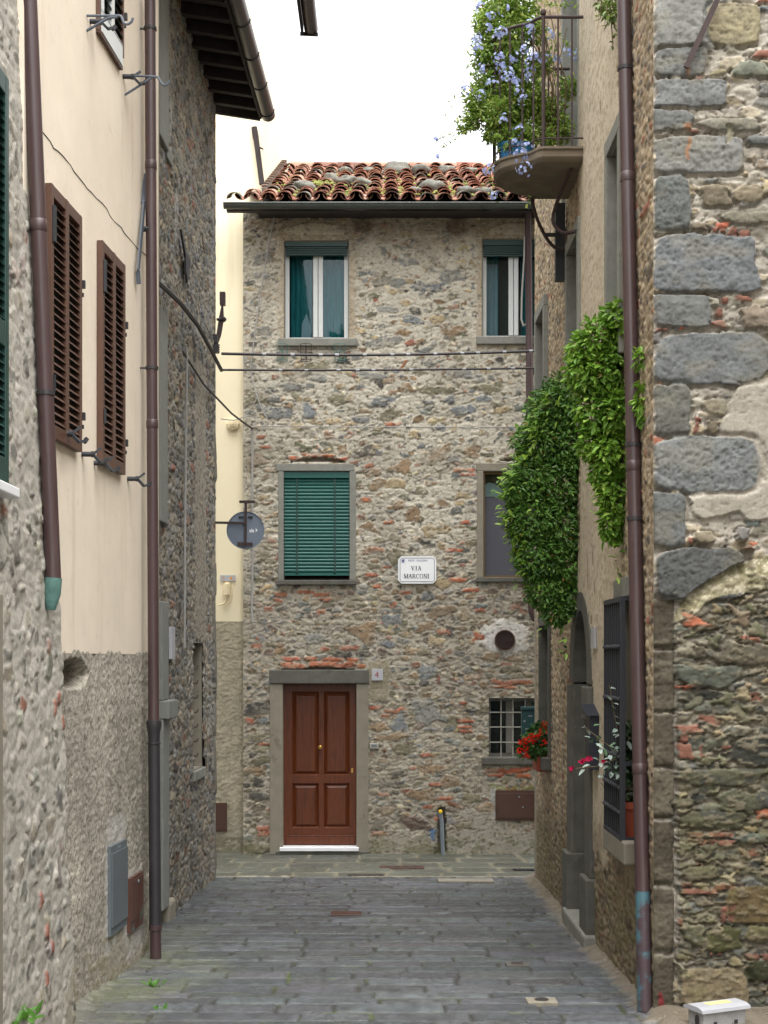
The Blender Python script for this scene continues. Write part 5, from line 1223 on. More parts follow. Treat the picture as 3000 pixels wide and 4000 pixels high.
m = MB(); m.tube([Vector((x, y, 7.02)) for x, y in off(.96)], .008, 5); m.build('lower_rail', M['rust'], rail, smooth=True)
seg = off(.96); L = [0]
for a, b in zip(seg[:-1], seg[1:]): L.append(L[-1]+math.hypot(b[0]-a[0], b[1]-a[1]))
s = .12
while s < L[-1]:
    i = max(k for k in range(len(L)) if L[k] <= s); i = min(i, len(seg)-2); t = (s-L[i])/(L[i+1]-L[i]); x = seg[i][0]+(seg[i+1][0]-seg[i][0])*t; y = seg[i][1]+(seg[i+1][1]-seg[i][1])*t
    q = MB(); q.tube([(x, y, bz1-.01), (x, y, 8.05)], .0085, 6); q.build('baluster', M['rust'], rail, smooth=True); s += .118
q = MB(); q.tube([(1.355, 11.82, bz1-.01), (1.355, 11.82, 8.06)], .015, 8); q.build('rail_post', M['rust'], rail)
m = MB(); m.tube(spline([(1.62, 12.0, 6.83), (1.52, 12.25, 6.6), (1.5, 12.3, 6.45), (1.58, 12.2, 6.33), (1.70, 12.1, 6.32)]), .016, 8); m.tube(spline([(1.35, 12.75, 6.83), (1.42, 12.8, 6.62), (1.55, 12.85, 6.42), (1.70, 12.85, 6.36)]), .016, 8)
m.build_each('balcony_stay', M['rust'], bal, smooth=True)
m = MB(); m.box(1.60, 12.95, 6.12, 1.69, 13.03, 6.84); m.bar((1.50, 12.98, 6.55), (1.62, 12.98, 6.55), .03, .03); m.bar((1.62, 12.98, 6.25), (1.75, 12.98, 6.25), .03, .03)
m.build('anchor_post', M['dark_metal'], bal)
m = MB(); m.bar(P(1556, -14, 8.70), P(1482, 146, 8.73), .035, .02, (0, 1, 0)); o = m.build('tie_rod', M['rust'], rth)
m = MB()
for z in ((fz(1401, 11.15), fz(1355, 11.15)),): m.fb(RGT, 11.06, 11.24, z[0], z[1], .012, .03)
tag(m.build('wall_plate', M['white_plastic']), 'narrow white name plate on the plastered wall beside the arched doorway', 'plate')
# ================================================================== downpipes
def clamp(m, c, r, ax=(0,0,1)):
    m.lathe([(r+.001, -.012), (r+.007, -.012), (r+.007, .012), (r+.001, .012)], c, 14, ax)
def pipe(name_lab, pts, r, mat_, clamps, low=None, tail=None):
    t = thing('downpipe', name_lab, 'downpipe', (pts[-1][0], pts[-1][1], pts[-1][2]))
    m = MB(); m.tube(pts, r, 16); pp_ = m.build('pipe', mat_, t, smooth=True)
    if len(pts) == 2:
        a, b = Vector(pts[0]), Vector(pts[1]); ax_ = (b-a).normalized(); L_ = (b-a).length; s_ = 1.35; m = MB()
        while s_ < L_-.3: m.lathe([(r, -.035), (r+.0035, -.03), (r+.0035, .03), (r+.001, .034)], a+ax_*s_, 16, ax_); s_ += 2.0
        m.build_each('pipe_socket', mat_, pp_, smooth=True)
    m = MB(); a, b = Vector(pts[0]), Vector(pts[-1])
    for z, dirn in clamps:
        tt = (z-a.z)/(b.z-a.z); c = a+(b-a)*tt; clamp(m, c, r); m.bar(c+Vector(dirn).normalized()*r, c+Vector(dirn)*.13, .012, .012)
    if clamps: m.build('pipe_clamp', M['black_iron'], t)
    return t
p_near = pipe('brown downpipe on the rough near left house, ending in a green copper stub', [P(62, -20, 8.02), P(115, 1250, 8.10)], .0465, M['brown_pipe'], [(fz(850, 8.08), (-1, .3, 0))])
m = MB(); a, b = P(115.5, 1250, 8.10), P(110, 1318, 8.10)
m.tube([a+Vector((0,0,.004)), a+(b-a)*.5, b], [.051, .050, .026], 14); m.build('copper_stub', M['verdigris'], p_near, smooth=True)
p_mid = pipe('brown downpipe at the corner of the plastered house with a black iron foot', [P(324, -20, 10.73), P(332, 1556, 10.73)], .043, M['brown_pipe'], [(fz(62, 10.73), (-1, 0, 0)), (fz(795, 10.73), (-1, 0, 0))])
m = MB(); c = P(332.5, 1556, 10.73); q0 = P(335.5, 2003, 10.73)
m.lathe([(.058, 0), (.060, -.02), (.058, -.05), (.046, -.10), (.045, -.17), (.052, -.172), (.052, -.182), (.045, -.184)], c, 16); m.tube([c+Vector((0,0,-.18)), q0], .046, 14)
m.build('iron_foot', M['black_iron'], p_mid, smooth=True)
m = MB(); m.lathe([(.046, .02), (.052, .02), (.052, -.02), (.046, -.02)], q0, 14); m.tube([q0, P(336.5, 2072, 10.73)], .044, 14); m.build('foot_end', M['brown_pipe'], p_mid, smooth=True)
p_r = pipe('brown downpipe on the right corner house with bluish paint worn at its foot', [P(1347, -20, 9.57), P(1388, 1925, 8.90)], .0475, M['brown_pipe'], [(fz(147, 9.5), (1, 0, 0)), (fz(960, 9.2), (1, 0, 0)), (fz(1120, 9.15), (1, 0, 0))])
m = MB(); m.tube([P(1388, 1925, 8.90), P(1393, 2183, 8.84)], .0475, 16)
m.build('worn_foot', mat('worn_blue_pipe', S(74,60,64), .45, var=.15, vscale=5, bstr=.08, spots=(5.5, .47, S(70,108,118), .9), stretch=None), p_r, smooth=True)
p_f = pipe('brown downpipe at the right end of the stone facade, bending into the wall low down', [P(1141, 432, 18.12), P(1141, 462, 18.22), P(1143, 700, 18.27), P(1147, 1300, 18.27), P(1149, 1322, 18.27), P(1155, 1336, 18.27), P(1175, 1348, 18.27)], .047, M['brown_pipe'], [])

# ================================================================== things on the facade
def glyph(m, ch, x, y, h, fr, d0, d1):
    """serif capitals out of stems, hairlines, bowls and feet"""
    def pr(pts): m.prism([fr.p(x+a*h, y+b*h, d0) for a, b in pts], fr.n*(d1-d0))
    def stem(a, w): pr([(a-w/2, 0), (a+w/2, 0), (a+w/2, 1), (a-w/2, 1)])
    def foot(a, b, w=.30): pr([(a-w/2, b), (a+w/2, b), (a+w/2, b+.05), (a-w/2, b+.05)])
    def line(p, q, w): (px, py), (qx, qy) = p, q; pr([(px-w/2, py), (px+w/2, py), (qx+w/2, qy), (qx-w/2, qy)])
    def ring(cx_, cy, rx, ry, a0, a1, wx, wy, n=22):
        for i in range(n):
            b0, b1 = a0+(a1-a0)*i/n, a0+(a1-a0)*(i+1)/n
            pr([(cx_+rx*math.cos(b0), cy+ry*math.sin(b0)), (cx_+rx*math.cos(b1), cy+ry*math.sin(b1)), (cx_+(rx-wx)*math.cos(b1), cy+(ry-wy)*math.sin(b1)), (cx_+(rx-wx)*math.cos(b0), cy+(ry-wy)*math.sin(b0))])
    T2, t2 = .18, .085
    if ch == 'V': line((.36, 0), (.10, 1), T2); line((.40, 0), (.66, 1), t2); foot(.10, .95); foot(.66, .95); return .78
    if ch == 'I': stem(.17, T2); foot(.17, 0); foot(.17, .95); return .36
    if ch == 'A': line((.08, 0), (.36, 1), t2); line((.64, 0), (.38, 1), T2); pr([(.18, .33), (.55, .33), (.55, .39), (.18, .39)]); foot(.08, 0, .26); foot(.64, 0); return .78
    if ch == 'M': stem(.12, t2); stem(.84, T2); line((.46, 0), (.16, 1), T2); line((.47, 0), (.82, 1), t2); foot(.12, 0, .26); foot(.84, 0); foot(.13, .95, .26); foot(.84, .95); return 1.0
    if ch == 'N': stem(.12, t2); stem(.68, t2); line((.64, 0), (.14, 1), T2); foot(.12, 0, .26); foot(.12, .95, .26); foot(.68, .95, .26); return .82
    if ch == 'O': ring(.40, .5, .38, .52, 0, 2*math.pi, .14, .05, 30); return .82
    if ch == 'C': ring(.40, .5, .38, .52, .7, 2*math.pi-.7, .14, .05, 26); pr([(.66, .68), (.71, .68), (.71, .96), (.66, .96)]); return .76
    if ch in 'RP': 
        stem(.15, T2); ring(.30, .74, .30, .26, -math.pi/2, math.pi/2, .13, .05, 16); pr([(.15, .95), (.32, .95), (.32, 1), (.15, 1)]); pr([(.15, .48), (.32, .48), (.32, .53), (.15, .53)]); foot(.15, 0); foot(.10, .95, .2)
        if ch == 'R': line((.68, 0), (.36, .50), T2); foot(.70, 0, .2)
        return .76 if ch == 'R' else .66
    if ch in 'EF':
        stem(.15, T2); pr([(.15, .94), (.56, .94), (.56, 1), (.15, 1)]); pr([(.15, .47), (.45, .47), (.45, .53), (.15, .53)]); pr([(.52, .78), (.57, .78), (.57, 1), (.52, 1)]); foot(.15, 0)
        if ch == 'E': pr([(.15, 0), (.58, 0), (.58, .06), (.15, .06)]); pr([(.54, 0), (.59, 0), (.59, .24), (.54, .24)])
        return .66
    if ch == 'S': ring(.28, .75, .24, .26, .5, 4.4, .10, .07, 16); ring(.28, .25, .26, .26, -2.6, 1.5, .12, .07, 16); return .58
    return .4
def word(m, s, xc, y, h, fr, d0, d1, sp=.10):
    dummy = MB(); wd = [glyph(dummy, c, 0, 0, 1, fr, 0, .1)+sp for c in s]; x = xc-h*(sum(wd)-sp)/2
    for c, w in zip(s, wd): glyph(m, c, x, y, h, fr, d0, d1); x += w*h

sg = thing('street_sign', 'white marble street sign reading VIA MARCONI on the stone facade', 'sign', FAC.p(fx(901), fz(1261), .03))
a0, a1, b0, b1 = fx(860), fx(942), fz(1261), fz(1202); cc = .045
def octo(k): return [(a0+cc, b0+k), (a1-cc, b0+k), (a1-k, b0+cc), (a1-k, b1-cc), (a1-cc, b1-k), (a0+cc, b1-k), (a0+k, b1-cc), (a0+k, b0+cc)]
m = MB(); m.prism([FAC.p(u, v, .03) for u, v in octo(0)], FAC.n*.022); plq = m.build('plaque', M['marble'], sg)
m = MB(); oc, ic = octo(.022), octo(.028)
for i in range(8): j = (i+1) % 8; m.prism([FAC.p(*oc[i], .0521), FAC.p(*oc[j], .0521), FAC.p(*ic[j], .0521), FAC.p(*ic[i], .0521)], FAC.n*.002)
m.build('sign_border', M['ink'], sg)
m = MB(); word(m, 'VIA', fx(899), fz(1232.5), 9.2/163.04, FAC, .0521, .0545, .22); word(m, 'MARCONI', fx(899.5), fz(1249.8), 9.6/163.04, FAC, .0521, .0545, .06); m.build('sign_text', M['ink'], sg)
m = MB(); word(m, 'PIEVE', fx(888), fz(1213), 3.6/163.04, FAC, .0521, .0545, .12); word(m, 'FOSCIANA', fx(912), fz(1213), 3.6/163.04, FAC, .0521, .0545, .12); m.build('town_name', M['pale_ink'], sg)
m = MB(); c_u, c_v = fx(870.5), fz(1213)
m.prism([FAC.p(c_u+a*.016, c_v+b*.02, .0521) for a, b in ((-1, 1), (1, 1), (1, -.2), (.6, -.8), (0, -1.1), (-.6, -.8), (-1, -.2))], FAC.n*.002)
for k in range(5): m.prism([FAC.p(c_u+(k-2)*.008-.003, c_v+.024, .0521), FAC.p(c_u+(k-2)*.008+.003, c_v+.024, .0521), FAC.p(c_u+(k-2)*.008, c_v+.033, .0521)], FAC.n*.002)
for s_ in (-1, 1):
    for k in range(5): a = -1.3+k*.5; m.prism([FAC.p(c_u+s_*.026*math.cos(a), c_v+.028*math.sin(a)-.003, .0521), FAC.p(c_u+s_*.031*math.cos(a+.25), c_v+.034*math.sin(a+.25)-.003, .0521), FAC.p(c_u+s_*.024*math.cos(a+.4), c_v+.026*math.sin(a+.4)-.003, .0521)], FAC.n*.002)
m.build('town_crest', M['pale_ink'], sg)

def font_mesh(s, fr, u, v, d, size, name, material, parent, shear=0, bold=0, depth=.0015):
    cu = bpy.data.curves.new(name, 'FONT'); cu.body = s; cu.size = size; cu.align_x = 'CENTER'; cu.align_y = 'CENTER'; cu.extrude = depth; cu.offset = bold; cu.shear = shear
    ob = bpy.data.objects.new(name, cu); COL.objects.link(ob); dg = bpy.context.evaluated_depsgraph_get(); me = bpy.data.meshes.new_from_object(ob.evaluated_get(dg))
    bpy.data.objects.remove(ob); bpy.data.curves.remove(cu)
    m = MB(); m.add([fr.p(u+q.co.x, v+q.co.y, d+q.co.z) for q in me.vertices], [tuple(p.vertices) for p in me.polygons]); bpy.data.meshes.remove(me)
    return m.build(name, material, parent)
hn = thing('house_number', 'white house number tile with a red 4 right of the wooden door', 'number tile', FAC.p(fx(815), fz(1470), .03))
m = MB(); m.fb(FAC, fx(803), fx(827), fz(1470), fz(1445), .018, .036); m.build('tile', M['white_plastic'], hn, bevel=.004)
font_mesh('4', FAC, fx(814), fz(1458), .0375, .115, 'digit', M['red_ink'], hn)
m = MB(); m.fb(FAC, fx(799), fx(818), fz(1617), fz(1605), .01, .045); bell = m.build('doorbell', M['ivory'], None, bevel=.006); tag(bell, 'small ivory doorbell box on the stone wall beside the door', 'doorbell')
m = MB(); m.fb(FAC, fx(802), fx(814), fz(1613), fz(1608), .0455, .049); m.build('bell_button', M['grey_metal'], bell)
vt = thing('vent', 'round louvred vent set in a white plaster ring on the stone facade', 'vent', FAC.p(*vc_, .02))
m = MB(); r = 21/163.04
m.lathe([(r*.94, -.03), (r*.94, .06), (r*1.06, .06), (r*1.06, -.03)], FAC.p(*vc_, 0), 32, (0,-1,0)); m.build('vent_ring', M['brown_metal'], vt, smooth=False)
m = MB()
for i in range(15):
    z = -r*.9+r*1.8*(i+.5)/15; w = math.sqrt(max(0, (r*.93)**2-z*z)); m.bar(FAC.p(vc_[0]-w, vc_[1]+z, .045), FAC.p(vc_[0]+w, vc_[1]+z, .045), .024, .004, (0, .75, .65))
m.build('vent_slats', M['rust'], vt)
m = MB(); m.lathe([(r*1.0, .034), (0, .034)], FAC.p(*vc_, 0), 32, (0,-1,0)); m.build('vent_back', M['black_iron'], vt)
mt = thing('meter_door', 'wide brown metal meter door low on the stone facade under the barred window', 'meter door', FAC.p(fx(1110), fz(1772), .02))
m = MB(); m.fb(FAC, fx(1070), fx(1160), fz(1772), fz(1707), -.02, .022); pm = m.build('meter_frame', M['brown_metal'], mt)
m = MB(); m.fb(FAC, fx(1075), fx(1160), fz(1767), fz(1713), .0225, .032); m.build('door_leaf', M['brown_metal'], mt, bevel=.003)
m = MB()
for (x, y) in ((1121, 1721), (1129, 1743)): m.lathe([(.013, 0), (.013, .006), (0, .008)], FAC.p(fx(x), fz(y), .032), 10, (0,-1,0))
m.build_each('meter_lock', M['galv'], mt)
gp = thing('gas_pipe', 'grey gas pipe with yellow cap rising from the ground into the facade', 'pipe', (fx(956), 18.3, 0))
m = MB(); m.tube([FAC.p(fx(957), -.05, .03), FAC.p(fx(954), fz(1775), .03), FAC.p(fx(951), fz(1756), .03), FAC.p(fx(951), fz(1752), -.06)], .027, 12); m.build('pipe', M['galv'], gp, smooth=True)
m = MB(); m.lathe([(.024, -.02), (.026, .02), (.018, .035), (0, .036)], FAC.p(fx(951), fz(1752), .055), 12, (0,-1,0)); m.build('cap', M['yellow'], gp, smooth=True)
# plant-pot holders on the iron strip below the upper window
t = thing('pot_rack', 'thin iron strip with green wire pot holders under the left upper window', 'pot rack', FAC.p(fx(683), fz(775), .03))
m = MB(); m.tube([FAC.p(fx(598), fz(756), .05), FAC.p(fx(755), fz(756), .05)], .006, 5); m.build('strip', M['black_iron'], t)
for x in (611, 662, 735):
    m = MB(); mm = 'green_blind' if x != 662 else 'rust'
    for z in (748, 766, 782): m.tube([FAC.p(fx(x)+.075*math.cos(a*math.pi/6), fz(z), .10+.075*math.sin(a*math.pi/6)) for a in range(13)], .004, 4)
    for a in range(0, 12, 3): m.tube([FAC.p(fx(x)+.075*math.cos(a*math.pi/6), fz(748), .10+.075*math.sin(a*math.pi/6)), FAC.p(fx(x)+.06*math.cos(a*math.pi/6), fz(784), .10+.06*math.sin(a*math.pi/6))], .004, 4)
    m.build('wire_holder', M['verdigris'] if mm == 'green_blind' else M['rust'], t)

# far cream wall fittings
t = thing('alarm_box', 'octagonal cream alarm box on the far cream wall', 'alarm box', FCR.p(fx(503, 18.5), fz(930, 18.5), .02))
m = MB(); m.lathe([(.092, 0), (.092, .03), (.075, .05), (.05, .055), (.045, .07), (.02, .075), (.018, .085), (0, .085)], FCR.p(fx(503, 18.5), fz(915, 18.5), .01), 8, (0,-1,0)); m.build('casing', M['cream_plastic'], t)
t = thing('marker_plate', 'small white gas marker plate with orange marks on the far cream wall', 'plate', FCR.p(fx(491, 18.5), fz(1256, 18.5), .02))
m = MB(); m.fb(FCR, fx(475, 18.5), fx(508, 18.5), fz(1255, 18.5), fz(1242, 18.5), .006, .02); m.build('plate', M['white_plastic'], t, bevel=.003)
m = MB(); m.fb(FCR, fx(496, 18.5), fx(501, 18.5), fz(1251, 18.5), fz(1246, 18.5), .0205, .022); m.fb(FCR, fx(480, 18.5), fx(484, 18.5), fz(1247, 18.5), fz(1246, 18.5), .0205, .022); m.fb(FCR, fx(481.5, 18.5), fx(482.5, 18.5), fz(1252, 18.5), fz(1247, 18.5), .0205, .022); m.build('marks', M['orange_mark'], t)
t = thing('conduit_box', 'cream cylindrical cable fitting with curled conduit on the far cream wall', 'conduit box', FCR.p(fx(490, 18.5), fz(1310, 18.5), .05))
m = MB(); c = FCR.p(fx(491, 18.5), fz(1285, 18.5), .07); m.lathe([(.052, 0), (.052, .145), (.035, .148), (.03, .17), (0, .17)], c, 14); m.lathe([(.035, -.03), (.035, 0)], c, 12); m.build('casing', M['cream_plastic'], t, smooth=True)
m = MB(); m.tube([c+Vector((0,0,-.03)), c+Vector((-.01,0,-.07)), c+Vector((-.05,0,-.12)), c+Vector((-.13,0,-.14))], .012, 6); m.tube([c+Vector((.06,0,.14)), c+Vector((.07,0,.0)), c+Vector((.05,0,-.08)), c+Vector((-.03,0,-.13))], .008, 6); m.build('conduit', M['cream_plastic'], t, smooth=True)
t = thing('meter_door', 'narrow brown meter door low on the grey plinth left of the stone facade', 'meter door', FCR.p(fx(478, 18.5), fz(1797, 18.5), .02))
m = MB(); m.fb(FCR, fx(455, 18.5), fx(490, 18.5), fz(1797, 18.5), fz(1735, 18.5), .0, .03); m.build('meter_frame', M['brown_metal'], t); m = MB(); m.fb(FCR, fx(458, 18.5), fx(486, 18.5), fz(1793, 18.5), fz(1739, 18.5), .0305, .036); m.build('door_leaf', M['brown_metal'], t)

# round sign seen from behind
SY = 15.60
t = thing('round_sign', 'round road sign seen from its grey back on a rusty bracket at the left', 'sign', P(530, 1190, SY))
c = P(530, 1145, SY+.02); R_ = 41/F*SY
m = MB(); m.lathe([(R_*.985, 0), (R_, .006), (R_, .022), (R_*.97, .022), (R_*.96, .008), (0, .008)], c+Vector((0,.03,0)), 48, (0,-1,0)); m.build('disc', M['sign_back'], t)
m = MB(); m.bar(P(531, 1083, SY), P(530, 1180, SY), .028, .02, (0,1,0)); m.bar(P(465, 1129, SY), P(530, 1130, SY-.012), .024, .026); m.bar(P(517, 1084, SY-.01), P(551, 1084, SY-.01), .02, .03); m.bar(P(513, 1175, SY-.01), P(546, 1176, SY-.01), .02, .04)
m.build('bracket', M['rust'], t)
m = MB(); m.bar(P(516, 1117, SY+.03), P(526, 1117, SY+.03), .02, .02); m.bar(P(536, 1117, SY+.03), P(546, 1117, SY+.03), .02, .02); m.build_each('sign_clip', M['black_iron'], t)
SF = Frame((0, SY+.042-.0, 0), (1,0,0), (0,-1,0))
u, v = fx(543, SY), fz(1145.5, SY)
font_mesh('sis', SF, u, v, .002, .055, 'maker_mark', M['white_mark'], t, bold=.002, depth=.001)
m = MB(); zz = .022
m.prism([SF.p(u+a, v+b, .002) for a, b in ((.045, .028), (.068, .004), (.045, -.020))], SF.n*.002); m.prism([SF.p(u+a, v+b, .002) for a, b in ((-.05, -.028), (.03, -.024), (.03, -.022), (-.05, -.026))], SF.n*.002); m.build('maker_arrow', M['white_mark'], t)

# ================================================================== cables
def cable(lab, pts, r, mat_, ties=None, cat='cable', name='cable', sag=0):
    P2 = [Vector(p) for p in pts]
    if sag:
        a, b = P2[0], P2[-1]; P2 = [a+(b-a)*i/20+Vector((0, 0, -sag*4*(i/20)*(1-i/20))) for i in range(21)]
    m = MB(); m.tube(P2, r, 6); o = m.build(name, mat_, None, smooth=True); tag(o, lab, cat)
    if ties:
        q = MB(); L = [0]
        for a, b in zip(P2[:-1], P2[1:]): L.append(L[-1]+(b-a).length)
        for f_ in ties:
            s = f_*L[-1]; i = max(k for k in range(len(L)) if L[k] <= s); i = min(i, len(P2)-2); tt = (s-L[i])/(L[i+1]-L[i]); c = P2[i]+(P2[i+1]-P2[i])*tt; q.tube([c-(P2[i+1]-P2[i]).normalized()*.022, c+(P2[i+1]-P2[i]).normalized()*.022], r*1.12, 8)
        q.build_each('cable_tie', M['tie'], o)
    return o
cable('upper of two black cable bundles slung across the lane, with white ties', [P(478, 764, 15.85), P(1160, 758, 16.6)], .017, M['cable'], [.13+.075*k+.012*(k % 3) for k in range(12)], sag=.03)
cable('lower of two black cable bundles slung across the lane, with white ties', [P(478, 799, 15.85), P(1160, 795, 16.6)], .013, M['cable'], [.18, .26, .36, .42, .47, .59, .76, .84, .92], sag=.012)
cable('thin grey wire stretched along the facade between the two window rows', [P(540, 923, 18.30)]+[P(x, 921+(3 if 800 < x < 830 or 1005 < x < 1030 else 0)+.003*(x-540), 18.30) for x in range(560, 1150, 15)], .007, M['grey_cable'])
cable('twisted black cable running from the left house corner to the facade edge', [P(395, 760, 13.4), P(440, 830, 14.7), P(478, 870, 15.87), P(500, 893, 16.8), P(525, 912, 17.7), P(545, 926, 18.32)], .012, M['cable'])
cable('grey conduit running down the left edge of the stone facade', [P(545, 926, 18.34), P(545, 1000, 18.36), P(546, 1200, 18.36), P(544, 1320, 18.36), P(546, 1345, 18.35), P(553, 1342, 18.34)], .014, M['grey_cable'])
cable('thin grey cable dropping from the eave along the left of the facade', [P(592, 470, 18.36), P(575, 560, 18.36), P(560, 650, 18.36), P(548, 740, 18.36), P(540, 800, 18.36), P(553, 850, 18.34), P(568, 890, 18.33), P(578, 905, 18.33)], .008, M['grey_cable'])
cable('white cable looping from the cream wall to the facade edge', [P(478, 905, 17.2), P(505, 908, 17.8), P(535, 898, 18.30), P(560, 905, 18.33), P(540, 930, 18.33)], .007, M['grey_cable'])
cable('short grey cable fan at the left of the facade above the wires', [P(525, 905, 18.34), P(550, 870, 18.34), P(560, 845, 18.34), P(575, 838, 18.34), P(600, 860, 18.34)], .006, M['grey_cable'])
cable('thick dark cable bundle sloping along the left stone wall to its far corner', [STL.p(11.5, fz(600, 11.6), .09), STL.p(12.3, fz(627, 12.3), .09), STL.p(13.0, fz(655, 13), .09), STL.p(14.0, fz(702, 14), .09), STL.p(15.0, fz(757, 15), .08), STL.p(15.84, fz(800, 15.84), .07)], .023, M['cable'])
cable('grey conduit running down the middle of the left stone wall', [STL.p(13.55, fz(745, 13.55), .05), STL.p(13.6, fz(770, 13.6), .05), STL.p(13.5, fz(1100, 13.5), .05), STL.p(13.46, fz(1400, 13.46), .05)], .012, M['grey_cable'])
cable('thin pale wire on the rough wall at the upper left corner of the picture', [P(50, -15, 8.35), P(42, 30, 8.3), P(30, 90, 8.2), P(38, 150, 8.3), P(42, 190, 8.3), P(25, 228, 8.1)], .006, M['grey_cable'])
cable('grey cable hanging beside the pipe at the right end of the facade', [P(1133, 510, 18.2), P(1132, 560, 18.2), P(1127, 640, 18.2), P(1126, 690, 18.2), P(1131, 705, 18.2), P(1135, 700, 18.2)], .012, M['grey_cable'])

# fittings at the far corner of the left stone house
t = thing('anchor_plate', 'brown steel anchor plate with a bolt at the far corner of the left stone house', 'anchor plate', P(475, 760, 15.8))
m = MB(); m.bar(P(481, 632, 15.83), P(481, 660, 15.83), .06, .08, (0,1,0)); m.prism([P(473, 690, 15.84), P(482, 645, 15.84), P(484, 690, 15.84), P(478, 725, 15.84), P(468, 752, 15.84), P(464, 752, 15.84)], (0, -.03, 0)); m.build('plate', M['brown_pipe'], t)
m = MB(); m.tube([P(468, 690, 15.80), P(489, 690, 15.80)], .016, 8); m.lathe([(.03, 0), (.03, .03)], P(481, 690, 15.8), 6, (1,0,0)); m.build('bolt', M['black_iron'], t)
m = MB(); m.bar(P(461, 724, 15.72), P(461, 742, 15.72), .10, .10, (0,1,0)); m.bar(P(462, 744, 15.72), P(462, 762, 15.72), .11, .10, (0,1,0))
for k in range(4): m.bar(P(467, 746+k*5, 15.72), P(475, 745+k*5, 15.72), .02, .01)
tag(m.build('junction_box', M['black_iron']), 'black double junction box at the far corner of the left stone wall', 'junction box')
t = MB(); t.prism([STL.p(ys(x), fz(y, ys(x)), .03) for x, y in ((381,495),(384,498),(393,545),(401,560),(400,585),(395,612),(392,590),(391,556))], (.02, 0, 0))
tag(t.build('tie_plate', M['black_iron']), 'pointed black iron tie plate on the left stone wall', 'tie plate')
t = MB(); t.fb(STL, 12.78, 12.96, fz(1424, 12.85), fz(1354, 12.85), .02, .05)
tag(t.build('meter_plate', M['white_plastic'], bevel=.004), 'small white plate on the left stone wall beside the downpipe', 'plate')

# ================================================================== fittings on the cream wall
def cb(lab, px, py, rod=None, stub=True):
    """clothes-line bracket: a stub out of the wall with a cross arm, some with a hooked rod"""
    Y = yc(px); b = CRM.p(Y, fz(py, Y), 0); n = CRM.n; z = Vector((0,0,1)); a = CRM.a
    t = thing('line_bracket', lab, 'line bracket', b, 'clothes line brackets on the cream wall')
    m = MB(); e = b+n*.072+a*.01
    m.tube([b, e], .017, 10); m.lathe([(.021, -.010), (.021, .010)], e, 10, n)
    m.build('stub', M['dark_metal'], t)
    m = MB(); m.bar(e, e+n*.052+z*.045+a*.02, .018, .016); m.bar(e, e+n*.052-z*.055+a*-.01, .024, .018); m.bar(e+n*.052-z*.055+a*-.01, e+n*.088-z*.045, .016, .016); m.bar(e+n*.080-z*.056, e+n*.094-z*.026+a*.016, .022, .022)
    m.build('cross_arm', M['dark_metal'], t)
    return t
cb('dark bracket over the foot of the left brown shutter', 131, 938)
cb('dark bracket left of the right brown shutter foot', 178.5, 982)
cb('dark bracket across the foot of the right brown shutter', 205, 1001)
cb('lowest dark bracket, beside the corner downpipe', 277, 1035)
cb('upper dark bracket beside the corner downpipe, near a hooked rod', 267, 168)
cb('topmost dark bracket in front of the white framed window', 196, 49)
def hook(lab, pts, tail, px, py):
    t = thing('hook_rod', lab, 'hook rod', P(px, py, yc(px)), 'hooked iron rods on the cream wall')
    m = MB(); m.tube(spline(pts, 4), .009, 8); m.tube(tail, .009, 8); m.build('rod', M['steel'], t, smooth=True)
for (lab, x0, y0, ln, s) in (('thin hooked iron rod across the white framed window', 189, 38, 100, 1), ('thin hooked iron rod passing in front of the corner downpipe', 268, 170, 96, 1)):
    Y = yc(x0); k = Y/F; Z = lambda yy: fz(yy, Y); n = CRM.n; b = CRM.p(Y, Z(y0), 0); o = lambda dx_, dy_: b+n*(dx_*k*1.02)+Vector((0, 0, -dy_*k))
    if y0 > 100: pts = [o(0, -2), o(36, -2), o(62, 0), o(74, 2), o(80, 12), o(86, 19), o(94, 18), o(99, 10)]; tail = [o(3, 38), o(36, 18), o(60, 3)]
    else: pts = [o(0, -1), o(50, 1), o(72, 2), o(76, 8), o(80, 17), o(88, 20), o(96, 15), o(99, 7)]; tail = [o(-1, 32), o(24, 18), o(48, 5), o(66, 4)]
    hook(lab, pts, tail, x0, y0)
t = thing('tie_bar', 'blue grey steel tie bar leaning on the cream wall beside the corner downpipe', 'tie bar', P(290, 618, 10.4))
m = MB(); f_ = lambda x, y, d_: CRM.p(yc(x), fz(y, yc(x)), d_)
m.bar(f_(313, 378, .02), f_(305, 440, .03), .012, .05, CRM.n); m.bar(f_(305, 440, .03), f_(290, 588, .035), .05, .012, CRM.n); m.bar(f_(291, 588, .03), f_(293, 616, .03), .03, .03)
m.build('bar', M['steel'], t); m = MB(); m.tube([f_(303, 497, .02), f_(303, 497, .02)+CRM.n*.07], .022, 8); m.build('bolt', M['dark_metal'], t)
t = thing('meter_cabinet', 'tall grey metal meter cabinet low in the rough base of the cream house', 'meter cabinet', CRM.p(10.0, .63, .02))
m = MB(); m.fb(CRM, yc(233), yc(268), .63, 1.262, -.03, .028); m.build('cabinet_frame', M['grey_metal'], t); m = MB(); m.fb(CRM, yc(233)+.012, yc(268)-.012, .69, 1.21, .0285, .038); m.build('door_leaf', M['grey_metal'], t)
m = MB(); m.fb(CRM, yc(248), yc(254), 1.225, 1.245, .0285, .033); m.build('cabinet_lock', M['galv'], t)
t = thing('meter_cabinet', 'short brown metal meter cabinet with a green stain beside the corner downpipe', 'meter cabinet', CRM.p(10.5, .55, .02))
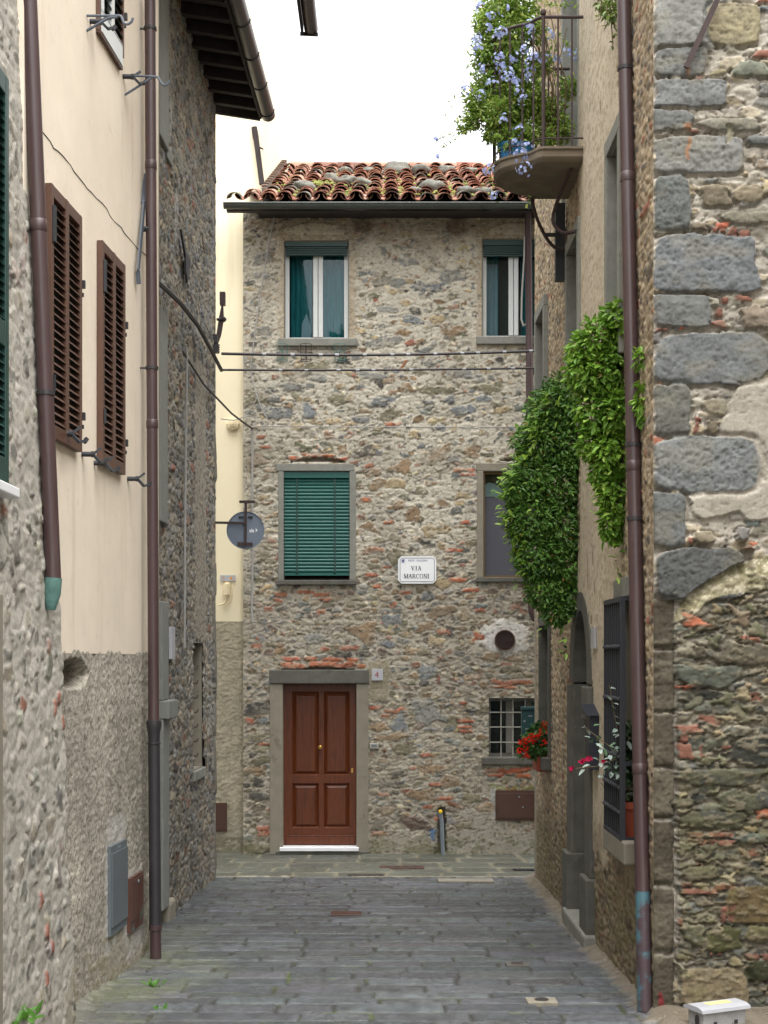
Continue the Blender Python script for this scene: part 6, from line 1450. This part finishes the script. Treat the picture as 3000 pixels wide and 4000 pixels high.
m = MB(); m.fb(CRM, yc(275), yc(304), .548, .95, -.03, .028); m.build('cabinet_frame', mat('stained_brown_door', S(86,56,46), .5, var=.12, vscale=5, bstr=.03, spots=(4.5, .56, S(70,132,122), .75)), t); m = MB(); m.fb(CRM, yc(275)+.02, yc(304)-.02, .63, .93, .0285, .034); m.build('door_leaf', bpy.data.materials['stained_brown_door'], t)
m = MB(); m.lathe([(.014, 0), (.014, .006), (0, .007)], CRM.p(yc(291), .90, .034), 10, CRM.n); m.build('cabinet_lock', M['galv'], t)

# ================================================================== right side: letter boxes, cabinet
t = thing('letter_box', 'dark blue letter box with a sloping lid beside the arched doorway', 'letter box', P(1286, 1663, 10.95))
def rb(x0, x1, y0, y1, Y0, Y1): return (fx(x0, Y0), Y0, fz(y1, Y0), fx(x1, Y0), Y1, fz(y0, Y0))
m = MB(); m.box(*rb(1274, 1299, 1545, 1663, 10.95, 11.2)); m.build('box_body', M['blue_box'], t, bevel=.006)
m = MB(); x0, x1 = fx(1267, 10.93), fx(1302, 10.93); za, zb = fz(1546, 10.93), fz(1531, 10.93)
m.prism([(x0, 10.91, za), (x0, 11.22, zb+.03), (x0, 11.22, za), ], (x1-x0, 0, 0)); m.build('box_lid', M['blue_box'], t, bevel=.004)
t = thing('letter_box', 'teal letter box on the far corner of the right house in front of barred window', 'letter box', P(1140, 1592, 15.75))
m = MB(); Yb_ = 15.74; m.box(fx(1127, Yb_), Yb_, fz(1588, Yb_), 1.80, Yb_+.09, fz(1534, Yb_)); m.build('box_body', M['teal_box'], t, bevel=.006)
m = MB(); m.box(fx(1126, Yb_), Yb_-.02, fz(1534, Yb_)+.001, 1.81, Yb_+.1, fz(1527, Yb_)); m.build('box_lid', M['teal_box'], t, bevel=.004)
m = MB(); m.lathe([(.014, 0), (.014, .008), (0, .01)], (fx(1133, Yb_), Yb_, fz(1558, Yb_)), 10, (0,-1,0)); m.box(fx(1135, Yb_), Yb_-.004, fz(1577, Yb_), fx(1142, Yb_), Yb_-.0005, fz(1573, Yb_)); m.box(fx(1141, Yb_), Yb_-.004, fz(1548, Yb_), fx(1150, Yb_), Yb_-.0005, fz(1545, Yb_)); m.build('box_plate', M['galv'], t)
t = thing('utility_box', 'low speckled grey concrete utility box with white lid at the foot of the corner house', 'utility box', (1.98, 8.3, gz(8.3)))
ang = math.radians(24); ca, sa = math.cos(ang), math.sin(ang); bc = Vector((1.985, 8.28, 0))
def ub(x, y, z): return bc+Vector((x*ca-y*sa, x*sa+y*ca, z))
m = MB(); ztop = .505
vs = [ub(x*k, y*k, z) for (z, k) in ((gz(8.3)-.05, .97), (ztop, 1.0)) for (x, y) in ((-.155, -.075), (.155, -.075), (.155, .075), (-.155, .075))]
m.add(vs, [(0,3,2,1), (4,5,6,7), (0,1,5,4), (1,2,6,5), (2,3,7,6), (3,0,4,7)]); m.build('box_body', M['pale_concrete'], t, bevel=.006)
m = MB()
pf = [(-.095, -.012), (-.09, .006), (-.05, .018), (.05, .018), (.09, .006), (.095, -.012)]
m.prism([ub(-.175, y, ztop+.012+z) for y, z in pf], Vector((ca, sa, 0))*.35); m.build('box_lid', M['white_plastic'], t)
m = MB(); m.prism([ub(-.08, y, ztop+.0305) for y in (-.03, .025)]+[ub(.09, y, ztop+.0305) for y in (.025, -.03)], (0, 0, .002)); m.build('lid_sticker', mat('faded_yellow', S(226,214,140), .6, var=.12, vscale=20, bstr=0), t)
m = MB(); m.prism([ub(-.1585, .02*math.cos(a*.5236)-.02, .45+.035*math.sin(a*.5236)) for a in range(12)], Vector((ca, sa, 0))*-.002)
for x in (-.07, .08): m.prism([ub(x+a, -.0765, .43+b) for a, b in ((-.012, -.015), (.012, -.015), (.012, .015), (-.012, .015))], ub(0, -.002, 0)-ub(0, 0, 0))
m.build_each('box_slot', M['black_iron'], t)

# ================================================================== covers and drains in the paving
def cover(lab, x, y, w, dpt, mat_, name='drain_cover', kind='grate', nb=8, cat='drain cover', slab=None):
    Y = Yg(y); X = (x-CX)/F*Y; z = gz(Y)
    t = thing(name, lab, cat, (X, Y, z))
    def q4(m, x0, x1, y0, y1, h0, h1):
        m.add([(X+a, Y+b, gz(Y+b)+h) for h in (h0, h1) for a, b in ((x0,y0),(x1,y0),(x1,y1),(x0,y1))], [(0,3,2,1),(4,5,6,7),(0,1,5,4),(1,2,6,5),(2,3,7,6),(3,0,4,7)])
    if slab:
        m = MB(); q4(m, -slab[0]/2, slab[0]/2, -slab[1]/2, slab[1]/2, -.02, .017); m.build('surround', slab[2], t, bevel=.006)
    m = MB()
    if kind == 'oval':
        m.lathe([(w/2*.9, .018), (w/2*.9, .021), (0, .022)], (X, Y, z), 20); m.build('lid', mat_, t)
    elif kind == 'grate':
        fw = .02
        q4(m, -w/2, w/2, -dpt/2, -dpt/2+fw, -.02, .014); q4(m, -w/2, w/2, dpt/2-fw, dpt/2, -.02, .014); q4(m, -w/2, w/2, -dpt/2, dpt/2, -.02, .006)
        for i in range(nb+1):
            c = -w/2+w*i/nb; q4(m, c-.012, c+.012, -dpt/2+fw, dpt/2-fw, .0065, .013)
        m.build('grate', mat_, t)
    else:
        q4(m, -w/2, w/2, -dpt/2, dpt/2, -.02, .015); lid = m.build('lid', mat_, t, bevel=.004)
        if kind == 'holes':
            m = MB()
            for i in range(4): c = -w/2+w*(i+1.1)/5.2; q4(m, c-.03, c+.03, -.045, .045, .0152, .0165)
            m.build_each('slot', M['black_iron'], t)
    return t
cover('brown iron drain cover with four holes in the flags before the end house', 868, 1875, .54, .26, M['brown_metal'], kind='holes')
cover('left strip drain grate in the pale flags of the cross street', 790, 1892.5, .40, .14, M['rust'], nb=9)
cover('wide strip drain grate at the end of the lane paving', 1006, 1904, .50, .16, M['rust'], nb=10, slab=(.62, .26, M['concrete']))
cover('dark strip grate at the far right corner of the cross street', 1140, 1880, .34, .12, M['dark_metal'], nb=7)
cover('plain rusty iron cover in the middle of the lane', 748, 1975, .285, .22, M['brown_metal'], kind='plain')
cover('small oval valve lid in a pale concrete slab near the right downpipe', 1170, 2165, .105, .1, M['black_iron'], name='valve_cover', kind='oval', cat='valve cover', slab=(.20, .17, M['concrete']))
cover('small oval valve lid in the lane a little farther up', 1117, 2086, .10, .1, M['rust'], name='valve_cover', kind='oval', cat='valve cover', slab=(.17, .15, M['dark_stone']))
# ================================================================== plants
def leaf(m, c, dirn, nrm, L, wdt, col, fold=.25):
    t = dirn.normalized(); s = t.cross(nrm)
    if s.length < 1e-3: s = t.cross(Vector((1, .3, .2)))
    s.normalize(); n_ = s.cross(t).normalized()
    a, b = c, c+t*L-n_*L*.12
    p1, p2 = c+t*L*.32+s*wdt*.5+n_*fold*wdt*.5, c+t*L*.70+s*wdt*.36+n_*(fold*wdt*.36-.05*L)
    q1, q2 = c+t*L*.32-s*wdt*.5+n_*fold*wdt*.5, c+t*L*.70-s*wdt*.36+n_*(fold*wdt*.36-.05*L)
    k = len(m.v); m.v += [tuple(v) for v in (a, p1, p2, b, q2, q1)]; m.f += [(k, k+1, k+2, k+3), (k, k+3, k+4, k+5)]; m.c += [tuple(col)]*6
def cloud(m, balls, n_per, L, cols, rng, droop=.5, wid=.55, fill=.35, keep=lambda p: True, clump=0):
    for (c, r) in balls:
        c = Vector(c); n = int(n_per*(r[0]*r[2]))
        for i in range(n):
            d_ = Vector((rng.gauss(0, 1), rng.gauss(0, 1), rng.gauss(0, 1))).normalized()
            k = 1-fill*rng.random()**1.5
            bump_ = 1+.22*mn.noise(Vector((c.x+d_.x*1.7, c.y+d_.y*1.7, c.z+d_.z*1.7))*2.2)+.12*mn.noise((c+d_)*6)
            p = c+Vector((d_.x*r[0], d_.y*r[1], d_.z*r[2]))*k*bump_
            if not keep(p): continue
            dirn = (d_*.7+Vector((rng.gauss(0, .5), rng.gauss(0, .5), -droop+rng.gauss(0, .4))))
            nr = (d_+Vector((rng.gauss(0, .35), rng.gauss(0, .35), .5+rng.gauss(0, .35))))
            cl = mn.noise(p*7)*.5+.5
            col = cols[0]*(1-cl)+cols[1]*cl
            if rng.random() < .10: col = cols[2]
            if rng.random() < .012: col = S(138,112,62)
            leaf(m, p, dirn, nr, L*rng.uniform(.5, 1.35), L*wid*rng.uniform(.8, 1.2), col*rng.uniform(.75, 1.25))
def strand(m, pts, every, L, cols, rng, spread=.6):
    for a, b in zip(pts[:-1], pts[1:]):
        a, b = Vector(a), Vector(b); n = max(1, int((b-a).length/every))
        for i in range(n):
            p = a+(b-a)*(i/n)+Vector((rng.gauss(0, .012), rng.gauss(0, .012), rng.gauss(0, .012)))
            dirn = Vector((rng.gauss(0, spread), rng.gauss(0, spread), rng.uniform(-.7, .3))); leaf(m, p, dirn, Vector((rng.gauss(0, .4), -.3, 1)), L*rng.uniform(.7, 1.2), L*.55, cols[rng.randrange(len(cols))]*rng.uniform(.8, 1.2))
def B3(x, y, r, Y, ry=None, dy=0): k = Y/F; return (P(x, y, Y), (r*k, (ry or r)*k, r*k if dy == 0 else dy*k))
gr_ = lambda *c: S(*c)
rg = random.Random(12)
# bright creeper hanging from the window of the right house (in front of the plaster)
t = thing('creeper_plant', 'bright green creeper hanging from a window sill beside the right downpipe', 'plant', P(1330, 1250, 9.9))
m = MB(); cols = [gr_(80,126,38), gr_(130,166,60), gr_(164,192,92)]
balls = [B3(1300, 740, 55, 10.0, 45), B3(1345, 690, 42, 9.9, 40), B3(1285, 800, 58, 10.0, 45), B3(1330, 800, 60, 9.95, 40), B3(1300, 890, 56, 10.0, 42), B3(1345, 890, 45, 9.85, 35), B3(1330, 980, 50, 9.9, 36), B3(1290, 960, 36, 10.0, 30), B3(1335, 1060, 42, 9.9, 30, 60), B3(1325, 1120, 26, 9.9, 20, 50), B3(1305, 1010, 28, 9.95, 22, 60), B3(1258, 760, 32, 10.05, 30), B3(1386, 870, 9, 9.12, 8, 46), B3(1384, 775, 8, 9.12, 7, 20)]
cloud(m, balls, 24000, .060, cols, rg, droop=.45, wid=.5)
for (pts) in ([(1330,1130),(1335,1180),(1332,1225),(1335,1256)], [(1320,1120),(1312,1150),(1300,1175)], [(1298,1060),(1290,1100),(1285,1130)], [(1268,790),(1240,800),(1228,805)], [(1270,900),(1250,925),(1256,960)]):
    strand(m, [P(x, y, 9.88) for x, y in pts], .028, .07, cols, rg)
m.build('foliage', M['leaf'], t, recalc=False)
m = MB()
for k in range(14):
    x = 1290+rg.uniform(-20, 60); m.tube([P(x, 700, 10.05), P(x+rg.uniform(-15, 15), 850, 9.98), P(x+rg.uniform(-20, 20), 1040, 9.92)], .004, 4)
m.build('stem', M['stem'], t)
# dark glossy bush hanging further on
t = thing('creeper_plant', 'large dark glossy creeper bulging from the wall over the arched doorway', 'plant', P(1180, 1380, 12.2))
m = MB(); cols = [gr_(58,98,42), gr_(100,140,58), gr_(134,168,78)]
balls = [B3(1215, 850, 42, 12.5, 40), B3(1190, 890, 55, 12.4, 45), B3(1235, 900, 40, 12.3, 35), B3(1165, 960, 55, 12.3, 50), B3(1215, 970, 55, 12.3, 45), B3(1145, 1040, 52, 12.2, 50), B3(1200, 1050, 62, 12.3, 50), B3(1150, 1120, 54, 12.2, 50), B3(1210, 1140, 58, 12.3, 45), B3(1165, 1200, 52, 12.2, 45), B3(1215, 1220, 52, 12.3, 40), B3(1180, 1270, 44, 12.25, 38), B3(1225, 1290, 38, 12.3, 34), B3(1200, 1320, 30, 12.25, 28), B3(1240, 1000, 26, 12.2, 24), B3(1115, 1060, 26, 12.1, 26), B3(1120, 1110, 20, 12.1, 20)]
cloud(m, balls, 36000, .048, cols, rg, droop=.35, wid=.46)
for pts in ([(1190,1330),(1175,1360),(1168,1380)], [(1220,1320),(1215,1370),(1212,1400),(1208,1425)], [(1215,1370),(1225,1400),(1222,1425)], [(1165,1240),(1150,1280),(1148,1310)], [(1240,1310),(1232,1340)]):
    strand(m, [P(x, y, 12.2) for x, y in pts], .03, .07, cols, rg)
m.build('foliage', M['glossy_leaf'], t, recalc=False)
m = MB(); cols2 = [gr_(104,142,44), gr_(140,172,66), gr_(76,112,44)]  # lighter leaf colours paint the sunlit left edge of the creeper
edge_ = [(1190,845),(1168,885),(1148,930),(1130,975),(1112,1020),(1098,1045),(1092,1080),(1100,1130),(1115,1170),(1125,1215),(1140,1250)]
for i in range(650):
    k = rg.randrange(len(edge_)-1); f_ = rg.random(); x = edge_[k][0]+(edge_[k+1][0]-edge_[k][0])*f_+rg.gauss(6, 12); y = edge_[k][1]+(edge_[k+1][1]-edge_[k][1])*f_+rg.gauss(0, 8)
    p = P(x, y, rg.gauss(12.15, .12)); leaf(m, p, Vector((-.6+rg.gauss(0, .4), rg.gauss(0, .4), -.2+rg.gauss(0, .5))), Vector((-.4, -.3, .8)), .07*rg.uniform(.7, 1.2), .034, cols2[rg.randrange(3)]*rg.uniform(.8, 1.15))
m.build('lit_edge_leaves', M['leaf'], t, recalc=False)
m = MB()
for k in range(14):
    x = 1200+rg.uniform(-25, 40); m.tube([P(x, 860, 12.4), P(x+rg.uniform(-15, 15), 1060, 12.3), P(x+rg.uniform(-20, 20), 1260, 12.28)], .004, 4)
m.build('stem', M['stem'], t)
# plumbago on the balcony
t = thing('plumbago', 'tall plumbago with pale blue flowers spilling over the balcony rail', 'plant', (1.3, 12.3, 6.95))
m = MB(); cols = [gr_(102,136,54), gr_(148,172,78), gr_(186,196,110)]
balls = [B3(1070, 20, 38, 12.4, 50), B3(1120, 15, 45, 12.3, 50), B3(1060, 85, 34, 12.4, 45), B3(1105, 80, 45, 12.3, 50), B3(1150, 60, 28, 12.2, 40), B3(1068, 150, 34, 12.4, 45), B3(1110, 150, 45, 12.3, 50), B3(1060, 210, 34, 12.35, 45), B3(1100, 215, 42, 12.3, 50), B3(1140, 210, 40, 12.3, 45), B3(1085, 270, 36, 12.3, 45), B3(1125, 275, 40, 12.3, 40), B3(1180, 240, 36, 12.4, 30), B3(1210, 280, 30, 12.4, 30), B3(1230, 190, 22, 12.5, 26), B3(1030, 250, 26, 12.2, 30), B3(1005, 270, 16, 12.2, 20), B3(1040, 180, 22, 12.3, 30), B3(1180, 300, 20, 12.3, 24), B3(1170, 140, 22, 12.4, 26), B3(1100, 300, 26, 12.1, 20), B3(1140, 295, 22, 12.1, 18), B3(1060, 290, 20, 12.2, 20), B3(1045, 120, 26, 12.3, 30), B3(1045, 50, 24, 12.3, 30), B3(1025, 215, 24, 12.2, 30), B3(1080, 240, 30, 12.1, 24)]
cloud(m, balls, 33000, .046, cols, rg, droop=.15, wid=.44, fill=.75)
for pts in ([(1150,8),(1190,12),(1225,6),(1250,10)], [(1180,0),(1210,10),(1235,14)], [(1020,270),(990,285),(965,292),(950,300)], [(1030,245),(1000,245),(975,262)], [(1030,215),(1005,205),(990,198)], [(1035,150),(1015,130),(1008,165)], [(1180,60),(1195,100),(1190,140)], [(1200,70),(1230,100),(1245,130)], [(1060,400),(1055,375),(1065,350)], [(1065,400),(1062,425),(1075,430)], [(1135,425),(1140,440),(1133,450)], [(1085,300),(1075,330),(1070,345)], [(1190,150),(1215,170),(1235,165)], [(1145,300),(1165,305),(1180,308)], [(985,190),(965,250)], [(1010,278),(985,292),(962,310),(950,330)], [(1040,95),(1020,90),(1012,110)], [(1045,60),(1030,50),(1022,70)]):
    strand(m, [P(x, y, 12.1) for x, y in pts], .016, .042, cols, rg, .8)
m.build('foliage', M['leaf'], t, recalc=False)
m = MB()
for k in range(40):
    x = rg.uniform(1060, 1220); m.tube([P(x, 300+rg.uniform(0, 15), 12.35), P(x+rg.uniform(-25, 20), 190, 12.3), P(x+rg.uniform(-40, 25), 40+rg.uniform(-20, 60), 12.35)], .004, 4)
for pts in ([(1060,250),(1000,275),(950,300)], [(1060,230),(1000,240),(940,310)], [(1060,140),(1010,140),(1000,180)], [(1050,270),(1010,278),(980,292),(960,310),(947,334)], [(1040,230),(1015,215),(1000,205),(990,215)], [(1080,320),(1060,370),(1058,425)]): m.tube([P(x, y, 12.15) for x, y in pts], .003, 4)
m.build('stem', M['stem'], t)
m = MB(); fl = [(1060,35),(1144,55),(1084,71),(1072,82),(1032,107),(1132,107),(1156,120),(1079,125),(1085,147),(1145,149),(1095,171),(1113,176),(1141,165),(1121,197),(1044,148),(1036,13),(1007,197),(1225,112),(1240,120),(1201,128),(1121,283),(1123,337),(1132,365),(1063,421),(1055,368),(1089,259),(1113,307),(1137,319),(947,336),(1187,75),(1150,75),(1030,88),(1110,125),(1128,215),(1040,205),(1090,20),(1065,185),(940,300),(1148,135),(1100,160),(1055,60),(1172,128)]
for (x, y) in fl:
    c = P(x, y, 11.95+rg.uniform(-.1, .1) if x < 1180 else 12.3); R_ = rg.uniform(.045, .075) if x > 1000 else .028
    if (x, y) in ((1132, 365), (1123, 337), (1095, 171)): R_ = .085
    for k in range(int(12*R_/.06)):
        dd = Vector((rg.gauss(0, 1), rg.gauss(0, 1)-.6, rg.gauss(0, .8)+.2)).normalized(); p = c+dd*R_*rg.uniform(.5, 1); base = S(172,184,228)*rg.uniform(.85, 1.15)
        if rg.random() < .25: base = S(196,205,240)
        e1 = dd.orthogonal().normalized(); e2 = dd.cross(e1)
        for q in range(5):
            a = q*2*math.pi/5+rg.uniform(-.1, .1); dr_ = e1*math.cos(a)+e2*math.sin(a); leaf(m, p, dr_+dd*.25, dd, .017, .014, base, fold=.05)
m.build('blossom', M['petal'], t, recalc=False)
t2 = []
for (x, y, r, lab) in ((1100, 350, .10, 'bright blue flower pot at the left of the balcony slab'), (1127, 343, .10, 'blue flower pot behind the balusters, right of the other blue one')):
    m = MB(); c = P(x, y-8, 12.15); c.z = 6.947; m.lathe([(r*.8, 0), (r, .11), (r*1.06, .11), (r*1.06, .135), (r*.92, .135), (r*.88, .11), (0, .11)], c, 20); tag(m.build('flower_pot', M['blue_plastic'], smooth=True), lab, 'flower pot', 'pots on the balcony')
# vine tips hanging from above, beside the right pipe
t = thing('hanging_vine', 'leafy vine tips hanging into the top of the picture beside the right downpipe', 'plant', P(1315, 110, 10.1))
m = MB(); cols = [gr_(96,122,56), gr_(132,150,78), gr_(84,104,48)]
cloud(m, [B3(1315, 0, 28, 10.1, 24), B3(1325, 30, 20, 10.0, 18)], 12000, .055, cols, rg, droop=.5)
for pts in ([(1315,20),(1322,60),(1325,90),(1320,110)], [(1300,0),(1295,25),(1298,50)], [(1330,30),(1335,70),(1330,85)]): strand(m, [P(x, y, 10.0) for x, y in pts], .03, .055, cols, rg)
m.build('foliage', M['glossy_leaf'], t, recalc=False)
m = MB(); m.tube([P(1315, -20, 10.1), P(1320, 40, 10.05), P(1324, 100, 10.0)], .004, 4); m.tube([P(1300, -20, 10.1), P(1297, 40, 10.05)], .004, 4); m.build('stem', M['stem'], t)
# red geranium in a pot on the bracketed sill
t = thing('geranium', 'red flowering geranium on the sill of the far right window', 'plant', P(1170, 1640, 14.6))
m = MB(); cols = [gr_(52,88,46), gr_(84,122,62), gr_(104,140,76)]
cloud(m, [B3(1165, 1590, 22, 14.5, 22), B3(1150, 1605, 22, 14.4, 22), B3(1135, 1620, 14, 14.4, 18), B3(1175, 1575, 14, 14.5, 18), B3(1160, 1620, 18, 14.4, 18)], 9500, .062, cols, rg, droop=.1, wid=.85)
m.build('foliage', M['leaf'], t, recalc=False)
m = MB()
for (x, y, s_) in ((1178,1565,1.2),(1173,1580,1.3),(1175,1606,1.2),(1152,1600,1),(1143,1598,.9),(1135,1612,1.2),(1148,1590,.9),(1135,1628,1.1),(1130,1598,.7),(1125,1603,.7),(1123,1621,.8),(1163,1590,.7),(1136,1634,1)):
    c = P(x, y, 14.25)
    for k in range(16):
        dd = Vector((rg.gauss(0, 1), rg.gauss(0, 1)-.5, rg.gauss(0, 1))).normalized(); leaf(m, c+dd*.025*s_, dd+Vector((rg.gauss(0, .5), 0, rg.gauss(0, .5))), dd, .024, .024, S(226,44,34)*rg.uniform(.7, 1.15), .1)
m.build('blossom', M['petal'], t, recalc=False)
m = MB(); c = P(1176, 1664, 14.55); m.box(c.x-.10, c.y-.20, c.z, c.x+.09, c.y+.20, c.z+.16)
tag(m.build('flower_box', M['red_plastic'], bevel=.01), 'brown flower box holding the red geranium on the far right window', 'flower box')
# potted climber in the iron grille
t = thing('potted_climber', 'pale leaved climber with pink flowers growing through the iron window grille', 'plant', P(1366, 1725, 9.75))
m = MB(); cols = [gr_(136,156,142), gr_(92,122,88), gr_(168,184,174)]; cold = [gr_(48,74,44), gr_(72,98,58), gr_(96,122,84)]
for pts in ([(1358,1720),(1350,1660),(1330,1640),(1300,1650),(1265,1655),(1245,1660)], [(1350,1680),(1330,1660),(1310,1640),(1290,1660)], [(1352,1640),(1320,1620),(1295,1615),(1275,1600),(1262,1570),(1258,1553)], [(1340,1600),(1330,1560),(1320,1510),(1316,1490),(1310,1480)], [(1355,1640),(1345,1600),(1330,1590),(1340,1640)], [(1358,1600),(1352,1560),(1356,1540)], [(1345,1700),(1338,1670),(1346,1640)], [(1300,1585),(1285,1570),(1270,1572)], [(1315,1665),(1300,1690),(1285,1665)], [(1335,1620),(1325,1640),(1312,1630)], [(1345,1640),(1322,1652),(1300,1662),(1280,1655)], [(1340,1605),(1318,1628),(1296,1640)], [(1350,1655),(1330,1670),(1315,1650),(1300,1640)]):
    strand(m, [P(x, y, 9.55) for x, y in pts], .034, .06, cols, rg, .7)
cloud(m, [B3(1362, 1620, 14, 9.62, 12, 60), B3(1364, 1690, 13, 9.6, 10, 40)], 12000, .075, cold, rg, droop=.2, wid=.6)
m.build('foliage', M['glossy_leaf'], t, recalc=False)
m = MB()
for pts in ([(1362,1725),(1352,1660),(1330,1640),(1290,1655),(1245,1660)], [(1360,1725),(1345,1630),(1330,1560),(1316,1480)], [(1355,1640),(1320,1615),(1262,1570)]): m.tube([P(x, y, 9.55) for x, y in pts], .003, 4)
m.build('stem', M['stem'], t)
m = MB()
for (x, y, n_) in ((1268,1640,7),(1262,1645,6),(1274,1636,6),(1305,1645,4),(1237,1661,4),(1256,1648,4)):
    for k in range(n_): leaf(m, P(x, y, 9.5), Vector((rg.gauss(-.2, .6), rg.gauss(-.3, .4), rg.gauss(0, .5))), Vector((0, -1, .3)), .030, .020, S(166,24,66)*rg.uniform(.8, 1.2), .2)
m.build('blossom', M['petal'], t, recalc=False)
m = MB(); c = Vector((1.745, 9.53, 1.364)); m.lathe([(.085, 0), (.115, .20), (.128, .20), (.128, .245), (.112, .245), (.105, .20), (0, .20)], c, 24)
tag(m.build('flower_pot', M['red_plastic'], smooth=True), 'terracotta pot behind the iron window grille', 'flower pot')
# weeds
def weed(lab, x, y, Y, n, L, sc):
    t = thing('weed', lab, 'weed', P(x, y, Y), 'small weeds at the foot of the walls'); m = MB()
    for k in range(n): leaf(m, P(x, y, Y)+Vector((rg.gauss(0, sc), rg.gauss(0, sc), 0)), Vector((rg.gauss(0, .8), rg.gauss(0, .8), .7)), Vector((0, -.5, 1)), L*rg.uniform(.6, 1.3), L*.35, gr_(86,132,50)*rg.uniform(.7, 1.2))
    m.build('foliage', M['leaf'], t, recalc=False)
weed('small weed in a joint of the lane below the corner downpipe', 331, 2130, Yg(2130), 16, .06, .02)
weed('flat tuft of weed near the bottom edge of the lane', 345, 2180, Yg(2180), 14, .04, .03)
weed('leafy weed at the foot of the rough wall in the lower left corner', 22, 2204, 7.15, 40, .09, .06)
